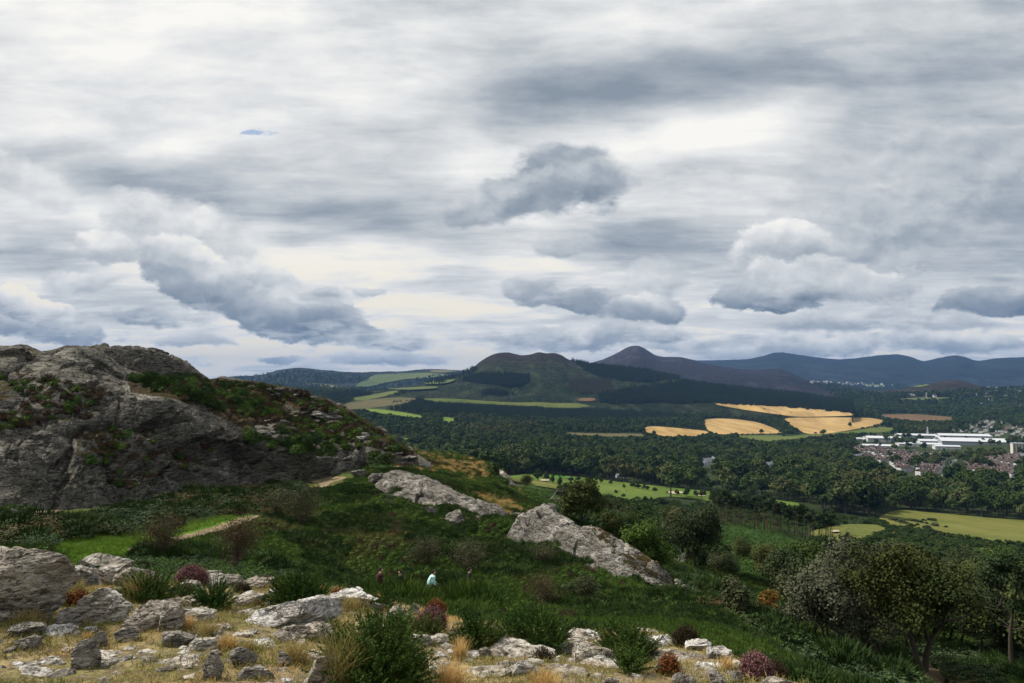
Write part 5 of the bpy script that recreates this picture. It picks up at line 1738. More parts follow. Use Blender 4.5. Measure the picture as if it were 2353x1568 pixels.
def slopes():
    rng = np.random.default_rng(6)
    X, Y = [], []
    for r0, r1, s in ((98, 200, 1.35), (200, 360, 2.1), (360, 600, 3.4)):
        x, y = wedge(r0, r1, s, 860, 2600, rng=rng)
        X.append(x); Y.append(y)
    x = np.concatenate(X); y = np.concatenate(Y)
    z = gz_np(x, y)
    P = np.stack([x, y, z], 1)
    rad = np.hypot(x, y)
    px, py = project(P)
    bad = in_any(px, py, FIELDS) | in_any(px, py, PATHS)
    p2, q2 = project(P + np.array([0, 0, 1.5]))
    bad |= in_any(p2, q2, FIELDS)
    bad |= np.array([crag_z(a, b) > c for a, b, c in P])
    gh = in_any(px, py, GREEN_HILL)
    hs = in_any(px, py, HEATHSLOPE)
    f = fbm(P / 16.0, 4, 91); f2 = fbm(P / 40.0, 3, 93)
    ang = rng.uniform(0, 6.28, len(x))
    grove = in_poly(px, py, [(1600, 1195), (1940, 1205), (1960, 1262), (1800, 1252), (1600, 1242)]) & (rad > 235) & (rad < 420)
    bad |= grove & (rng.random(len(x)) < 0.75)
    f = np.where(grove, -0.5, f)
    base = np.where(rad < 200, 1.5, np.where(rad < 360, 2.2, 2.5))
    r = rng.random(len(x))
    q = ~bad & (gh | ((f < 0.0) & ~hs))
    stuff('bracken', BRACK, P[q], ang[q], (base * rng.uniform(0.8, 1.3, len(x)))[q], np.where(gh[q] | (f2[q] > 0), 3 + (r[q] * 100).astype(int) % 2, (r[q] * 100).astype(int) % 3), 'green bracken on the falling hillside')
    q = ~bad & ~gh & (f >= 0.0) & ~hs & (r < 0.85)
    stuff('gorse_scrub', BUSHES, P[q], ang[q], (base * rng.uniform(0.55, 1.25, len(x)) * (1 + f))[q], (r[q] * 100).astype(int) % 3, 'dark gorse and thorn scrub on the falling hillside')
    q = ~bad & hs & (in_any(px, py, STRAWP) | ((fbm(P / 7.0, 3, 97) > 0.0) & (r < 0.6)))
    stuff('moor_grass', MOOR, P[q], ang[q], (base * rng.uniform(0.6, 1.2, len(x)))[q], rng.choice([0, 1, 2, 2], q.sum()), 'tawny moor grass on the ridge beyond the rock slabs')
    q = ~bad & hs & ~q & (r < 0.85)
    stuff('heather', HEATH, P[q], ang[q], (base * rng.uniform(0.7, 1.5, len(x)) * (1 + 0.6 * f))[q], np.where((f[q] > 0.22), 4, (r[q] * 100).astype(int) % 4), 'heath on the ridge beyond the rock slabs')
    # belts and hedges in the valley
    B = []
    for line, step, in (([(1700, 943), (1760, 962), (1800, 982), (1835, 1000)], 2.2), ([(1765, 956), (1830, 960), (1900, 957.5), (1990, 956)], 3.0), ([(1500, 972), (1560, 976), (1612, 984)], 2.5),
                        ([(2050, 1212), (2150, 1228), (2260, 1246), (2352, 1254)], 2.2), ([(1980, 985), (2030, 975), (2060, 968), (2090, 975)], 2.4), ([(1120, 1092), (1200, 1088), (1300, 1096)], 3.0),
                        ([(1640, 1002), (1740, 1000), (1800, 998)], 4.0), ([(900, 925), (960, 920), (1040, 922)], 4.0), ([(1210, 936), (1300, 939), (1420, 936)], 2.5)):
        for i in range(len(line) - 1):
            a, b = line[i], line[i + 1]
            k = int(math.hypot(b[0] - a[0], b[1] - a[1]) / step) + 1
            for j in range(k):
                t = j / k
                h = gpx_hit(a[0] + (b[0] - a[0]) * t + rng.uniform(-1.5, 1.5), a[1] + (b[1] - a[1]) * t + rng.uniform(-0.7, 0.7))
                if h:
                    B.append((h.x, h.y, h.z))
    B = np.array(B); n = len(B)
    d = np.hypot(B[:, 0], B[:, 1])
    stuff('hedge_rows', TREESM, B - np.array([0, 0, 1.2]), rng.uniform(0, 6, n), np.where(d < 900, 0.22, 0.42) * rng.uniform(0.5, 1.6, n), rng.integers(0, 5, n), 'dark hedges and tree belts between the fields')


bowl()
slopes()


# heather, gorse and stones growing on the crag itself
def on_crag():
    rng = np.random.default_rng(9)
    HP, GP, SP_ = [], [], []
    zones = ((GP, [(290, 868), (360, 858), (460, 866), (600, 884), (650, 925), (600, 960), (540, 960), (460, 930), (380, 905)], 250, (0.45, 1.3)), (HP, [(290, 868), (360, 858), (460, 866), (600, 884), (650, 925), (600, 960), (540, 960), (460, 930), (380, 905)], 420, (0.8, 1.6)),
             (GP, [(550, 975), (640, 990), (740, 1010), (830, 1010), (860, 1050), (760, 1050), (620, 1030), (560, 1010)], 80, (0.6, 1.5)),
             (HP, [(560, 880), (700, 900), (820, 960), (960, 1050), (900, 1040), (760, 1015), (640, 990), (590, 940)], 1900, (0.8, 1.8)),
             (HP, [(-200, 860), (120, 870), (260, 900), (200, 960), (0, 990), (-200, 1000)], 420, (0.5, 1.4)),
             (HP, [(250, 990), (330, 950), (360, 1000), (500, 1020), (500, 1050), (420, 1075), (300, 1120), (200, 1135), (190, 1060)], 420, (0.5, 1.5)),
             (SP_, [(560, 885), (620, 880), (700, 902), (780, 942), (840, 985), (900, 1020), (960, 1060), (900, 1045), (800, 985), (700, 935), (640, 920)], 520, (0.2, 0.85)),
             (SP_, [(590, 965), (650, 955), (690, 990), (650, 1020), (600, 1000)], 40, (0.4, 1.3)),
             (SP_, [(640, 920), (800, 960), (860, 1020), (760, 1010), (660, 980)], 120, (0.2, 0.9)))
    for tgt, poly, n, (s0, s1) in zones:
        xs = [p[0] for p in poly]; ys = [p[1] for p in poly]
        for _ in range(n):
            a, b = rng.uniform(min(xs), max(xs)), rng.uniform(min(ys), max(ys))
            if not in_poly(a, b, poly):
                continue
            h = BV_CR.ray_cast(ORG, Vector(ray(a, b)).normalized())
            if h[0] is None:
                continue
            clump = fbm(np.array([[h[0].x, h[0].y, h[0].z]]) / 5.0, 2, 44)[0]
            if tgt is not SP_ and clump < -0.35:
                continue
            if tgt is HP and h[1].z < 0.25:
                continue
            tgt.append((h[0].x, h[0].y, h[0].z, rng.uniform(s0, s1) * (1 + 0.5 * clump)))
    for nm, lst, pr, lb in (('gorse_scrub', GP, GORSE, 'dark green gorse on the saddle of the crag'), ('heather', HP, [HEATH[4], HEATH[4], HEATH[0]], 'brown heather on the crag ledges')):
        A = np.array(lst); n = len(A)
        stuff(nm, pr, A[:, :3], rng.uniform(0, 6, n), A[:, 3], rng.integers(0, len(pr), n), lb)
    st = [rock_mesh(400 + k, (1.3, 0.9, 0.42), M['rock_mid'], 4, 9) for k in range(4)]
    A = np.array(SP_); n = len(A)
    stuff('scree', st, A[:, :3], rng.uniform(0, 6, n), A[:, 3], rng.integers(0, 4, n), 'pale loose stones breaking through the heather of the crag')


def rock_mesh(seed, dims, mat, sub=5, cuts=12, strata=0.5, smooth=False, name='rock', amp=1.0):
    rng = np.random.default_rng(seed)
    bm = bmesh.new()
    bmesh.ops.create_icosphere(bm, subdivisions=sub, radius=1.0)
    V = np.array([v.co[:] for v in bm.verts]); F = np.array([[v.index for v in f.verts] for f in bm.faces])
    bm.free()
    V = V * (1 + 0.16 * fbm(V * 1.1 + seed, 3, seed))[:, None]
    for _ in range(cuts):
        n = unit(rng.normal(size=3) * np.array([1, 1, 0.8]))
        d = rng.uniform(0.42, 0.80)
        s = V @ n - d
        V = V - np.maximum(s, 0)[:, None] * n * 0.97
    dims = np.array(dims, float)
    V = V / np.abs(V).max(0) * dims
    m = dims.mean()
    N = unit(V / dims ** 2)
    dip = (rng.uniform(-0.5, 0.5), rng.uniform(-0.6, 0.6), rng.uniform(0, 3))
    dd = fracture(V + seed * 3.1, m * 0.75, seed, dip, flat=strata) * m * 0.13 * amp + fbm(V / m * 5, 4, seed + 2) * m * 0.035
    V = V + N * dd[:, None]
    return mesh_np(name, V, F, [mat], smooth=smooth)


on_crag()


# ------------------------------------------------------------------ single trees and shrubs
def ground_at(px, py):
    h = gpx_hit(px, py)
    return np.array(h[:]) if h else at(px, py, 60)


def detailed_tree(seed, h, w, mat, n, size, trunk_h=0.25, trunk_r=0.16, stems=1, nl=11, bmat=None, droop=0, lean=0.0, airy=0.0):
    rng = np.random.default_rng(seed)
    T = Acc(); tips = []; o = []
    for s in range(stems):
        a = rng.uniform(0, 6.28)
        d = (math.cos(a) * (0.10 + 0.22 * (stems > 1)) + lean, math.sin(a) * 0.12, 1)
        branches(rng, (rng.uniform(-0.25, 0.25) * (stems > 1), rng.uniform(-0.2, 0.2), -0.6), d, h * (trunk_h + 0.32), trunk_r, 3, o, tips, 0.75, 0.16, 0.22, 6, 3, 6)
    for q in o:
        T.add(q, 0)
    tips = np.array(tips)
    Cn = Acc()
    k = (np.abs(tips[:, 0]) < w * 1.2) & (np.abs(tips[:, 1]) < w * 1.2) & (tips[:, 2] > h * trunk_h * 0.8) & (tips[:, 2] < h * 1.02)
    tips = tips[k] if k.sum() > 8 else tips
    n1 = int(n * 0.45)
    m = max(1, n1 // len(tips))
    C = np.repeat(tips, m, 0) + rng.normal(size=(len(tips) * m, 3)) * np.array([1, 1, 0.7]) * w * 0.13
    Cn.add(cards(C, unit(rng.normal(size=C.shape) * 0.8 + np.array([0, 0, 0.8])), size * rng.uniform(0.5, 1.0, len(C)), size * rng.uniform(0.8, 1.5, len(C)), rng), 0)
    ch = h * (1 - trunk_h) / 2
    Cn.add(lobes_crown(rng, w * 0.98, ch, h * trunk_h + ch, nl, int(n * 0.55 * (1 - airy)), size, shell=0.55), 0)
    return T, Cn


def stand(name, px, pyb, pyt, hw, fn, label, cat, group=None, tmat='bark', cmat='oak', seed=0, dr=0.0, r=None):
    """a tree with its foot at (px, pyb) on the ground, its top seen at pyt and half width hw"""
    if r is None:
        g_ = ground_at(px, pyb)
    else:
        q = at(px, pyb, r); g_ = np.array([q[0], q[1], gz(q[0], q[1])])
    D = math.hypot(g_[0], g_[1])
    k = math.sqrt(1 + (g_[0] / g_[1]) ** 2)
    top = ray(px, pyt); top_z = CAMZ + top[2] / math.hypot(top[0], top[1]) * D
    h = max(0.3, top_z - g_[2])
    w = hw / FPX * D / k
    T, Cn = fn(h, w)
    return tree_thing(name, T, Cn, M[tmat], M[cmat], label, cat, tuple(g_), 0, 1.0, group)


stand('cedar_tree', 1330, 1208, 1098, 56, lambda h, w: detailed_tree(501, h, w, None, 15000, 0.22, 0.06, 0.22, 1, nl=13), 'lone spreading dark conifer above the golf fairway', 'tree', tmat='bark', cmat='sallow')
stand('oak_tree', 1600, 1302, 1148, 78, lambda h, w: detailed_tree(502, h, w, None, 16000, 0.20, 0.12, 0.22, 1), 'large dark broadleaf tree right of the rock slab', 'tree', cmat='darkleaf')
stand('broadleaf_tree', 1478, 1292, 1182, 58, lambda h, w: detailed_tree(503, h, w, None, 9000, 0.18, 0.05, 0.14, 2), 'bright green bushy tree just behind the steep rock slab', 'tree', cmat='lime')
stand('broadleaf_tree', 1545, 1240, 1158, 42, lambda h, w: detailed_tree(504, h, w, None, 5000, 0.20, 0.1, 0.14, 1), 'yellow green tree behind the large dark one', 'tree', cmat='sallow')
stand('broadleaf_tree', 1400, 1238, 1168, 34, lambda h, w: detailed_tree(505, h, w, None, 4000, 0.18, 0.05, 0.1, 2), 'small olive tree at the foot of the bare grey tree', 'tree', cmat='sallow')
stand('broadleaf_tree', 1800, 1375, 1236, 55, lambda h, w: detailed_tree(506, h, w, None, 9000, 0.20, 0.1, 0.18, 1), 'dark leafy tree left of the silvery trees', 'tree', cmat='darkleaf')
stand('willow_tree', 1895, 1492, 1300, 98, lambda h, w: detailed_tree(507, h, w, None, 22000, 0.10, 0.06, 0.13, 3), 'lowest silvery leaved tree at the edge of the heather', 'tree', 'silvery trees on the right', cmat='silver')
stand('willow_tree', 1965, 1505, 1240, 122, lambda h, w: detailed_tree(508, h, w, None, 30000, 0.10, 0.10, 0.15, 3), 'tallest silvery grey leaved tree with bare white twigs', 'tree', 'silvery trees on the right', cmat='silver')
stand('willow_tree', 2050, 1470, 1238, 98, lambda h, w: detailed_tree(509, h, w, None, 22000, 0.10, 0.10, 0.13, 2), 'silvery tree half behind the yellow green oak', 'tree', 'silvery trees on the right', cmat='silver')
stand('oak_tree', 2125, 1545, 1258, 122, lambda h, w: detailed_tree(510, h, w, None, 36000, 0.11, 0.20, 0.17, 2, lean=0.05), 'yellow green oak with two dark trunks beside the earth path', 'tree', cmat='sallow')
stand('oak_tree', 2240, 1520, 1320, 92, lambda h, w: detailed_tree(511, h, w, None, 22000, 0.11, 0.2, 0.15, 1), 'dark green tree between the oak and the right hand pine', 'tree', cmat='darkleaf')
stand('pine_tree', 2326, 1550, 1292, 78, lambda h, w: pine_parts(512, h, w * 1.0, 16000, 0.13, 0.5, 0.40, 0.13), 'tall pine with bare dark trunk at the right edge', 'tree', cmat='pine', tmat='bark')
stand('broadleaf_tree', 2320, 1440, 1246, 62, lambda h, w: detailed_tree(513, h, w, None, 12000, 0.16, 0.15, 0.18, 1), 'deep green tree behind the right edge pine', 'tree', cmat='oak')
stand('broadleaf_tree', 2210, 1385, 1240, 60, lambda h, w: detailed_tree(514, h, w, None, 9000, 0.2, 0.15, 0.18, 1), 'dark tree against the meadow behind the yellow green oak', 'tree', cmat='darkleaf')
stand('rowan_bush', 1776, 1440, 1352, 32, lambda h, w: detailed_tree(515, h, w, None, 4500, 0.10, 0.02, 0.07, 3), 'amber orange bush beside the dark tree', 'shrub', cmat='amber')
stand('broadleaf_tree', 1690, 1420, 1330, 45, lambda h, w: detailed_tree(516, h, w, None, 6000, 0.12, 0.05, 0.09, 2), 'low dark bush in the bracken below the broadleaf tree', 'tree', cmat='darkleaf')
for k, (a, b, c, hw, cm) in enumerate(((1240, 1106, 1082, 16, 'darkleaf'), (1150, 1085, 1040, 22, 'oak'), (1085, 1050, 1010, 26, 'oak'), (1035, 1040, 1000, 26, 'oak'), (985, 1036, 1004, 22, 'darkleaf'))):
    pass


trng = np.random.default_rng(733)
filler = []
for k in range(3):
    T, Cn = detailed_tree(540 + k, 6.0, 3.3, None, 12000, 0.17, 0.06, 0.13, 1 + k % 2, nl=14)
    filler.append((T.mesh('trunk', [M['bark']], True), Cn.mesh('crown', [M[('darkleaf', 'oak', 'ash')[k]]])))
froot = []
for k, (a, b, h) in enumerate(((1880, 1440, 1.0), (1930, 1400, 1.1), (2010, 1395, 1.1), (2080, 1400, 1.2), (2160, 1425, 1.2), (2260, 1470, 1.1), (2300, 1500, 0.9), (2190, 1500, 0.9), (2250, 1420, 1.2), (2120, 1370, 1.3), (1850, 1345, 1.1), (1760, 1330, 0.8),
                               (1950, 1340, 1.3), (2040, 1330, 1.4), (2180, 1340, 1.4), (2350, 1400, 1.3), (2290, 1350, 1.4), (1700, 1290, 0.9), (1660, 1335, 0.7), (1990, 1450, 0.8), (2100, 1500, 0.7), (2345, 1480, 1.0), (1890, 1310, 1.2),
                               (2390, 1540, 1.1), (2420, 1450, 1.2), (1560, 1260, 0.7), (1380, 1180, 0.8), (1290, 1150, 0.7), (1440, 1230, 0.6), (1210, 1120, 0.8))):
    g_ = ground_at(a, b)
    lb, gp = 'dark bushy tree in the mass of trees filling the right hand slope', 'bushy trees massed on the right hand slope'
    if k < 3:
        froot.append(tree_thing('bushy_tree', filler[k][0], filler[k][1], None, None, lb, 'tree', tuple(g_), trng.uniform(0, 6), h, gp))
    else:
        copy_thing(froot[k % 3], tuple(g_), trng.uniform(0, 6), h * trng.uniform(0.9, 1.15), lb, gp)


def bare_tree(seed, h, spread=0.7, r=0.06, depth=3, kids=3, lean=0.0):
    rng = np.random.default_rng(seed)
    T = Acc(); o = []; tips = []
    branches(rng, (0, 0, -0.3), (lean, 0.1, 1), h * 0.55, r, depth, o, tips, spread, 0.25, 0.15, 6, kids, 5)
    for q in o:
        T.add(q, 0)
    return T, None


stand('dead_tree', 1408, 1212, 1128, 20, lambda h, w: bare_tree(521, h, 0.55, 0.11, 4), 'bare grey tree beside the spreading conifer', 'dead tree', tmat='twig')
stand('dead_tree', 1432, 1215, 1140, 20, lambda h, w: bare_tree(522, h, 0.6, 0.09, 4), 'second bare tree leaning right of the first', 'dead tree', tmat='twig')
stand('dead_tree', 1258, 1152, 1118, 20, lambda h, w: bare_tree(523, h * 1.3, 1.0, 0.10, 3, lean=0.8), 'bleached leaning dead tree on the brown ridge', 'dead tree', tmat='dead')
stand('dead_tree', 1545, 1295, 1262, 20, lambda h, w: bare_tree(524, h * 1.6, 0.9, 0.05, 3, lean=1.4), 'bleached branches lying behind the steep slab', 'dead tree', tmat='dead')
stand('dead_tree', 1520, 1248, 1195, 20, lambda h, w: bare_tree(527, h * 1.1, 0.6, 0.05, 3, lean=0.3), 'pale bare tree beside the bright green one', 'dead tree', tmat='dead')
stand('dead_branch', 1605, 1372, 1345, 20, lambda h, w: bare_tree(525, h * 2.0, 0.7, 0.045, 2, 2, lean=-1.8), 'white dead branch lying in the bracken', 'branch', tmat='dead')
stand('dead_branch', 1650, 1400, 1385, 20, lambda h, w: bare_tree(526, h * 2.4, 0.5, 0.035, 2, 2, lean=2.2), 'forked white branch low on the bracken slope', 'branch', tmat='dead')
stand('dead_branch', 1555, 1390, 1345, 20, lambda h, w: bare_tree(528, h * 1.2, 0.5, 0.03, 3, 2, lean=0.2), 'thin upright bleached stem past the slab tail', 'branch', tmat='dead')


def shrub(px, pyb, pyt, hw, lm, label, seed, r=None, n=1800, size=0.05, stems=16, name='bare_shrub', cat='shrub'):
    def fn(h, w):
        rng = np.random.default_rng(seed)
        T = Acc(); tips = []; o = []
        for i in range(stems):
            a = rng.uniform(0, 6.28)
            q = w / h * rng.uniform(0.2, 0.9)
            branches(rng, (rng.normal() * 0.06, rng.normal() * 0.06, -0.1), (math.cos(a) * q, math.sin(a) * q, 1), h * rng.uniform(0.40, 0.58), 0.010 * h + 0.004, 3, o, tips, 0.5, 0.18, 0.25, 4, 3, 3)
        for q in o:
            T.add(q, 0)
        tips = np.array(tips); m = max(1, n // len(tips))
        C = np.repeat(tips, m, 0) + rng.normal(size=(len(tips) * m, 3)) * 0.07 * h
        Cn = Acc().add(cards(C, unit(rng.normal(size=C.shape) + np.array([0, 0, 0.5])), size, size * 1.4, rng), 0)
        return T, Cn
    return stand(name, px, pyb, pyt, hw, fn, label, cat, tmat='twig', cmat=lm, r=r)


shrub(362, 1288, 1180, 52, 'russet', 'twiggy red brown shrub in front of the bright grass', 531, n=3500, size=0.035)
shrub(530, 1312, 1192, 60, 'russet', 'larger twiggy brown shrub right of the narrow path', 532, n=3500, size=0.035)
shrub(690, 1212, 1122, 22, 'leggy', 'tall thin dark shrub standing in the gorse', 533, n=3500, size=0.07, stems=12)
shrub(985, 1305, 1236, 50, 'leggy', 'sparse grey green shrub above the walkers', 534, n=4200, size=0.05, stems=22)
shrub(1075, 1318, 1246, 52, 'leggy', 'wide sparse shrub right of the mint jacket walker', 535, n=4200, size=0.05, stems=22)
shrub(1250, 1402, 1322, 48, 'russet', 'brownish twiggy shrub on the lower heather slope', 536, n=3000, size=0.04, stems=20)
shrub(1345, 1385, 1328, 30, 'leggy', 'blue green bush on the heather slope', 537, n=3500, size=0.05, stems=18)
shrub(1250, 1300, 1245, 30, 'leggy', 'small leafy shrub below the steep slab', 538, n=2200, size=0.05, stems=14)
shrub(910, 1236, 1190, 12, 'russet', 'small dead reddish sapling in orange grass', 539, n=400, size=0.04, stems=5)
shrub(640, 1190, 1130, 40, 'leggy', 'grey leafed shrub near the tall thin one', 540, n=3500, size=0.07, stems=20)

# pine grove on the slope: every trunk stands on its own
PG = []
prng = np.random.default_rng(61)
for k in range(30):
    PG.append((1640 + k * 5.4 + prng.uniform(-3, 3), prng.uniform(285, 330), prng.uniform(0.78, 0.94)))
for k in range(18):
    PG.append((1812 + k * 6.0 + prng.uniform(-3, 3), prng.uniform(255, 300), prng.uniform(0.72, 0.90)))
for a in (1950, 1975, 1992, 2010, 2034, 2068, 2085, 2110, 2150, 2172, 2190, 2215, 2240):
    PG.append((a, prng.uniform(200, 235), prng.uniform(0.5, 0.66)))
pine_src = []
for k in range(4):
    T, Cn = pine_parts(600 + k, 13.0 + k % 2, 2.6, 1700, 0.52, 0.5, 0.72, 0.24)
    pine_src.append((T.mesh('trunk', [M['pinebark']], True), Cn.mesh('crown', [M['pine']])))
roots = []
for k, (a, r, s) in enumerate(PG):
    d = ray(a, 1250); x, y = d[0] / math.hypot(d[0], d[1]) * r, d[1] / math.hypot(d[0], d[1]) * r
    loc = (x, y, gz(x, y) - 0.3)
    far = k < 48
    lb = 'tall bare trunked pine in the grove above the meadow' if far else 'dark spreading pine on the lower slope beside the meadow'
    gp = 'pines of the grove' if far else 'pines on the lower slope'
    if k < 4:
        roots.append(tree_thing('pine_tree', pine_src[k][0], pine_src[k][1], None, None, lb, 'tree', loc, prng.uniform(0, 6), s, gp))
    else:
        copy_thing(roots[k % 4], loc, prng.uniform(0, 6), s if far else (s * 1.25, s * 1.25, s), lb, gp)

# round trees of the golf course, the fields and the meadow
GT = [(1135.4 + a / 3.627, 770 + b / 3.627, 770 + t / 3.627, w / 3.627) for a, t, b, w in (
    (362, 1100, 1215, 35), (432, 1135, 1225, 30), (487, 1165, 1245, 25), (548, 1170, 1260, 25), (803, 1180, 1225, 25), (845, 1165, 1225, 20), (885, 1150, 1240, 25), (970, 1205, 1250, 20),
    (1020, 1285, 1325, 18), (1075, 1315, 1350, 20), (1080, 1240, 1280, 15), (1148, 1225, 1275, 25), (1195, 1228, 1280, 28), (1250, 1245, 1290, 25), (1275, 1250, 1295, 20), (1335, 1265, 1300, 28),
    (1438, 1300, 1315, 12), (1530, 1285, 1335, 28), (1603, 1265, 1345, 35), (1680, 1295, 1350, 28), (1728, 1285, 1360, 32), (1262, 1335, 1390, 28), (1305, 1350, 1400, 22), (1400, 1345, 1425, 50), (1190, 1340, 1370, 30), (2120, 1315, 1365, 25), (640, 1180, 1225, 30), (700, 1170, 1215, 26))]
FT = [(1135.4 + 2225 / 3.627, 996, 984.5, 5), (1135.4 + 1328 / 3.627, 1006, 990, 8.5)] + [(1703 + a / 3.627, 770 + b / 3.627, 770 + t / 3.627, w / 3.627) for a, t, b, w in (
    (910, 725, 770, 22), (683, 782, 828, 32), (327, 665, 715, 30), (612, 805, 825, 14), (1117, 742, 775, 18), (695, 655, 680, 28), (55, 598, 635, 28), (105, 598, 640, 28), (155, 600, 640, 24), (240, 645, 675, 15))]
MB = [(1703 + a / 3.627, 1135.4 + b / 3.627, 1135.4 + t / 3.627, w / 3.627) for a, t, b, w in (
    (1420, 240, 270, 25), (1540, 255, 290, 40), (1625, 235, 270, 40), (1703, 255, 280, 20), (1545, 228, 250, 15), (1570, 190, 220, 40), (1520, 200, 222, 20), (1480, 215, 240, 40), (1380, 225, 250, 45), (1465, 235, 262, 15), (1330, 205, 235, 45), (1270, 190, 222, 40), (1420, 195, 225, 50))]
ROUND = []
for k in range(3):
    rng = np.random.default_rng(640 + k)
    Cn = Acc().add(lobes_crown(rng, 1.0, 0.92, 1.08, 8, 1500, 0.24), 0).mesh('crown', [M['darkleaf'] if k else M['oak']])
    T = Acc().add(tube([(0, 0, -0.15), (0, 0, 0.5), (0.02, 0, 1.4)], [0.08, 0.06, 0.02], 6), 0).mesh('trunk', [M['bark']])
    ROUND.append((T, Cn))
rr0 = []
for grp, lst, lb, nm, ct in (('round trees dotted over the golf course', GT, 'small round tree standing on the golf fairway', 'round_tree', 'tree'),
                             ('trees standing in and around the wheat fields', FT, 'dark round tree standing among the wheat fields', 'field_tree', 'tree'),
                             ('gorse bushes on the meadow', MB, 'low round gorse bush on the yellow green meadow', 'meadow_bush', 'bush')):
    first = None
    for k, (a, b, t, w) in enumerate(lst):
        g_ = ground_at(a, b)
        D = math.hypot(g_[0], g_[1])
        sw = w / FPX * D * (0.95 if lst is not MB else 1.0); sh = (b - t) / FPX * D / 2.0
        if lst is MB:
            g_[2] -= sh * 0.3
        if first is None:
            first = tree_thing(nm, ROUND[0][0], ROUND[0][1], None, None, lb, ct, tuple(g_), 0, 1, grp)
            first.scale = (sw, sw, sh)
        else:
            c = copy_thing(first, tuple(g_), k * 1.3, (sw, sw, sh), lb, grp)
            for ch in c.children:
                i = k % 3
                ch.data = ROUND[i][0] if ch.name.startswith('trunk') else ROUND[i][1]
# ------------------------------------------------------------------ houses, works and other buildings of the valley
def box(x0, x1, y0, y1, z0, z1):
    V = np.array([(x0, y0, z0), (x1, y0, z0), (x1, y1, z0), (x0, y1, z0), (x0, y0, z1), (x1, y0, z1), (x1, y1, z1), (x0, y1, z1)], float)
    F = [(0, 3, 2, 1), (4, 5, 6, 7), (0, 1, 5, 4), (1, 2, 6, 5), (2, 3, 7, 6), (3, 0, 4, 7)]
    return V, F


def gable(w, d, h, rise, eave=0.35):
    """walls with gable ends, and a separate pitched roof"""
    x, y = w / 2, d / 2
    V = np.array([(-x, -y, -1), (x, -y, -1), (x, y, -1), (-x, y, -1), (-x, -y, h), (x, -y, h), (x, y, h), (-x, y, h), (-x, 0, h + rise), (x, 0, h + rise)], float)
    F = [(0, 1, 5, 4), (2, 3, 7, 6), (1, 2, 6, 5), (3, 0, 4, 7), (4, 7, 8, 8), (6, 5, 9, 9)]
    k = rise / y
    a, b = x + eave, y + eave
    t = 0.22
    zt = h + rise + t
    R_ = np.array([(-a, -b, h - eave * k + t), (a, -b, h - eave * k + t), (a, 0, zt), (-a, 0, zt), (-a, b, h - eave * k + t), (a, b, h - eave * k + t),
                   (-a, -b, h - eave * k + 0.02), (a, -b, h - eave * k + 0.02), (a, 0, zt - t + 0.02), (-a, 0, zt - t + 0.02), (-a, b, h - eave * k + 0.02), (a, b, h - eave * k + 0.02)], float)
    RF = [(0, 1, 2, 3), (3, 2, 5, 4), (7, 6, 9, 8), (8, 9, 10, 11), (0, 6, 7, 1), (4, 5, 11, 10), (0, 3, 9, 6), (3, 4, 10, 9), (1, 7, 8, 2), (2, 8, 11, 5)]
    return (V, F), (R_, RF)


def windows(w, d, h, rows, cols):
    A = Acc()
    for sy in (-1, 1):
        for r_ in range(rows):
            for c in range(cols):
                cx = -w / 2 + w * (c + 0.5) / cols
                cz = h * (r_ + 0.55) / rows
                y = sy * (d / 2 + 0.03)
                A.add(box(cx - 0.6, cx + 0.6, min(y, y - sy * 0.1), max(y, y - sy * 0.1), cz - 0.55, cz + 0.55))
    return A


def house(name, w, d, h, rise, wm, rm, label, cat, loc, rotz, group=None, chimneys=1, rows=2, cols=3):
    e = bpy.data.objects.new(name, None)
    COL.objects.link(e)
    e.location = loc; e.rotation_euler = (0, 0, rotz)
    tag(e, label, cat, group)
    (V, F), (R_, RF) = gable(w, d, h, rise)
    link('wall', mesh_np('wall', V, F, [wm]), e)
    ro = link('roof', mesh_np('roof', R_, RF, [rm]), e)
    for k in range(chimneys):
        x = w / 2 - 0.7 if k == 0 else -w / 2 + 0.7
        link('chimney', Acc().add(box(x - 0.35, x + 0.35, -0.45, 0.45, h + rise * 0.5, h + rise + 1.1)).mesh('chimney', [wm]), e)
    link('windows', windows(w, d, h, rows, cols).mesh('windows', [M['glass']]), e)
    return e


def small_house(wm, rm, w=9, d=7.5, h=5, rise=2.6):
    (V, F), (R_, RF) = gable(w, d, h, rise)
    return Acc().add((V, F), 0).add((R_, RF), 1).add(box(w / 2 - 1, w / 2 - 0.3, -0.4, 0.4, h + 1, h + rise + 1), 0).mesh('house', [wm, rm])


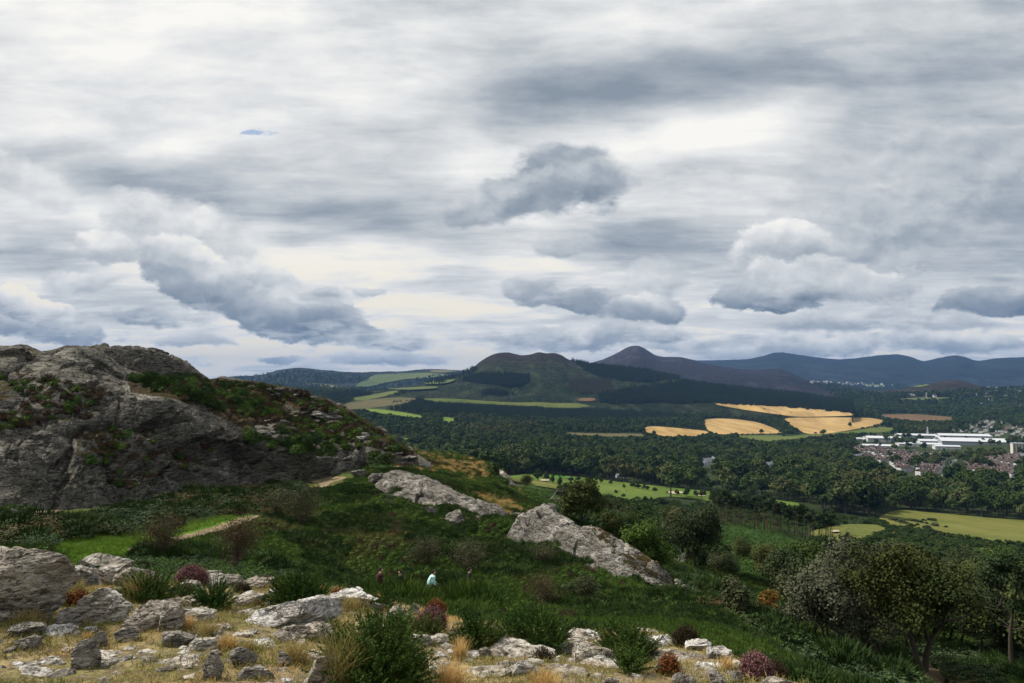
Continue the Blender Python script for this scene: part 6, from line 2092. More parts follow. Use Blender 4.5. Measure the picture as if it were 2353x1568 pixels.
def estates():
    rng = np.random.default_rng(70)
    src = None
    far = [small_house(M['white'], M['roofbrown']), small_house(M['white'], M['roofgrey']), small_house(M['cream'], M['roofbrown'])]
    far_n = 0
    for ei, (poly, rot, sx, sy, most, lb, gp) in enumerate((
            (ESTATES[0], 0.35, 11.5, 26, 125, 'white walled house with brown roof in the estate left of the road', 'houses of the estate left of the road'),
            (ESTATES[1], -0.25, 12.5, 26, 75, 'pale house with brown roof in the estate at the right edge', 'houses of the estate at the right edge'),
            (ESTATES[2], 0.9, 15, 24, 80, 'white house in the hillside estate above the warehouses', 'houses of the estate above the warehouses'))):
        pts = []
        cr, sr = math.cos(rot), math.sin(rot)
        c0 = ground_at(sum(p[0] for p in poly) / len(poly), sum(p[1] for p in poly) / len(poly))
        for i in range(-60, 60):
            for j in range(-40, 40):
                u, v = i * sx + rng.uniform(-0.8, 0.8), j * sy + 3 * math.sin(i * 0.35)
                if i % 9 == 0:
                    continue
                x, y = c0[0] + u * cr - v * sr, c0[1] + u * sr + v * cr
                if y < 100:
                    continue
                z = gz_np(np.array([x]), np.array([y]))[0]
                a, b = project(np.array([x, y, z]))
                if in_poly(a, b, poly) and a < 2370:
                    pts.append((x, y, z, rot + (math.pi / 2 if (j % 5 == 0) else 0)))
        rng.shuffle(pts)
        pts = sorted(pts[:most], key=lambda p: math.hypot(p[0], p[1]))
        for k, (x, y, z, r_) in enumerate(pts):
            if ei < 2 and k < 70:
                if src is None:
                    src = house('terraced_house', 10, 8, 5.4, 2.8, M['white'], M['roofbrown'], lb, 'house', (x, y, z), r_, gp)
                else:
                    copy_thing(src, (x, y, z), r_, rng.uniform(0.9, 1.15), lb, gp)
            else:
                o = link('house', far[0 if ei == 0 else (k % 3)], None, (x, y, z), r_)
                s = rng.uniform(0.9, 1.25); o.scale = (s, s, s)
                tag(o, lb, 'house', gp)
    # scattered far houses
    for poly, n, lb, gp, s0 in (([(1862, 876), (1985, 878), (2060, 886), (2060, 892), (1960, 888), (1862, 881)], 55, 'white speck of a house in the distant village gap', 'distant village houses', 1.8),
                                ([(2190, 892), (2352, 888), (2352, 945), (2260, 940), (2200, 925)], 75, 'white house scattered in the far wooded slope', 'far scattered houses', 1.5),
                                ([(2080, 905), (2180, 903), (2190, 912), (2090, 912)], 12, 'small white house near the far pylon', 'houses near the far pylon', 1.4)):
        xs = [p[0] for p in poly]; ys = [p[1] for p in poly]
        k = 0
        for _ in range(n * 8):
            a, b = rng.uniform(min(xs), max(xs)), rng.uniform(min(ys), max(ys))
            if k >= n or not in_poly(a, b, poly):
                continue
            h = hit_all(a, b, 2500)
            if not h:
                continue
            o = link('house', far[k % 2], None, tuple(h[0]), rng.uniform(0, 3))
            s = rng.uniform(0.8, 1.3) * s0; o.scale = (s, s, s)
            tag(o, lb, 'house', gp)
            k += 1


def warehouse(x0, x1, yb, yt, depth, wm, rm, label, doors=3, strip=None, cat='warehouse'):
    g_ = ground_at((x0 + x1) / 2, yb)
    D = math.hypot(g_[0], g_[1])
    w = (x1 - x0) / FPX * D
    h = (yb - yt) / FPX * D * 0.68
    e = bpy.data.objects.new('warehouse', None)
    COL.objects.link(e)
    e.location = tuple(g_)
    e.rotation_euler = (0, 0, -math.atan2(g_[0], g_[1]) * 0.6)
    tag(e, label, cat)
    A = Acc().add(box(-w / 2, w / 2, 0, depth, -3, h))
    link('wall', A.mesh('wall', [wm]), e)
    V = np.array([(-w / 2 - 0.5, -0.5, h + 0.02), (w / 2 + 0.5, -0.5, h + 0.02), (w / 2 + 0.5, depth + 0.5, h + 0.02), (-w / 2 - 0.5, depth + 0.5, h + 0.02), (-w / 2 - 0.5, depth / 2, h + depth * 0.05), (w / 2 + 0.5, depth / 2, h + depth * 0.05)], float)
    link('roof', mesh_np('roof', V, [(0, 1, 5, 4), (4, 5, 2, 3), (0, 4, 3, 3), (1, 2, 5, 5), (0, 3, 2, 1)], [rm]), e)
    Dd = Acc()
    for k in range(doors):
        cx = -w / 2 + w * (k + 0.5) / doors
        link('shutter_door', Acc().add(box(cx - 2.2, cx + 2.2, -0.15, -0.02, 0, min(4.5, h * 0.6))).mesh('shutter_door', [M['greyclad']]), e)
    link('window_strip', Acc().add(box(-w / 2 + 1, w / 2 - 1, -0.10, -0.02, h * 0.70, h * 0.84)).mesh('window_strip', [strip or M['glass']]), e)
    return e


def buildings():
    estates()
    X = lambda a: 1703 + a / 3.627
    warehouse(X(1070), X(1230), 1015, 1003, 60, M['white'], M['metalroof'], 'white factory block at the left of the business park')
    warehouse(X(1225), X(1335), 1013, 1004, 45, M['blueclad'], M['metalroof'], 'blue fronted warehouse beside the white factory block')
    warehouse(X(1350), X(1670), 1006, 998, 50, M['greyclad'], M['metalroof'], 'grey warehouse in the middle of the business park', 5)
    warehouse(X(1705), X(2035), 1007, 999, 60, M['white'], M['metalroof'], 'long white warehouse farthest back in the park', 5)
    warehouse(X(1520), X(1740), 1020, 1011, 50, M['white'], M['metalroof'], 'white warehouse just left of the largest roof')
    warehouse(X(1745), X(2200), 1022, 1012, 90, M['greyclad'], M['metalroof'], 'largest warehouse with broad white roof', 6)
    warehouse(X(1350), X(1640), 1026, 1018, 40, M['white'], M['metalroof'], 'low white warehouse at the front of the park', 4)
    warehouse(X(1640), X(1805), 1032, 1023, 30, M['white'], M['metalroof'], 'white office front nearest the estate', 3)
    warehouse(X(1040), X(1245), 1029, 1022, 40, M['white'], M['metalroof'], 'low white shed left of the park trees', 3)
    warehouse(X(915), X(1010), 1010, 1006, 30, M['white'], M['metalroof'], 'small isolated white shed by the pasture', 2)
    # apartment block
    g_ = ground_at(2352, 1041)
    e = bpy.data.objects.new('apartment_block', None); COL.objects.link(e)
    e.location = tuple(g_); e.rotation_euler = (0, 0, -0.3)
    tag(e, 'tall pale apartment block cut by the right edge', 'building')
    link('wall', Acc().add(box(-17, 22, 0, 14, -3, 17)).mesh('wall', [M['cream']]), e)
    link('roof', Acc().add(box(-17.4, 22.4, -0.4, 14.4, 17.02, 17.8)).mesh('roof', [M['greyclad']]), e)
    for k in range(8):
        A = Acc()
        for f in range(5):
            A.add(box(-15.5 + k * 4.6, -13.0 + k * 4.6, -0.12, -0.02, 1 + f * 3.2, 3.2 + f * 3.2))
        link('window_column', A.mesh('window_column', [M['glass']]), e)
    g_ = ground_at(1430, 1098)
    house('clubhouse', 15, 8, 3.6, 1.8, M['cream'], M['metalroof'], 'long white clubhouse glimpsed between the trees behind the fairway', 'building', tuple(g_), 0.1, None, 0, 1, 6)
    for (a, b, w, d, h, rise, rt, lb) in ((1626, 1074, 15, 8, 5.5, 4.5, 0.3, 'white manor house with steep slate gables in the trees'), (1640, 1072, 9, 8, 6, 4.2, 1.7, 'gabled white wing beside the manor house'),
                                         (1614, 1076, 9, 7, 4, 3, 0.2, 'low white outhouse left of the manor house'), (1767, 1082, 9, 7, 5, 3.6, 0.15, 'small white cottage standing among the dark trees'),
                                         (1858, 1088, 8, 7, 4.5, 3.4, 0.9, 'white gable peeping out right of the cottage'), (1794, 1081, 9, 7, 3, 2.6, 0.1, 'grey roof just right of the white cottage'), (1896, 1090, 10, 7, 3.4, 2.4, 0.1, 'pale low house nearest the estate woods')):
        g_ = ground_at(a, b + 3)
        g_[2] += 5.5
        house('country_house', w, d, h, rise, M['white'], M['roofgrey'], lb, 'house', tuple(g_), rt, None, 1)


def lattice(name, px, pyb, pyt, label, cat, arms=True, mat='steel'):
    h_ = hit_all(px, pyb, 1000)
    g_ = np.array(h_[0][:])
    D = math.hypot(g_[0], g_[1])
    h = (pyb - pyt) / FPX * D
    e = bpy.data.objects.new(name, None); COL.objects.link(e)
    e.location = tuple(g_)
    tag(e, label, cat)
    b, t = h * 0.10, h * 0.018
    th = h * 0.008 + 0.10
    A = Acc()
    cs = [(-1, -1), (1, -1), (1, 1), (-1, 1)]
    def P(i, z):
        s = b + (t - b) * z
        return (cs[i % 4][0] * s, cs[i % 4][1] * s, z * h)
    for i in range(4):
        A.add(tube([P(i, 0), P(i, 0.5), P(i, 1)], [th] * 3, 4))
        for k in range(7):
            A.add(tube([P(i, k / 7), P(i + 1, (k + 1) / 7)], [th * 0.6] * 2, 3))
            A.add(tube([P(i + 1, k / 7), P(i, (k + 1) / 7)], [th * 0.6] * 2, 3))
    link('lattice_mast', A.mesh('lattice_mast', [M[mat]]), e)
    for z in ((0.66, 0.80, 0.93) if arms else (0.9,)):
        w = h * (0.19 if arms else 0.05)
        B = Acc().add(tube([(-w, 0, z * h), (0, 0, z * h + th), (w, 0, z * h)], [th * 0.6, th, th * 0.6], 4)).add(tube([(-w, 0, z * h), (0, 0, z * h + h * 0.045), (w, 0, z * h)], [th * 0.4] * 3, 4))
        link('cross_arm', B.mesh('cross_arm', [M[mat]]), e)
    return e


def cars():
    rng = np.random.default_rng(4)
    cols = [plain('car_paint_white', (0.7, 0.7, 0.72), 0.3, 0.5, 0.02), plain('car_paint_red', (0.4, 0.03, 0.03), 0.3, 0.5, 0.02), plain('car_paint_dark', (0.05, 0.06, 0.08), 0.3, 0.5, 0.02)]
    nm = ['white', 'red', 'dark']
    for k, (a, b) in enumerate(((2186, 1072), (2180, 1080), (2192, 1063), (2172, 1090), (2168, 1098))):
        g_ = ground_at(a, b)
        e = bpy.data.objects.new('parked_car', None); COL.objects.link(e)
        e.location = (g_[0], g_[1], g_[2] + 0.85); e.rotation_euler = (0, 0, 1.2 + rng.uniform(-0.1, 0.1))
        tag(e, '%s car on the grey road, %s from the near end' % (nm[k % 3], ('fourth', 'third', 'farthest', 'second', 'first')[k]), 'car')
        prof = [(-2.1, 0.35), (-2.1, 0.8), (-1.2, 0.95), (-0.7, 1.42), (0.7, 1.42), (1.2, 0.95), (2.1, 0.8), (2.1, 0.35)]
        V = np.array([(x, y, z) for y in (-0.85, 0.85) for x, z in prof], float)
        F = [(i, (i + 1) % 8, 8 + (i + 1) % 8, 8 + i) for i in range(8)] + [(7, 6, 1, 0), (6, 5, 2, 1), (5, 4, 3, 2), (8, 9, 14, 15), (9, 10, 13, 14), (10, 11, 12, 13)]
        link('body', mesh_np('body', V, F, [cols[k % 3]]), e)
        link('windows', Acc().add(box(-0.62, 0.62, -0.87, 0.87, 1.0, 1.33)).mesh('windows', [M['glass']]), e)
        for sx in (-1.3, 1.3):
            for sy in (-0.8, 0.8):
                link('wheel', Acc().add(tube([(sx, sy - 0.1, 0.32), (sx, sy + 0.1, 0.32)], [0.32, 0.32], 10)).mesh('wheel', [M['glass']]), e)


buildings()
lattice('radio_mast', 2131, 1004, 983, 'lattice radio mast rising behind the business park', 'mast', False)
lattice('pylon', 2128, 918, 903, 'electricity pylon standing in front of the brown heath knoll', 'pylon')
lattice('pylon', 2243, 914, 904, 'electricity pylon in the far fields at the right', 'pylon')
lattice('pylon', 659, 880, 872, 'pylon on the far wooded hills at the left', 'pylon')
cars()


# ------------------------------------------------------------------ people
def skin_mesh(name, pts, edges, radii, mat, parent, sub=2):
    me = bpy.data.meshes.new(name)
    me.from_pydata([tuple(p) for p in pts], edges, [])
    o = link(name, me, parent)
    sm = o.modifiers.new('skin', 'SKIN')
    for i, r_ in enumerate(radii):
        me.skin_vertices[0].data[i].radius = (r_, r_) if not isinstance(r_, tuple) else r_
    me.skin_vertices[0].data[0].use_root = True
    ss = o.modifiers.new('smooth', 'SUBSURF'); ss.levels = sub; ss.render_levels = sub
    me.materials.append(mat)
    for p in me.polygons:
        p.use_smooth = True
    sm.use_smooth_shade = True
    return o


SKIN = plain('skin', (0.42, 0.25, 0.18), 0.6, 0.3, 0.05)
HAIR = plain('black_hair', (0.012, 0.010, 0.009), 0.6, 0.3, 0.2)


def person(x, y, face, jacket, trouser, label, lean=0.08, scarf=None, bulk=1.0, stride=0.22, height=1.74):
    """standing or walking figure facing the direction `face`, one continuous body under jacket, trousers and hair"""
    e = bpy.data.objects.new('person', None); COL.objects.link(e)
    e.location = (x, y, gz(x, y)); e.rotation_euler = (0, 0, face); s = height / 1.74; e.scale = (s, s, s)
    tag(e, label, 'person')
    # x forward, y left, z up
    L_ = lean
    P = [(0, 0, 0.95), (0.02, 0, 1.12), (L_ * 0.6, 0, 1.30), (L_, 0, 1.43), (L_ + 0.02, 0, 1.52), (L_ + 0.05, 0, 1.60), (L_ + 0.05, 0, 1.69)]
    Rr = [(0.15, 0.11), (0.13, 0.10), (0.16, 0.11), (0.11, 0.09), (0.055, 0.055), (0.072, 0.088), (0.066, 0.080)]
    E = [(i, i + 1) for i in range(6)]
    P.append((L_ + 0.13, 0, 1.615)); Rr.append(0.016); E.append((5, 7))          # nose
    for sg in (-1, 1):
        P.append((L_ + 0.03, sg * 0.085, 1.63)); Rr.append(0.014); E.append((5, len(P) - 1))     # ears
    for sg in (-1, 1):
        b = len(P)
        P += [(L_, sg * 0.17, 1.42), (L_ - 0.02 + sg * 0.05, sg * 0.23, 1.14), (L_ + 0.16 + sg * 0.05, sg * 0.20, 0.98), (L_ + 0.21 + sg * 0.05, sg * 0.19, 0.94)]
        Rr += [0.062, 0.046, 0.030, (0.034, 0.016)]
        E += [(3, b), (b, b + 1), (b + 1, b + 2), (b + 2, b + 3)]
        w = np.array(P[b + 3])
        for k in range(4):
            q = len(P)
            f = 0.075 - abs(k - 1.4) * 0.008
            P += [tuple(w + np.array([0.045, (k - 1.5) * 0.017, -0.012])), tuple(w + np.array([0.045 + f * 0.5, (k - 1.5) * 0.018, -0.035])), tuple(w + np.array([0.045 + f * 0.6, (k - 1.5) * 0.018, -0.060]))]
            Rr += [0.009, 0.0085, 0.007]
            E += [(b + 3, q), (q, q + 1), (q + 1, q + 2)]
        q = len(P)
        P += [tuple(w + np.array([0.02, -sg * 0.035, 0.0])), tuple(w + np.array([0.05, -sg * 0.045, -0.02]))]
        Rr += [0.011, 0.009]
        E += [(b + 3, q), (q, q + 1)]
    for sg in (-1, 1):
        b = len(P)
        st = stride * sg
        P += [(0.0, sg * 0.09, 0.88), (st * 0.55 + 0.05, sg * 0.10, 0.50), (st, sg * 0.10, 0.10), (st + 0.02, sg * 0.10, 0.05), (st + 0.17, sg * 0.11, 0.03)]
        Rr += [0.085, 0.058, 0.040, 0.040, (0.04, 0.025)]
        E += [(0, b), (b, b + 1), (b + 1, b + 2), (b + 2, b + 3), (b + 3, b + 4)]
    skin_mesh('body', P, E, Rr, SKIN, e)
    B = bulk
    JP = [(0, 0, 0.92), (0.02, 0, 1.10), (L_ * 0.6, 0, 1.30), (L_, 0, 1.43), (L_ + 0.01, 0, 1.50)]
    JR = [(0.185 * B, 0.145 * B), (0.165 * B, 0.14 * B), (0.185 * B, 0.15 * B), (0.15 * B, 0.12 * B), (0.075, 0.075)]
    JE = [(i, i + 1) for i in range(4)]
    for sg in (-1, 1):
        b = len(JP)
        JP += [(L_, sg * 0.18, 1.42), (L_ - 0.02 + sg * 0.05, sg * 0.245, 1.14), (L_ + 0.15 + sg * 0.05, sg * 0.20, 0.985)]
        JR += [0.085 * B, 0.068 * B, 0.048 * B]
        JE += [(3, b), (b, b + 1), (b + 1, b + 2)]
    skin_mesh('jacket', JP, JE, JR, jacket, e)
    TP = [(0, 0, 0.96), (0, 0, 0.88)]; TR = [(0.16, 0.12), (0.15, 0.12)]; TE = [(0, 1)]
    for sg in (-1, 1):
        b = len(TP); st = stride * sg
        TP += [(0.0, sg * 0.09, 0.82), (st * 0.55 + 0.05, sg * 0.10, 0.50), (st, sg * 0.10, 0.12)]
        TR += [0.098, 0.074, 0.062]
        TE += [(1, b), (b, b + 1), (b + 1, b + 2)]
    skin_mesh('trousers', TP, TE, TR, trouser, e)
    skin_mesh('hair', [(L_ + 0.03, 0, 1.66), (L_ + 0.01, 0, 1.72), (L_ - 0.02, 0, 1.62)], [(0, 1), (0, 2)], [(0.085, 0.098), (0.060, 0.075), 0.06], HAIR, e)
    if scarf:
        skin_mesh('scarf', [(L_ + 0.05, 0.02, 1.50), (L_ - 0.02, 0, 1.52), (L_ + 0.07, -0.02, 1.42)], [(0, 1), (0, 2)], [0.085, 0.08, 0.06], scarf, e)
    return e


J_dark = plain('black_jacket', (0.016, 0.014, 0.016), 0.8, 0.2, 0.2)
J_plaid = plain('dark_red_jacket', (0.05, 0.016, 0.016), 0.8, 0.2, 0.3)
J_mint = plain('mint_puffer_jacket', (0.42, 0.68, 0.62), 0.7, 0.3, 0.06)
S_pink = plain('pale_scarf', (0.60, 0.46, 0.46), 0.9, 0.1, 0.05)
T_dark = plain('dark_trousers', (0.02, 0.02, 0.025), 0.9, 0.1, 0.2)


def walker(px, r, **k):
    d = ray(px, 1340); n = math.hypot(d[0], d[1])
    return person(d[0] / n * r, d[1] / n * r, **k)


walker(869, 41, face=0.35, jacket=J_plaid, trouser=T_dark, label='man in dark red jacket walking behind the others in the heather', lean=0.10, bulk=1.12, height=1.80)
walker(922, 41.5, face=2.9, jacket=J_dark, trouser=T_dark, label='person with pale pink scarf deep in the heather', lean=0.05, scarf=S_pink, height=1.66)
walker(986, 42, face=0.25, jacket=J_mint, trouser=T_dark, label='person in mint puffer jacket leaning forward in the heather', lean=0.22, bulk=1.25, height=1.70)
walker(1076, 42.5, face=0.1, jacket=J_dark, trouser=T_dark, label='dark clad person leading the walkers on the right', lean=0.06, height=1.68)
for a, b, lb in ((1421.5, 1130, 'golfer in dark clothes standing left on the fairway'), (1426, 1130, 'golfer standing in the middle of the three'), (1437.5, 1129.5, 'golfer beside a trolley at the right of the group')):
    g_ = ground_at(a, b)
    person(g_[0], g_[1], face=random.uniform(0, 6), jacket=J_dark, trouser=T_dark, label=lb, stride=0.08, lean=0.02)
g_ = ground_at(1439.5, 1129.5)
e = bpy.data.objects.new('golf_trolley', None); COL.objects.link(e); e.location = tuple(g_)
tag(e, 'small dark golf bag trolley next to the right golfer', 'golf trolley')
link('bag', Acc().add(tube([(0, 0, 0.25), (0, 0.12, 0.7), (0, 0.2, 1.15)], [0.13, 0.15, 0.15], 8)).mesh('bag', [J_dark], True), e)
link('handle', Acc().add(tube([(0, 0.2, 0.9), (0, -0.35, 1.05)], [0.015, 0.015], 5)).mesh('handle', [M['steel']]), e)
for sg in (-0.25, 0.25):
    link('wheel', Acc().add(tube([(sg - 0.02, 0, 0.15), (sg + 0.02, 0, 0.15)], [0.15, 0.15], 12)).mesh('wheel', [J_dark]), e)

# way-marker on the path
g_ = ground_at(672, 1103)
e = bpy.data.objects.new('marker_post', None); COL.objects.link(e); e.location = tuple(g_)
tag(e, 'dark wooden marker post beside the path below the crag', 'post')
link('post', Acc().add(box(-0.09, 0.09, -0.09, 0.09, -0.4, 1.25)).mesh('post', [M['wood']]), e)
link('cap', Acc().add(box(-0.13, 0.13, -0.13, 0.13, 1.253, 1.34)).mesh('cap', [M['wood']]), e)
link('sign_plate', Acc().add(box(-0.11, 0.11, -0.115, -0.093, 0.85, 1.15)).mesh('sign_plate', [M['bark']]), e)
# ------------------------------------------------------------------ the outcrop underfoot: rocks, gorse, heather, grass
def near_at(px, py):
    g_ = ground_at(px, py)
    return g_, math.hypot(g_[0], g_[1]), math.sqrt(g_[0] ** 2 + g_[1] ** 2 + (CAMZ - g_[2]) ** 2)


def gscale(px, py):
    g_, D, S = near_at(px, py)
    return g_, D, (g_[1] * CP + (g_[2] - CAMZ) * SP) / FPX


ROCKS = [
    # x0, x1, ytop, ybase, material, cuts, depth factor, label
    (-90, 128, 1252, 1432, 'rock_near', 13, 0.9, 'biggest grey boulder, cut by the left edge'),
    (146, 240, 1290, 1352, 'rock_near', 14, 0.9, 'grey ledge rock left of the two topmost ledge rocks'),
    (190, 280, 1268, 1318, 'rock_near', 12, 0.8, 'split rock at the top of the left ledge'),
    (236, 296, 1292, 1345, 'rock_near', 12, 0.8, 'narrow rock between the split rock and the dry grass'),
    (276, 362, 1298, 1352, 'rock_near', 13, 0.9, 'broad ledge rock with dry grass leaning on it'),
    (270, 312, 1284, 1304, 'rock_grey', 8, 0.8, 'small flat topped rock left of the reddish heather'),
    (194, 304, 1350, 1432, 'rock_near', 13, 0.9, 'white streaked boulder below the left ledge'),
    (120, 184, 1396, 1440, 'rock_grey', 9, 0.9, 'dark rock at the foot of the biggest boulder'),
    (300, 404, 1378, 1446, 'rock_near', 12, 0.9, 'long blocky rock in front of the left gorse'),
    (355, 412, 1375, 1450, 'rock_near', 12, 0.8, 'rounded upright rock at the end of the blocky one'),
    (384, 452, 1332, 1366, 'rock_near', 11, 0.8, 'pale rock beneath the pink heather'),
    (394, 492, 1300, 1334, 'rock_near', 13, 0.9, 'pale rock behind the pink heather'),
    (486, 560, 1312, 1350, 'rock_near', 12, 0.9, 'white flecked ledge right of the pink heather'),
    (540, 622, 1322, 1352, 'rock_near', 12, 1.0, 'low pale ledge running down to the gorse'),
    (548, 602, 1357, 1392, 'rock_near', 10, 0.8, 'tan pointed rock among grass left of the round gorse'),
    (412, 462, 1364, 1386, 'rock_near', 10, 0.8, 'little pale rock left of the spiky gorse'),
    (402, 484, 1390, 1428, 'rock_near', 11, 1.0, 'flat white rock above the straw grass'),
    (370, 448, 1438, 1484, 'rock_grey', 12, 0.8, 'grey rock with pointed left corner in the grass'),
    (444, 504, 1456, 1494, 'rock_near', 11, 0.8, 'grey rounded rock right of the pointed corner one'),
    (170, 232, 1464, 1534, 'rock_grey', 7, 0.7, 'dark pyramid shaped rock in the lower left'),
    (214, 244, 1452, 1490, 'rock_grey', 8, 0.6, 'small leaning rock behind the pyramid shaped one'),
    (460, 510, 1500, 1562, 'rock_grey', 9, 0.8, 'upright dark rounded rock near the bottom edge'),
    (522, 592, 1488, 1534, 'rock_grey', 10, 0.8, 'grey slab like rock right of the upright one'),
    (544, 630, 1524, 1562, 'rock_grey', 11, 0.9, 'low layered rock at the bottom beside the slab like one'),
    (10, 96, 1424, 1462, 'rock_grey', 12, 1.2, 'flat grey rock sunk in the grass below the biggest boulder'),
    (30, 92, 1458, 1492, 'rock_grey', 12, 1.2, 'flat layered rock at the far left bottom'),
    (266, 318, 1440, 1474, 'rock_grey', 9, 0.9, 'thin dark layered rock in the middle of the grass'),
    (586, 764, 1367, 1444, 'rock_white', 14, 0.8, 'brightest white boulder left of the straw grass and gorse'),
    (632, 708, 1434, 1476, 'rock_near', 12, 0.9, 'tan rock directly below the brightest boulder'),
    (690, 762, 1426, 1474, 'rock_near', 12, 0.9, 'rock touching the tall dry blades'),
    (686, 812, 1498, 1590, 'rock_near', 14, 0.8, 'large speckled boulder cut by the bottom edge'),
    (632, 664, 1492, 1530, 'rock_near', 9, 0.8, 'brown rock half hidden by grass left of the speckled boulder'),
    (736, 852, 1354, 1390, 'rock_white', 13, 1.0, 'long white ledge behind the brightest boulder'),
    (840, 884, 1384, 1400, 'rock_near', 10, 0.9, 'low end of the white ledge in the grass'),
    (884, 928, 1392, 1432, 'rock_near', 11, 0.8, 'round pale boulder left of the pink flowers'),
    (932, 962, 1386, 1412, 'rock_near', 10, 0.8, 'small rock behind the round pale boulder'),
    (924, 956, 1406, 1432, 'rock_near', 10, 0.8, 'small rock in front between the boulder and flowers'),
    (940, 992, 1450, 1480, 'rock_near', 12, 0.9, 'white knobbly rock right of the big gorse'),
    (986, 1034, 1456, 1480, 'rock_near', 12, 0.9, 'pale knobbly rock next to the orange tuft'),
    (1028, 1052, 1448, 1476, 'rock_near', 9, 0.8, 'small upright grey stone behind the orange tuft'),
    (1064, 1088, 1450, 1468, 'rock_white', 9, 0.8, 'small white stone at the dark gorse foot'),
    (1098, 1128, 1486, 1516, 'rock_grey', 8, 0.8, 'round grey stone on the bare soil'),
    (1116, 1222, 1466, 1506, 'rock_near', 13, 1.2, 'broad flat ledge left of the round gorse bush'),
    (1200, 1266, 1482, 1516, 'rock_near', 13, 1.2, 'flat ledge in front of the round gorse bush'),
    (1134, 1168, 1422, 1440, 'rock_near', 10, 0.9, 'small ledge against the green heather'),
    (1164, 1232, 1516, 1552, 'rock_white', 11, 0.8, 'bluish white stone by the orange grass at the bottom'),
    (1252, 1312, 1434, 1462, 'rock_white', 12, 1.0, 'white rim rock right of the round gorse bush'),
    (1300, 1360, 1446, 1474, 'rock_near', 12, 1.0, 'rim rock sloping down toward the darker gorse'),
    (1304, 1410, 1474, 1524, 'rock_near', 13, 1.2, 'wide low ledge in front of the darker gorse'),
    (1482, 1548, 1457, 1482, 'rock_white', 12, 1.0, 'white rim rock left of the brown shrub'),
    (1582, 1640, 1466, 1494, 'rock_white', 12, 1.0, 'white rim rock right of the brown shrub'),
    (1630, 1684, 1484, 1514, 'rock_white', 12, 1.0, 'lowest white rim rock before the green slope'),
    (1504, 1530, 1518, 1546, 'rock_near', 8, 0.8, 'stone with a round knob on top near the bottom'),
    (1546, 1600, 1544, 1580, 'rock_grey', 10, 0.9, 'grey rock at the bottom edge right of the knob stone'),
    (1624, 1668, 1542, 1578, 'rock_grey', 9, 0.9, 'dark pointed rock at the bottom edge'),
    (1676, 1706, 1542, 1570, 'rock_grey', 9, 0.9, 'small dark rock left of the pink heather bush'),
    (1386, 1420, 1552, 1580, 'rock_near', 9, 0.9, 'half seen rock on the bottom edge under the path'),
    (1760, 1830, 1556, 1590, 'rock_near', 11, 1.0, 'pale rock below the pink heather bush at the bottom'),
    (1942, 1978, 1541, 1560, 'rock_white', 9, 0.9, 'lone white stone on the green slope at the right'),
]
ROCKXY = []
for k, (x0, x1, yt, yb, mt, cuts, df, lb) in enumerate(ROCKS):
    yb2 = min(yb, 1640)
    g_, D, s = gscale((x0 + x1) / 2, yb2)
    w = (x1 - x0) * s * (1.08 if mt != 'rock_grey' else 0.88)
    dep = w * df * 0.62
    h = max(0.5 * (yb2 - yt) * s, (yb2 - yt) * s * 1.12 - 0.24 * dep) * (1.22 if k == 0 else 1.0)
    flat = (yb2 - yt) < 0.5 * (x1 - x0)
    hz = h * 0.66
    u = np.array([g_[0], g_[1]]) / D
    c = (g_[0] + u[0] * dep * 0.42, g_[1] + u[1] * dep * 0.42)
    zc = g_[2] + h * (0.90 if k else 1.0) - hz * 0.92
    me = rock_mesh(700 + k, (w * 0.60, dep * 0.66, hz), M[mt], 6 if (x1 - x0) > 70 else 5, cuts, 0.45)
    o = link('rock', me, None, (c[0], c[1], zc), -math.atan2(g_[0], g_[1]))
    tag(o, lb, 'rock')
    ROCKXY.append((c[0], c[1], w * 0.5, dep * 0.5))

# separate stones by the rock slabs and the path
for k, (x0, x1, yt, yb, lb) in enumerate(((967, 998, 1165, 1184, 'round pale rock under the middle of the long slab'), (1023, 1070, 1170, 1208, 'leaning pale rock between the long slab and the heather'),
                                        (1058, 1100, 1188, 1202, 'low pale rock at the lower edge of the long slab'), (1166, 1204, 1180, 1196, 'flat pale rock bridging the two slabs'),
                                        (846, 884, 1088, 1112, 'dark rock just left of the long slab'), (806, 846, 1080, 1098, 'broken rocks beside the pale path'), (1548, 1566, 1328, 1352, 'first small rock of the tail below the steep slab'),
                                        (1562, 1584, 1346, 1374, 'last small rock of the tail below the steep slab'), (1120, 1150, 1160, 1176, 'small pale rock on the crest of the long slab'), (1240, 1262, 1168, 1186, 'knob of rock on top of the steep slab'))):
    g_, D, s = gscale((x0 + x1) / 2, yb)
    w = (x1 - x0) * s; h = (yb - yt) * s
    o = link('rock', rock_mesh(780 + k, (w * 0.6, w * 0.45, h * 0.72), M['rock_mid'], 5, 13, 0.45), None, (g_[0], g_[1] + w * 0.2, g_[2] + h * 0.35), 0)
    tag(o, lb, 'rock')


# gorse ------------------------------------------------------------
def shoot(rng, ln=0.17, n=44, sp=0.021):
    t = rng.uniform(0.05, 1, n)
    a = rng.uniform(0, 6.28, n)
    A = np.stack([0 * t, 0 * t, t * ln], 1)
    D = unit(np.stack([np.cos(a), np.sin(a), rng.uniform(0.3, 1.0, n)], 1))
    V, F = spikes(A, D, sp * (1.25 - t * 0.6), 0.0075, rng)
    V2, F2 = tube([(0, 0, 0), (0, 0, ln * 0.5), (0, 0, ln)], [0.003, 0.0025, 0.001], 3)
    return np.concatenate([V, V2]), np.concatenate([F, F2 + len(V)])


def orient(V, d, p, s):
    d = unit(np.array(d)); a = unit(np.cross(d, [0.31, 0.17, 0.9])); b = np.cross(d, a)
    return (V[:, :1] * a + V[:, 1:2] * b + V[:, 2:3] * d) * s + p


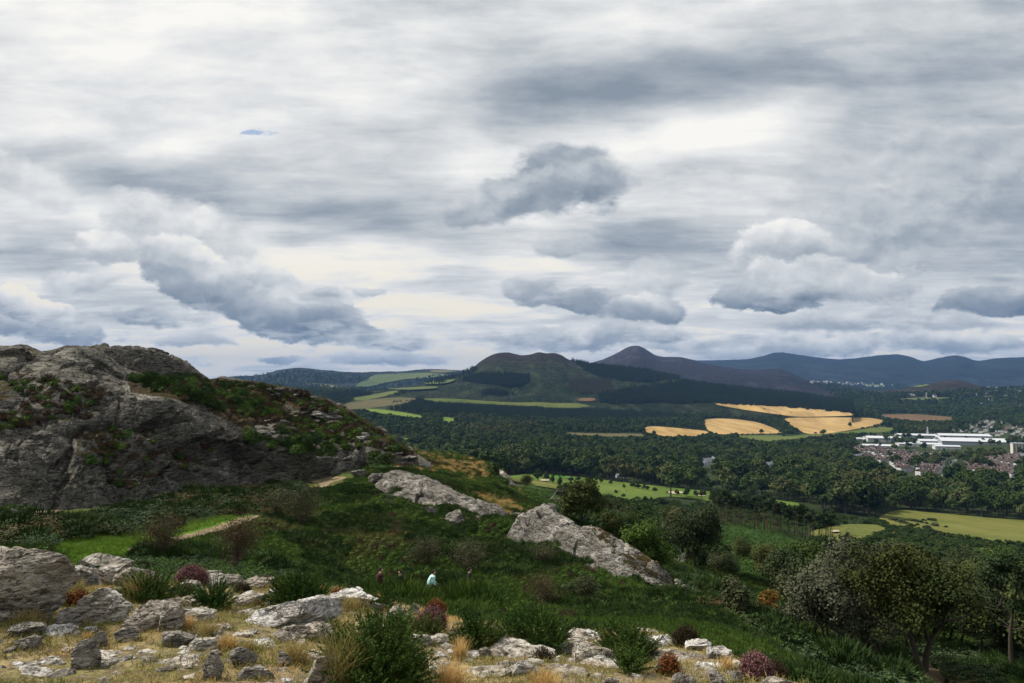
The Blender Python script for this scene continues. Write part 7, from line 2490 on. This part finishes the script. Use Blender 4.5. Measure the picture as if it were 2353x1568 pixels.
def gorse_bush(seed, w, h, n=220, s=1.0, upb=0.45, depth=0.8):
    rng = np.random.default_rng(seed)
    SH = [shoot(rng) for _ in range(5)]
    A = Acc()
    for i in range(n):
        d = unit(rng.normal(size=3)); d[2] = abs(d[2]) * 0.9 + 0.02
        bump = 1 + 0.42 * vnoise(np.array([d * 2.6 + seed]), 3)[0]
        p = d * np.array([w, w * depth, h]) * rng.uniform(0.60, 0.86) * bump
        dd = unit(d * np.array([1, 1, 0.8]) + np.array([0, 0, upb]) + rng.normal(size=3) * 0.28)
        V, F = SH[i % 5]
        A.add((orient(V, dd, p, s * rng.uniform(0.7, 1.3)), F), 0)
    core = lobes_crown(rng, w * 0.66, h * 0.55, h * 0.28, 7, 1500, 0.05 * s)
    A.add((core[0] * np.array([1, depth, 1]), core[1]), 0)
    return A.mesh('foliage', [M['gorse']])


def bush_thing(name, seed, x0, x1, yt, yb, label, n=220, s=1.0, cat='gorse bush', maker=None, upb=0.45):
    g_, D, sc = gscale((x0 + x1) / 2, min(yb, 1600))
    w = (x1 - x0) / 2 * sc; h = (min(yb, 1600) - yt) * sc * 0.88
    u = np.array([g_[0], g_[1]]) / D
    me = (maker or gorse_bush)(seed, w * 0.95, h, n=n, s=s, upb=upb)
    o = link(name, me, None, (g_[0] + u[0] * w * 0.6, g_[1] + u[1] * w * 0.6, g_[2] - 0.02), 0)
    tag(o, label, cat)
    ROCKXY.append((g_[0] + u[0] * w * 0.6, g_[1] + u[1] * w * 0.6, w * 0.7, w * 0.7))
    return o


bush_thing('gorse_bush', 801, 20, 178, 1228, 1345, 'tall bright green gorse behind the biggest boulder', 420, 1.3)
bush_thing('gorse_bush', 802, 288, 392, 1322, 1385, 'dark gorse bush in the middle of the left ledge', 240, 0.9)
bush_thing('gorse_bush', 803, 452, 528, 1346, 1402, 'small blue green gorse standing alone on the dry turf', 150, 0.9)
bush_thing('gorse_bush', 804, 610, 758, 1316, 1402, 'rounded gorse behind the brightest white boulder', 420, 0.95)
bush_thing('gorse_bush', 805, 735, 985, 1428, 1600, 'largest gorse bush with long dry grass, bottom centre', 760, 1.05)
bush_thing('gorse_bush', 806, 1052, 1130, 1418, 1494, 'dark upright gorse beside the bare soil', 240, 0.9)
bush_thing('gorse_bush', 807, 1138, 1308, 1416, 1500, 'round gorse bush on the rim, centre right', 460, 0.95)
bush_thing('gorse_bush', 808, 1382, 1492, 1436, 1512, 'darker gorse bush on the rim, right of the wide ledge', 300, 0.9)
bush_thing('gorse_bush', 809, 950, 1010, 1425, 1466, 'small gorse under the pink flowers', 130, 0.8)
bush_thing('gorse_bush', 810, 400, 440, 1345, 1378, 'tiny dark gorse right of the ledge gorse', 80, 0.7)
bush_thing('gorse_bush', 811, 1418, 1470, 1500, 1545, 'low dark gorse below the rim gorse', 110, 0.8)
bush_thing('gorse_bush', 812, 855, 900, 1362, 1398, 'small gorse against the heather left of the round boulder', 110, 0.8)


def heather_bush(seed, w, h, n=400, s=1.0, upb=0.9, mats=('pink', 'heathbrown')):
    rng = np.random.default_rng(seed)
    A = Acc()
    m = n * 4
    d = unit(rng.normal(size=(m, 3))); d[:, 2] = np.abs(d[:, 2])
    base = d * np.array([w, w * 0.8, h]) * rng.uniform(0.45, 0.82, m)[:, None]
    D = unit(d * 0.8 + np.array([0, 0, upb]) + rng.normal(size=(m, 3)) * 0.25)
    ln = 0.085 * s * rng.uniform(0.6, 1.3, m)
    A.add(spikes(base, D, ln, 0.010 * s, rng), 1)
    # flowering tips: short fat florets
    C = np.repeat(base + D * ln[:, None] * 0.75, 5, 0) + np.repeat(D * ln[:, None] * 0.35, 5, 0) * rng.uniform(-1, 1, m * 5)[:, None] + rng.normal(size=(m * 5, 3)) * 0.004 * s
    A.add(cards(C, unit(rng.normal(size=C.shape)), 0.010 * s, 0.014 * s, rng), 0)
    A.add(cards(d[:900] * np.array([w, w * 0.8, h]) * 0.6, unit(d[:900] + rng.normal(size=d[:900].shape) * 0.3), 0.05 * s, 0.06 * s, rng), 1)
    return A.mesh('foliage', [M[mats[0]], M[mats[1]]])


hb = lambda mats: (lambda seed, w, h, n=400, s=1.0, upb=0.9: heather_bush(seed, w, h, n, s, upb, mats))
for k, (x0, x1, yt, yb, n, mats, lb) in enumerate((
        (396, 484, 1298, 1346, 420, ('pink', 'heathbrown'), 'rounded pink heather on the left ledge'),
        (308, 354, 1282, 1312, 220, ('heathbrown', 'heathbrown'), 'dull reddish heather behind the flat topped rock'),
        (598, 630, 1322, 1336, 90, ('pink', 'heathbrown'), 'thin pink heather at the end of the pale ledge'),
        (952, 1030, 1392, 1450, 420, ('pink', 'gorse_d'), 'loose pink heather right of the round pale boulder'),
        (1702, 1772, 1502, 1566, 460, ('pink', 'heathbrown'), 'bright pink heather bush at the lower right rim'),
        (1760, 1800, 1528, 1562, 200, ('heathbrown', 'heathbrown'), 'faded red heather beside the bright pink bush'),
        (980, 1024, 1376, 1412, 160, ('rust', 'heathbrown'), 'rusty heather behind the pink flowers'),
        (122, 156, 1360, 1392, 130, ('rust', 'heathbrown'), 'rust coloured tuft of heather right of the biggest boulder'),
        (158, 200, 1364, 1392, 130, ('rust', 'heathbrown'), 'brown orange heather above the white streaked boulder'),
        (760, 792, 1358, 1376, 80, ('rust', 'heathbrown'), 'rusty heather on the long white ledge'),
        (850, 878, 1366, 1390, 90, ('straw', 'heathbrown'), 'straw coloured heather at the end of the white ledge'),
        (1160, 1216, 1474, 1496, 160, ('rust', 'heathbrown'), 'red brown heather under the round gorse bush'),
        (1180, 1214, 1408, 1426, 110, ('rust', 'gorse_d'), 'rusty sprays on top of the round gorse bush'),
        (1384, 1420, 1456, 1488, 160, ('rust', 'gorse_d'), 'rusty heather left of the darker rim gorse'),
        (1460, 1500, 1482, 1512, 150, ('heathbrown', 'gorse_d'), 'purplish heather right of the darker rim gorse'),
        (1544, 1606, 1440, 1486, 260, ('heathbrown', 'gorse_d'), 'brown green shrub between the white rim rocks'),
        (1518, 1556, 1508, 1552, 150, ('rust', 'gorse_d'), 'reddish heather beside the knob stone'),
        (728, 745, 1404, 1420, 40, ('pink', 'heathbrown'), 'tiny pink sprig by the brightest boulder'),
        (540, 575, 1345, 1362, 70, ('heathbrown', 'gorse_d'), 'small dark heather below the pale ledge'),
        (1230, 1262, 1500, 1520, 60, ('heathbrown', 'gorse_d'), 'low brown heather on the flat ledge'))):
    bush_thing('heather_bush', 830 + k, x0, x1, yt, yb, lb, n, 0.85, 'heather', hb(mats), 0.9)


def tall_tuft(seed, w, h, n=200, s=1.0, upb=0.5, mat='straw'):
    rng = np.random.default_rng(seed)
    A = rng.normal(size=(n, 3)) * w * 0.30; A[:, 2] = 0
    a = rng.uniform(0, 6.28, n)
    sp = rng.uniform(0, upb, n)
    D = unit(np.stack([np.cos(a) * sp, np.sin(a) * sp, np.ones(n)], 1))
    V, F = spikes(A, D, h * rng.uniform(0.55, 1.25, n), 0.0045, rng, bend=0.35, seg=4)
    return Acc().add((V, F), 0).mesh('blades', [M[mat]])


tt = lambda mat: (lambda seed, w, h, n=200, s=1.0, upb=0.5: tall_tuft(seed, w, h, n, s, upb, mat))
for k, (x0, x1, yt, yb, n, mat, lb) in enumerate((
        (400, 450, 1402, 1446, 260, 'straw', 'orange straw tuft below the flat white rock'),
        (450, 506, 1412, 1462, 240, 'dry', 'brown green tuft right of the orange one'),
        (490, 560, 1448, 1496, 260, 'straw', 'pale straw tuft above the slab like rock'),
        (552, 592, 1452, 1502, 200, 'dry', 'green brown tuft between straw and white boulder'),
        (270, 360, 1304, 1384, 420, 'dry', 'soft dry grass leaning over the left ledge'),
        (150, 200, 1318, 1362, 200, 'dry', 'dry grass below the first ledge rock'),
        (186, 216, 1440, 1472, 140, 'straw', 'little straw tuft behind the pyramid rock'),
        (640, 720, 1460, 1530, 420, 'dry', 'tawny tuft left of the speckled boulder'),
        (735, 830, 1424, 1590, 700, 'dry', 'longest dry blades leaning against the largest gorse'),
        (820, 960, 1500, 1600, 520, 'dry', 'tangled dry blades in front of the largest gorse'),
        (985, 1085, 1512, 1600, 700, 'straw', 'glowing orange grass at the bottom centre'),
        (1034, 1078, 1454, 1518, 260, 'straw', 'upright orange tuft by the knobbly rocks'),
        (1200, 1300, 1528, 1600, 520, 'straw', 'orange grass right of the bluish white stone'),
        (880, 940, 1420, 1462, 260, 'dry', 'brown grass under the round pale boulder'),
        (760, 850, 1364, 1404, 420, 'dry', 'olive grass hanging over the long white ledge'),
        (560, 610, 1362, 1396, 180, 'dry', 'grass right of the tan pointed rock'),
        (20, 110, 1390, 1440, 300, 'dry', 'dry grass at the foot of the biggest boulder'),
        (1528, 1548, 1478, 1545, 80, 'rust', 'tall rusty dock stem on the bare turf'),
        (1100, 1150, 1440, 1470, 140, 'dry', 'grass between dark gorse and the rim'),
        (1640, 1700, 1500, 1540, 180, 'straw', 'straw grass on the right rim'))):
    bush_thing('grass_tuft', 860 + k, x0, x1, yt, yb, lb, n, 1.0, 'grass tuft', tt(mat), 0.5)


# turf, pebbles and dead twigs --------------------------------------
def turf():
    rng = np.random.default_rng(15)
    x, y = wedge(2.6, 11, 0.058, -250, 2500, rng=rng)
    z = gz_np(x, y)
    P = np.stack([x, y, z], 1)
    rad = np.hypot(x, y)
    az = np.arctan2(x, y)
    er = np.interp(az, AZ[:900], np.exp(XK[3][:900]))
    keep = rad < er * 1.12
    for cx, cy, a, b in ROCKXY:
        keep &= ((x - cx) ** 2 / (a * a) + (y - cy) ** 2 / (b * b)) > 0.6
    bare = fbm(P / 0.45, 3, 33)
    lush = fbm(P / 0.9 + 7, 3, 35)
    keep &= (bare < 0.22) & (rng.random(len(x)) < np.clip(0.80 - bare * 1.8, 0.12, 1))
    right = sstep(x / np.maximum(y, 1), 0.0, 0.25)
    keep &= rng.random(len(x)) > right * 0.45
    P, lush = P[keep], lush[keep]
    ring = []
    for cx, cy, a, b in ROCKXY:
        if math.hypot(cx, cy) > 13:
            continue
        for _ in range(int(26 * (a + b) / 0.6) + 6):
            t = rng.uniform(0, 6.28); e_ = rng.uniform(0.95, 1.2)
            ring.append((cx + a * e_ * 1.05 * math.cos(t), cy + b * e_ * 1.05 * math.sin(t)))
    ring = np.array(ring)
    P = np.concatenate([P, np.stack([ring[:, 0], ring[:, 1], gz_np(ring[:, 0], ring[:, 1])], 1)])
    lush = np.concatenate([lush, rng.uniform(0.0, 1.1, len(ring))])
    n = len(P)
    gt = [grass_tuft(900 + i, M['dry'], 16, 0.075, 0.0045, 0.9, 0.03, 2, 0.5) for i in range(3)] + [grass_tuft(905, M['greeny'], 16, 0.065, 0.0045, 0.9, 0.03, 2, 0.5), grass_tuft(906, M['straw'], 18, 0.09, 0.004, 0.8, 0.03, 2, 0.6)]
    r_ = rng.random(n)
    idx = np.where(r_ < 0.5 + lush * 0.8, 3, rng.integers(0, 3, n))
    idx = np.where((lush < -0.25) & (r_ > 0.4), 4, idx)
    stuff('turf', gt, P, rng.uniform(0, 6, n), rng.uniform(0.45, 1.25, n) * (1 + 0.5 * lush), idx, 'short dry turf on the outcrop')
    # pebbles and flakes of stone
    x, y = wedge(2.6, 10.5, 0.10, -250, 2500, rng=rng)
    P = np.stack([x, y, gz_np(x, y)], 1)
    az = np.arctan2(x, y); rad = np.hypot(x, y)
    er = np.interp(az, AZ[:900], np.exp(XK[3][:900]))
    bare = fbm(P / 0.45, 3, 33)
    right = sstep(x / np.maximum(y, 1), -0.1, 0.25)
    keep = (rad < er * 1.05) & (rng.random(len(x)) < np.clip((bare + 0.05) * 2.2, 0.03, 1) * (0.35 + 0.65 * right) + 0.05)
    P = P[keep]; n = len(P)
    pb = [rock_mesh(920 + i, (0.035, 0.026, 0.015), M[('rock_near', 'rock_grey', 'rock_white', 'rock_near')[i]], 2, 6) for i in range(4)]
    s = rng.uniform(0.25, 1.0, n) ** 2 * 2.2 + 0.2
    stuff('pebbles', pb, P, rng.uniform(0, 6, n), s, rng.choice([0, 0, 1, 2, 3], n), 'loose pebbles and stone flakes on the outcrop')


M['greeny'] = leafmat('short_green_grass', (0.12, 0.135, 0.030), (0.19, 0.18, 0.055), None, 1.5, hue=0.4, trans=0.12)
turf()

# bedrock: broad slabs nearly level with the turf, between the standing rocks
rng = np.random.default_rng(123)
for k, (a, b, wpx) in enumerate(((210, 1400, 110), (330, 1430, 120), (450, 1390, 130), (560, 1410, 100), (120, 1450, 100), (250, 1500, 110), (400, 1520, 130), (600, 1480, 110), (700, 1500, 90), (930, 1500, 90), (1060, 1500, 110),
                                 (1180, 1510, 140), (1300, 1500, 150), (1400, 1530, 130), (1480, 1500, 110), (1560, 1510, 120), (1640, 1530, 110), (1280, 1545, 120), (1120, 1550, 110), (80, 1540, 120), (480, 1440, 90), (1540, 1475, 110), (1350, 1462, 110), (1110, 1458, 90))):
    g_, D, s = gscale(a, b)
    w = wpx * s
    o = link('bedrock_ledge', rock_mesh(960 + k, (w * 0.62, w * rng.uniform(0.30, 0.42), w * 0.17), M[('rock_near', 'rock_white', 'rock_near')[k % 3]], 5, 10, 0.35), None, (g_[0], g_[1], g_[2] - w * 0.055), rng.uniform(-0.5, 0.3))
    tag(o, 'pale bedrock slab lying almost level with the dry turf', 'bedrock', 'pale bedrock slabs in the turf', 'thing')

# bedrock breaking through the turf
rng = np.random.default_rng(99)
small = [rock_mesh(940 + k, (0.20, 0.14, 0.06), M[('rock_near', 'rock_grey', 'rock_near', 'rock_white')[k]], 4, 9, name='flat_stone') for k in range(4)]
for k in range(80):
    a = rng.uniform(-40, 1760)
    b = rng.uniform(1400 + 0.05 * a, 1568)
    if a > 1650 and b < 1520:
        continue
    g_, D, s = gscale(a, b)
    if any(((g_[0] - cx) / (w * 1.2 + 0.05)) ** 2 + ((g_[1] - cy) / (d * 1.2 + 0.05)) ** 2 < 1 for cx, cy, w, d in ROCKXY):
        continue
    o = link('flat_stone', small[k % 4], None, (g_[0], g_[1], g_[2] + rng.uniform(-0.02, 0.015)), rng.uniform(0, 6))
    q = rng.uniform(0.14, 0.50); o.scale = (q, q, q * rng.uniform(0.7, 1.5))
    tag(o, 'low stone breaking through the dry turf of the outcrop', 'stone', 'low stones in the turf')
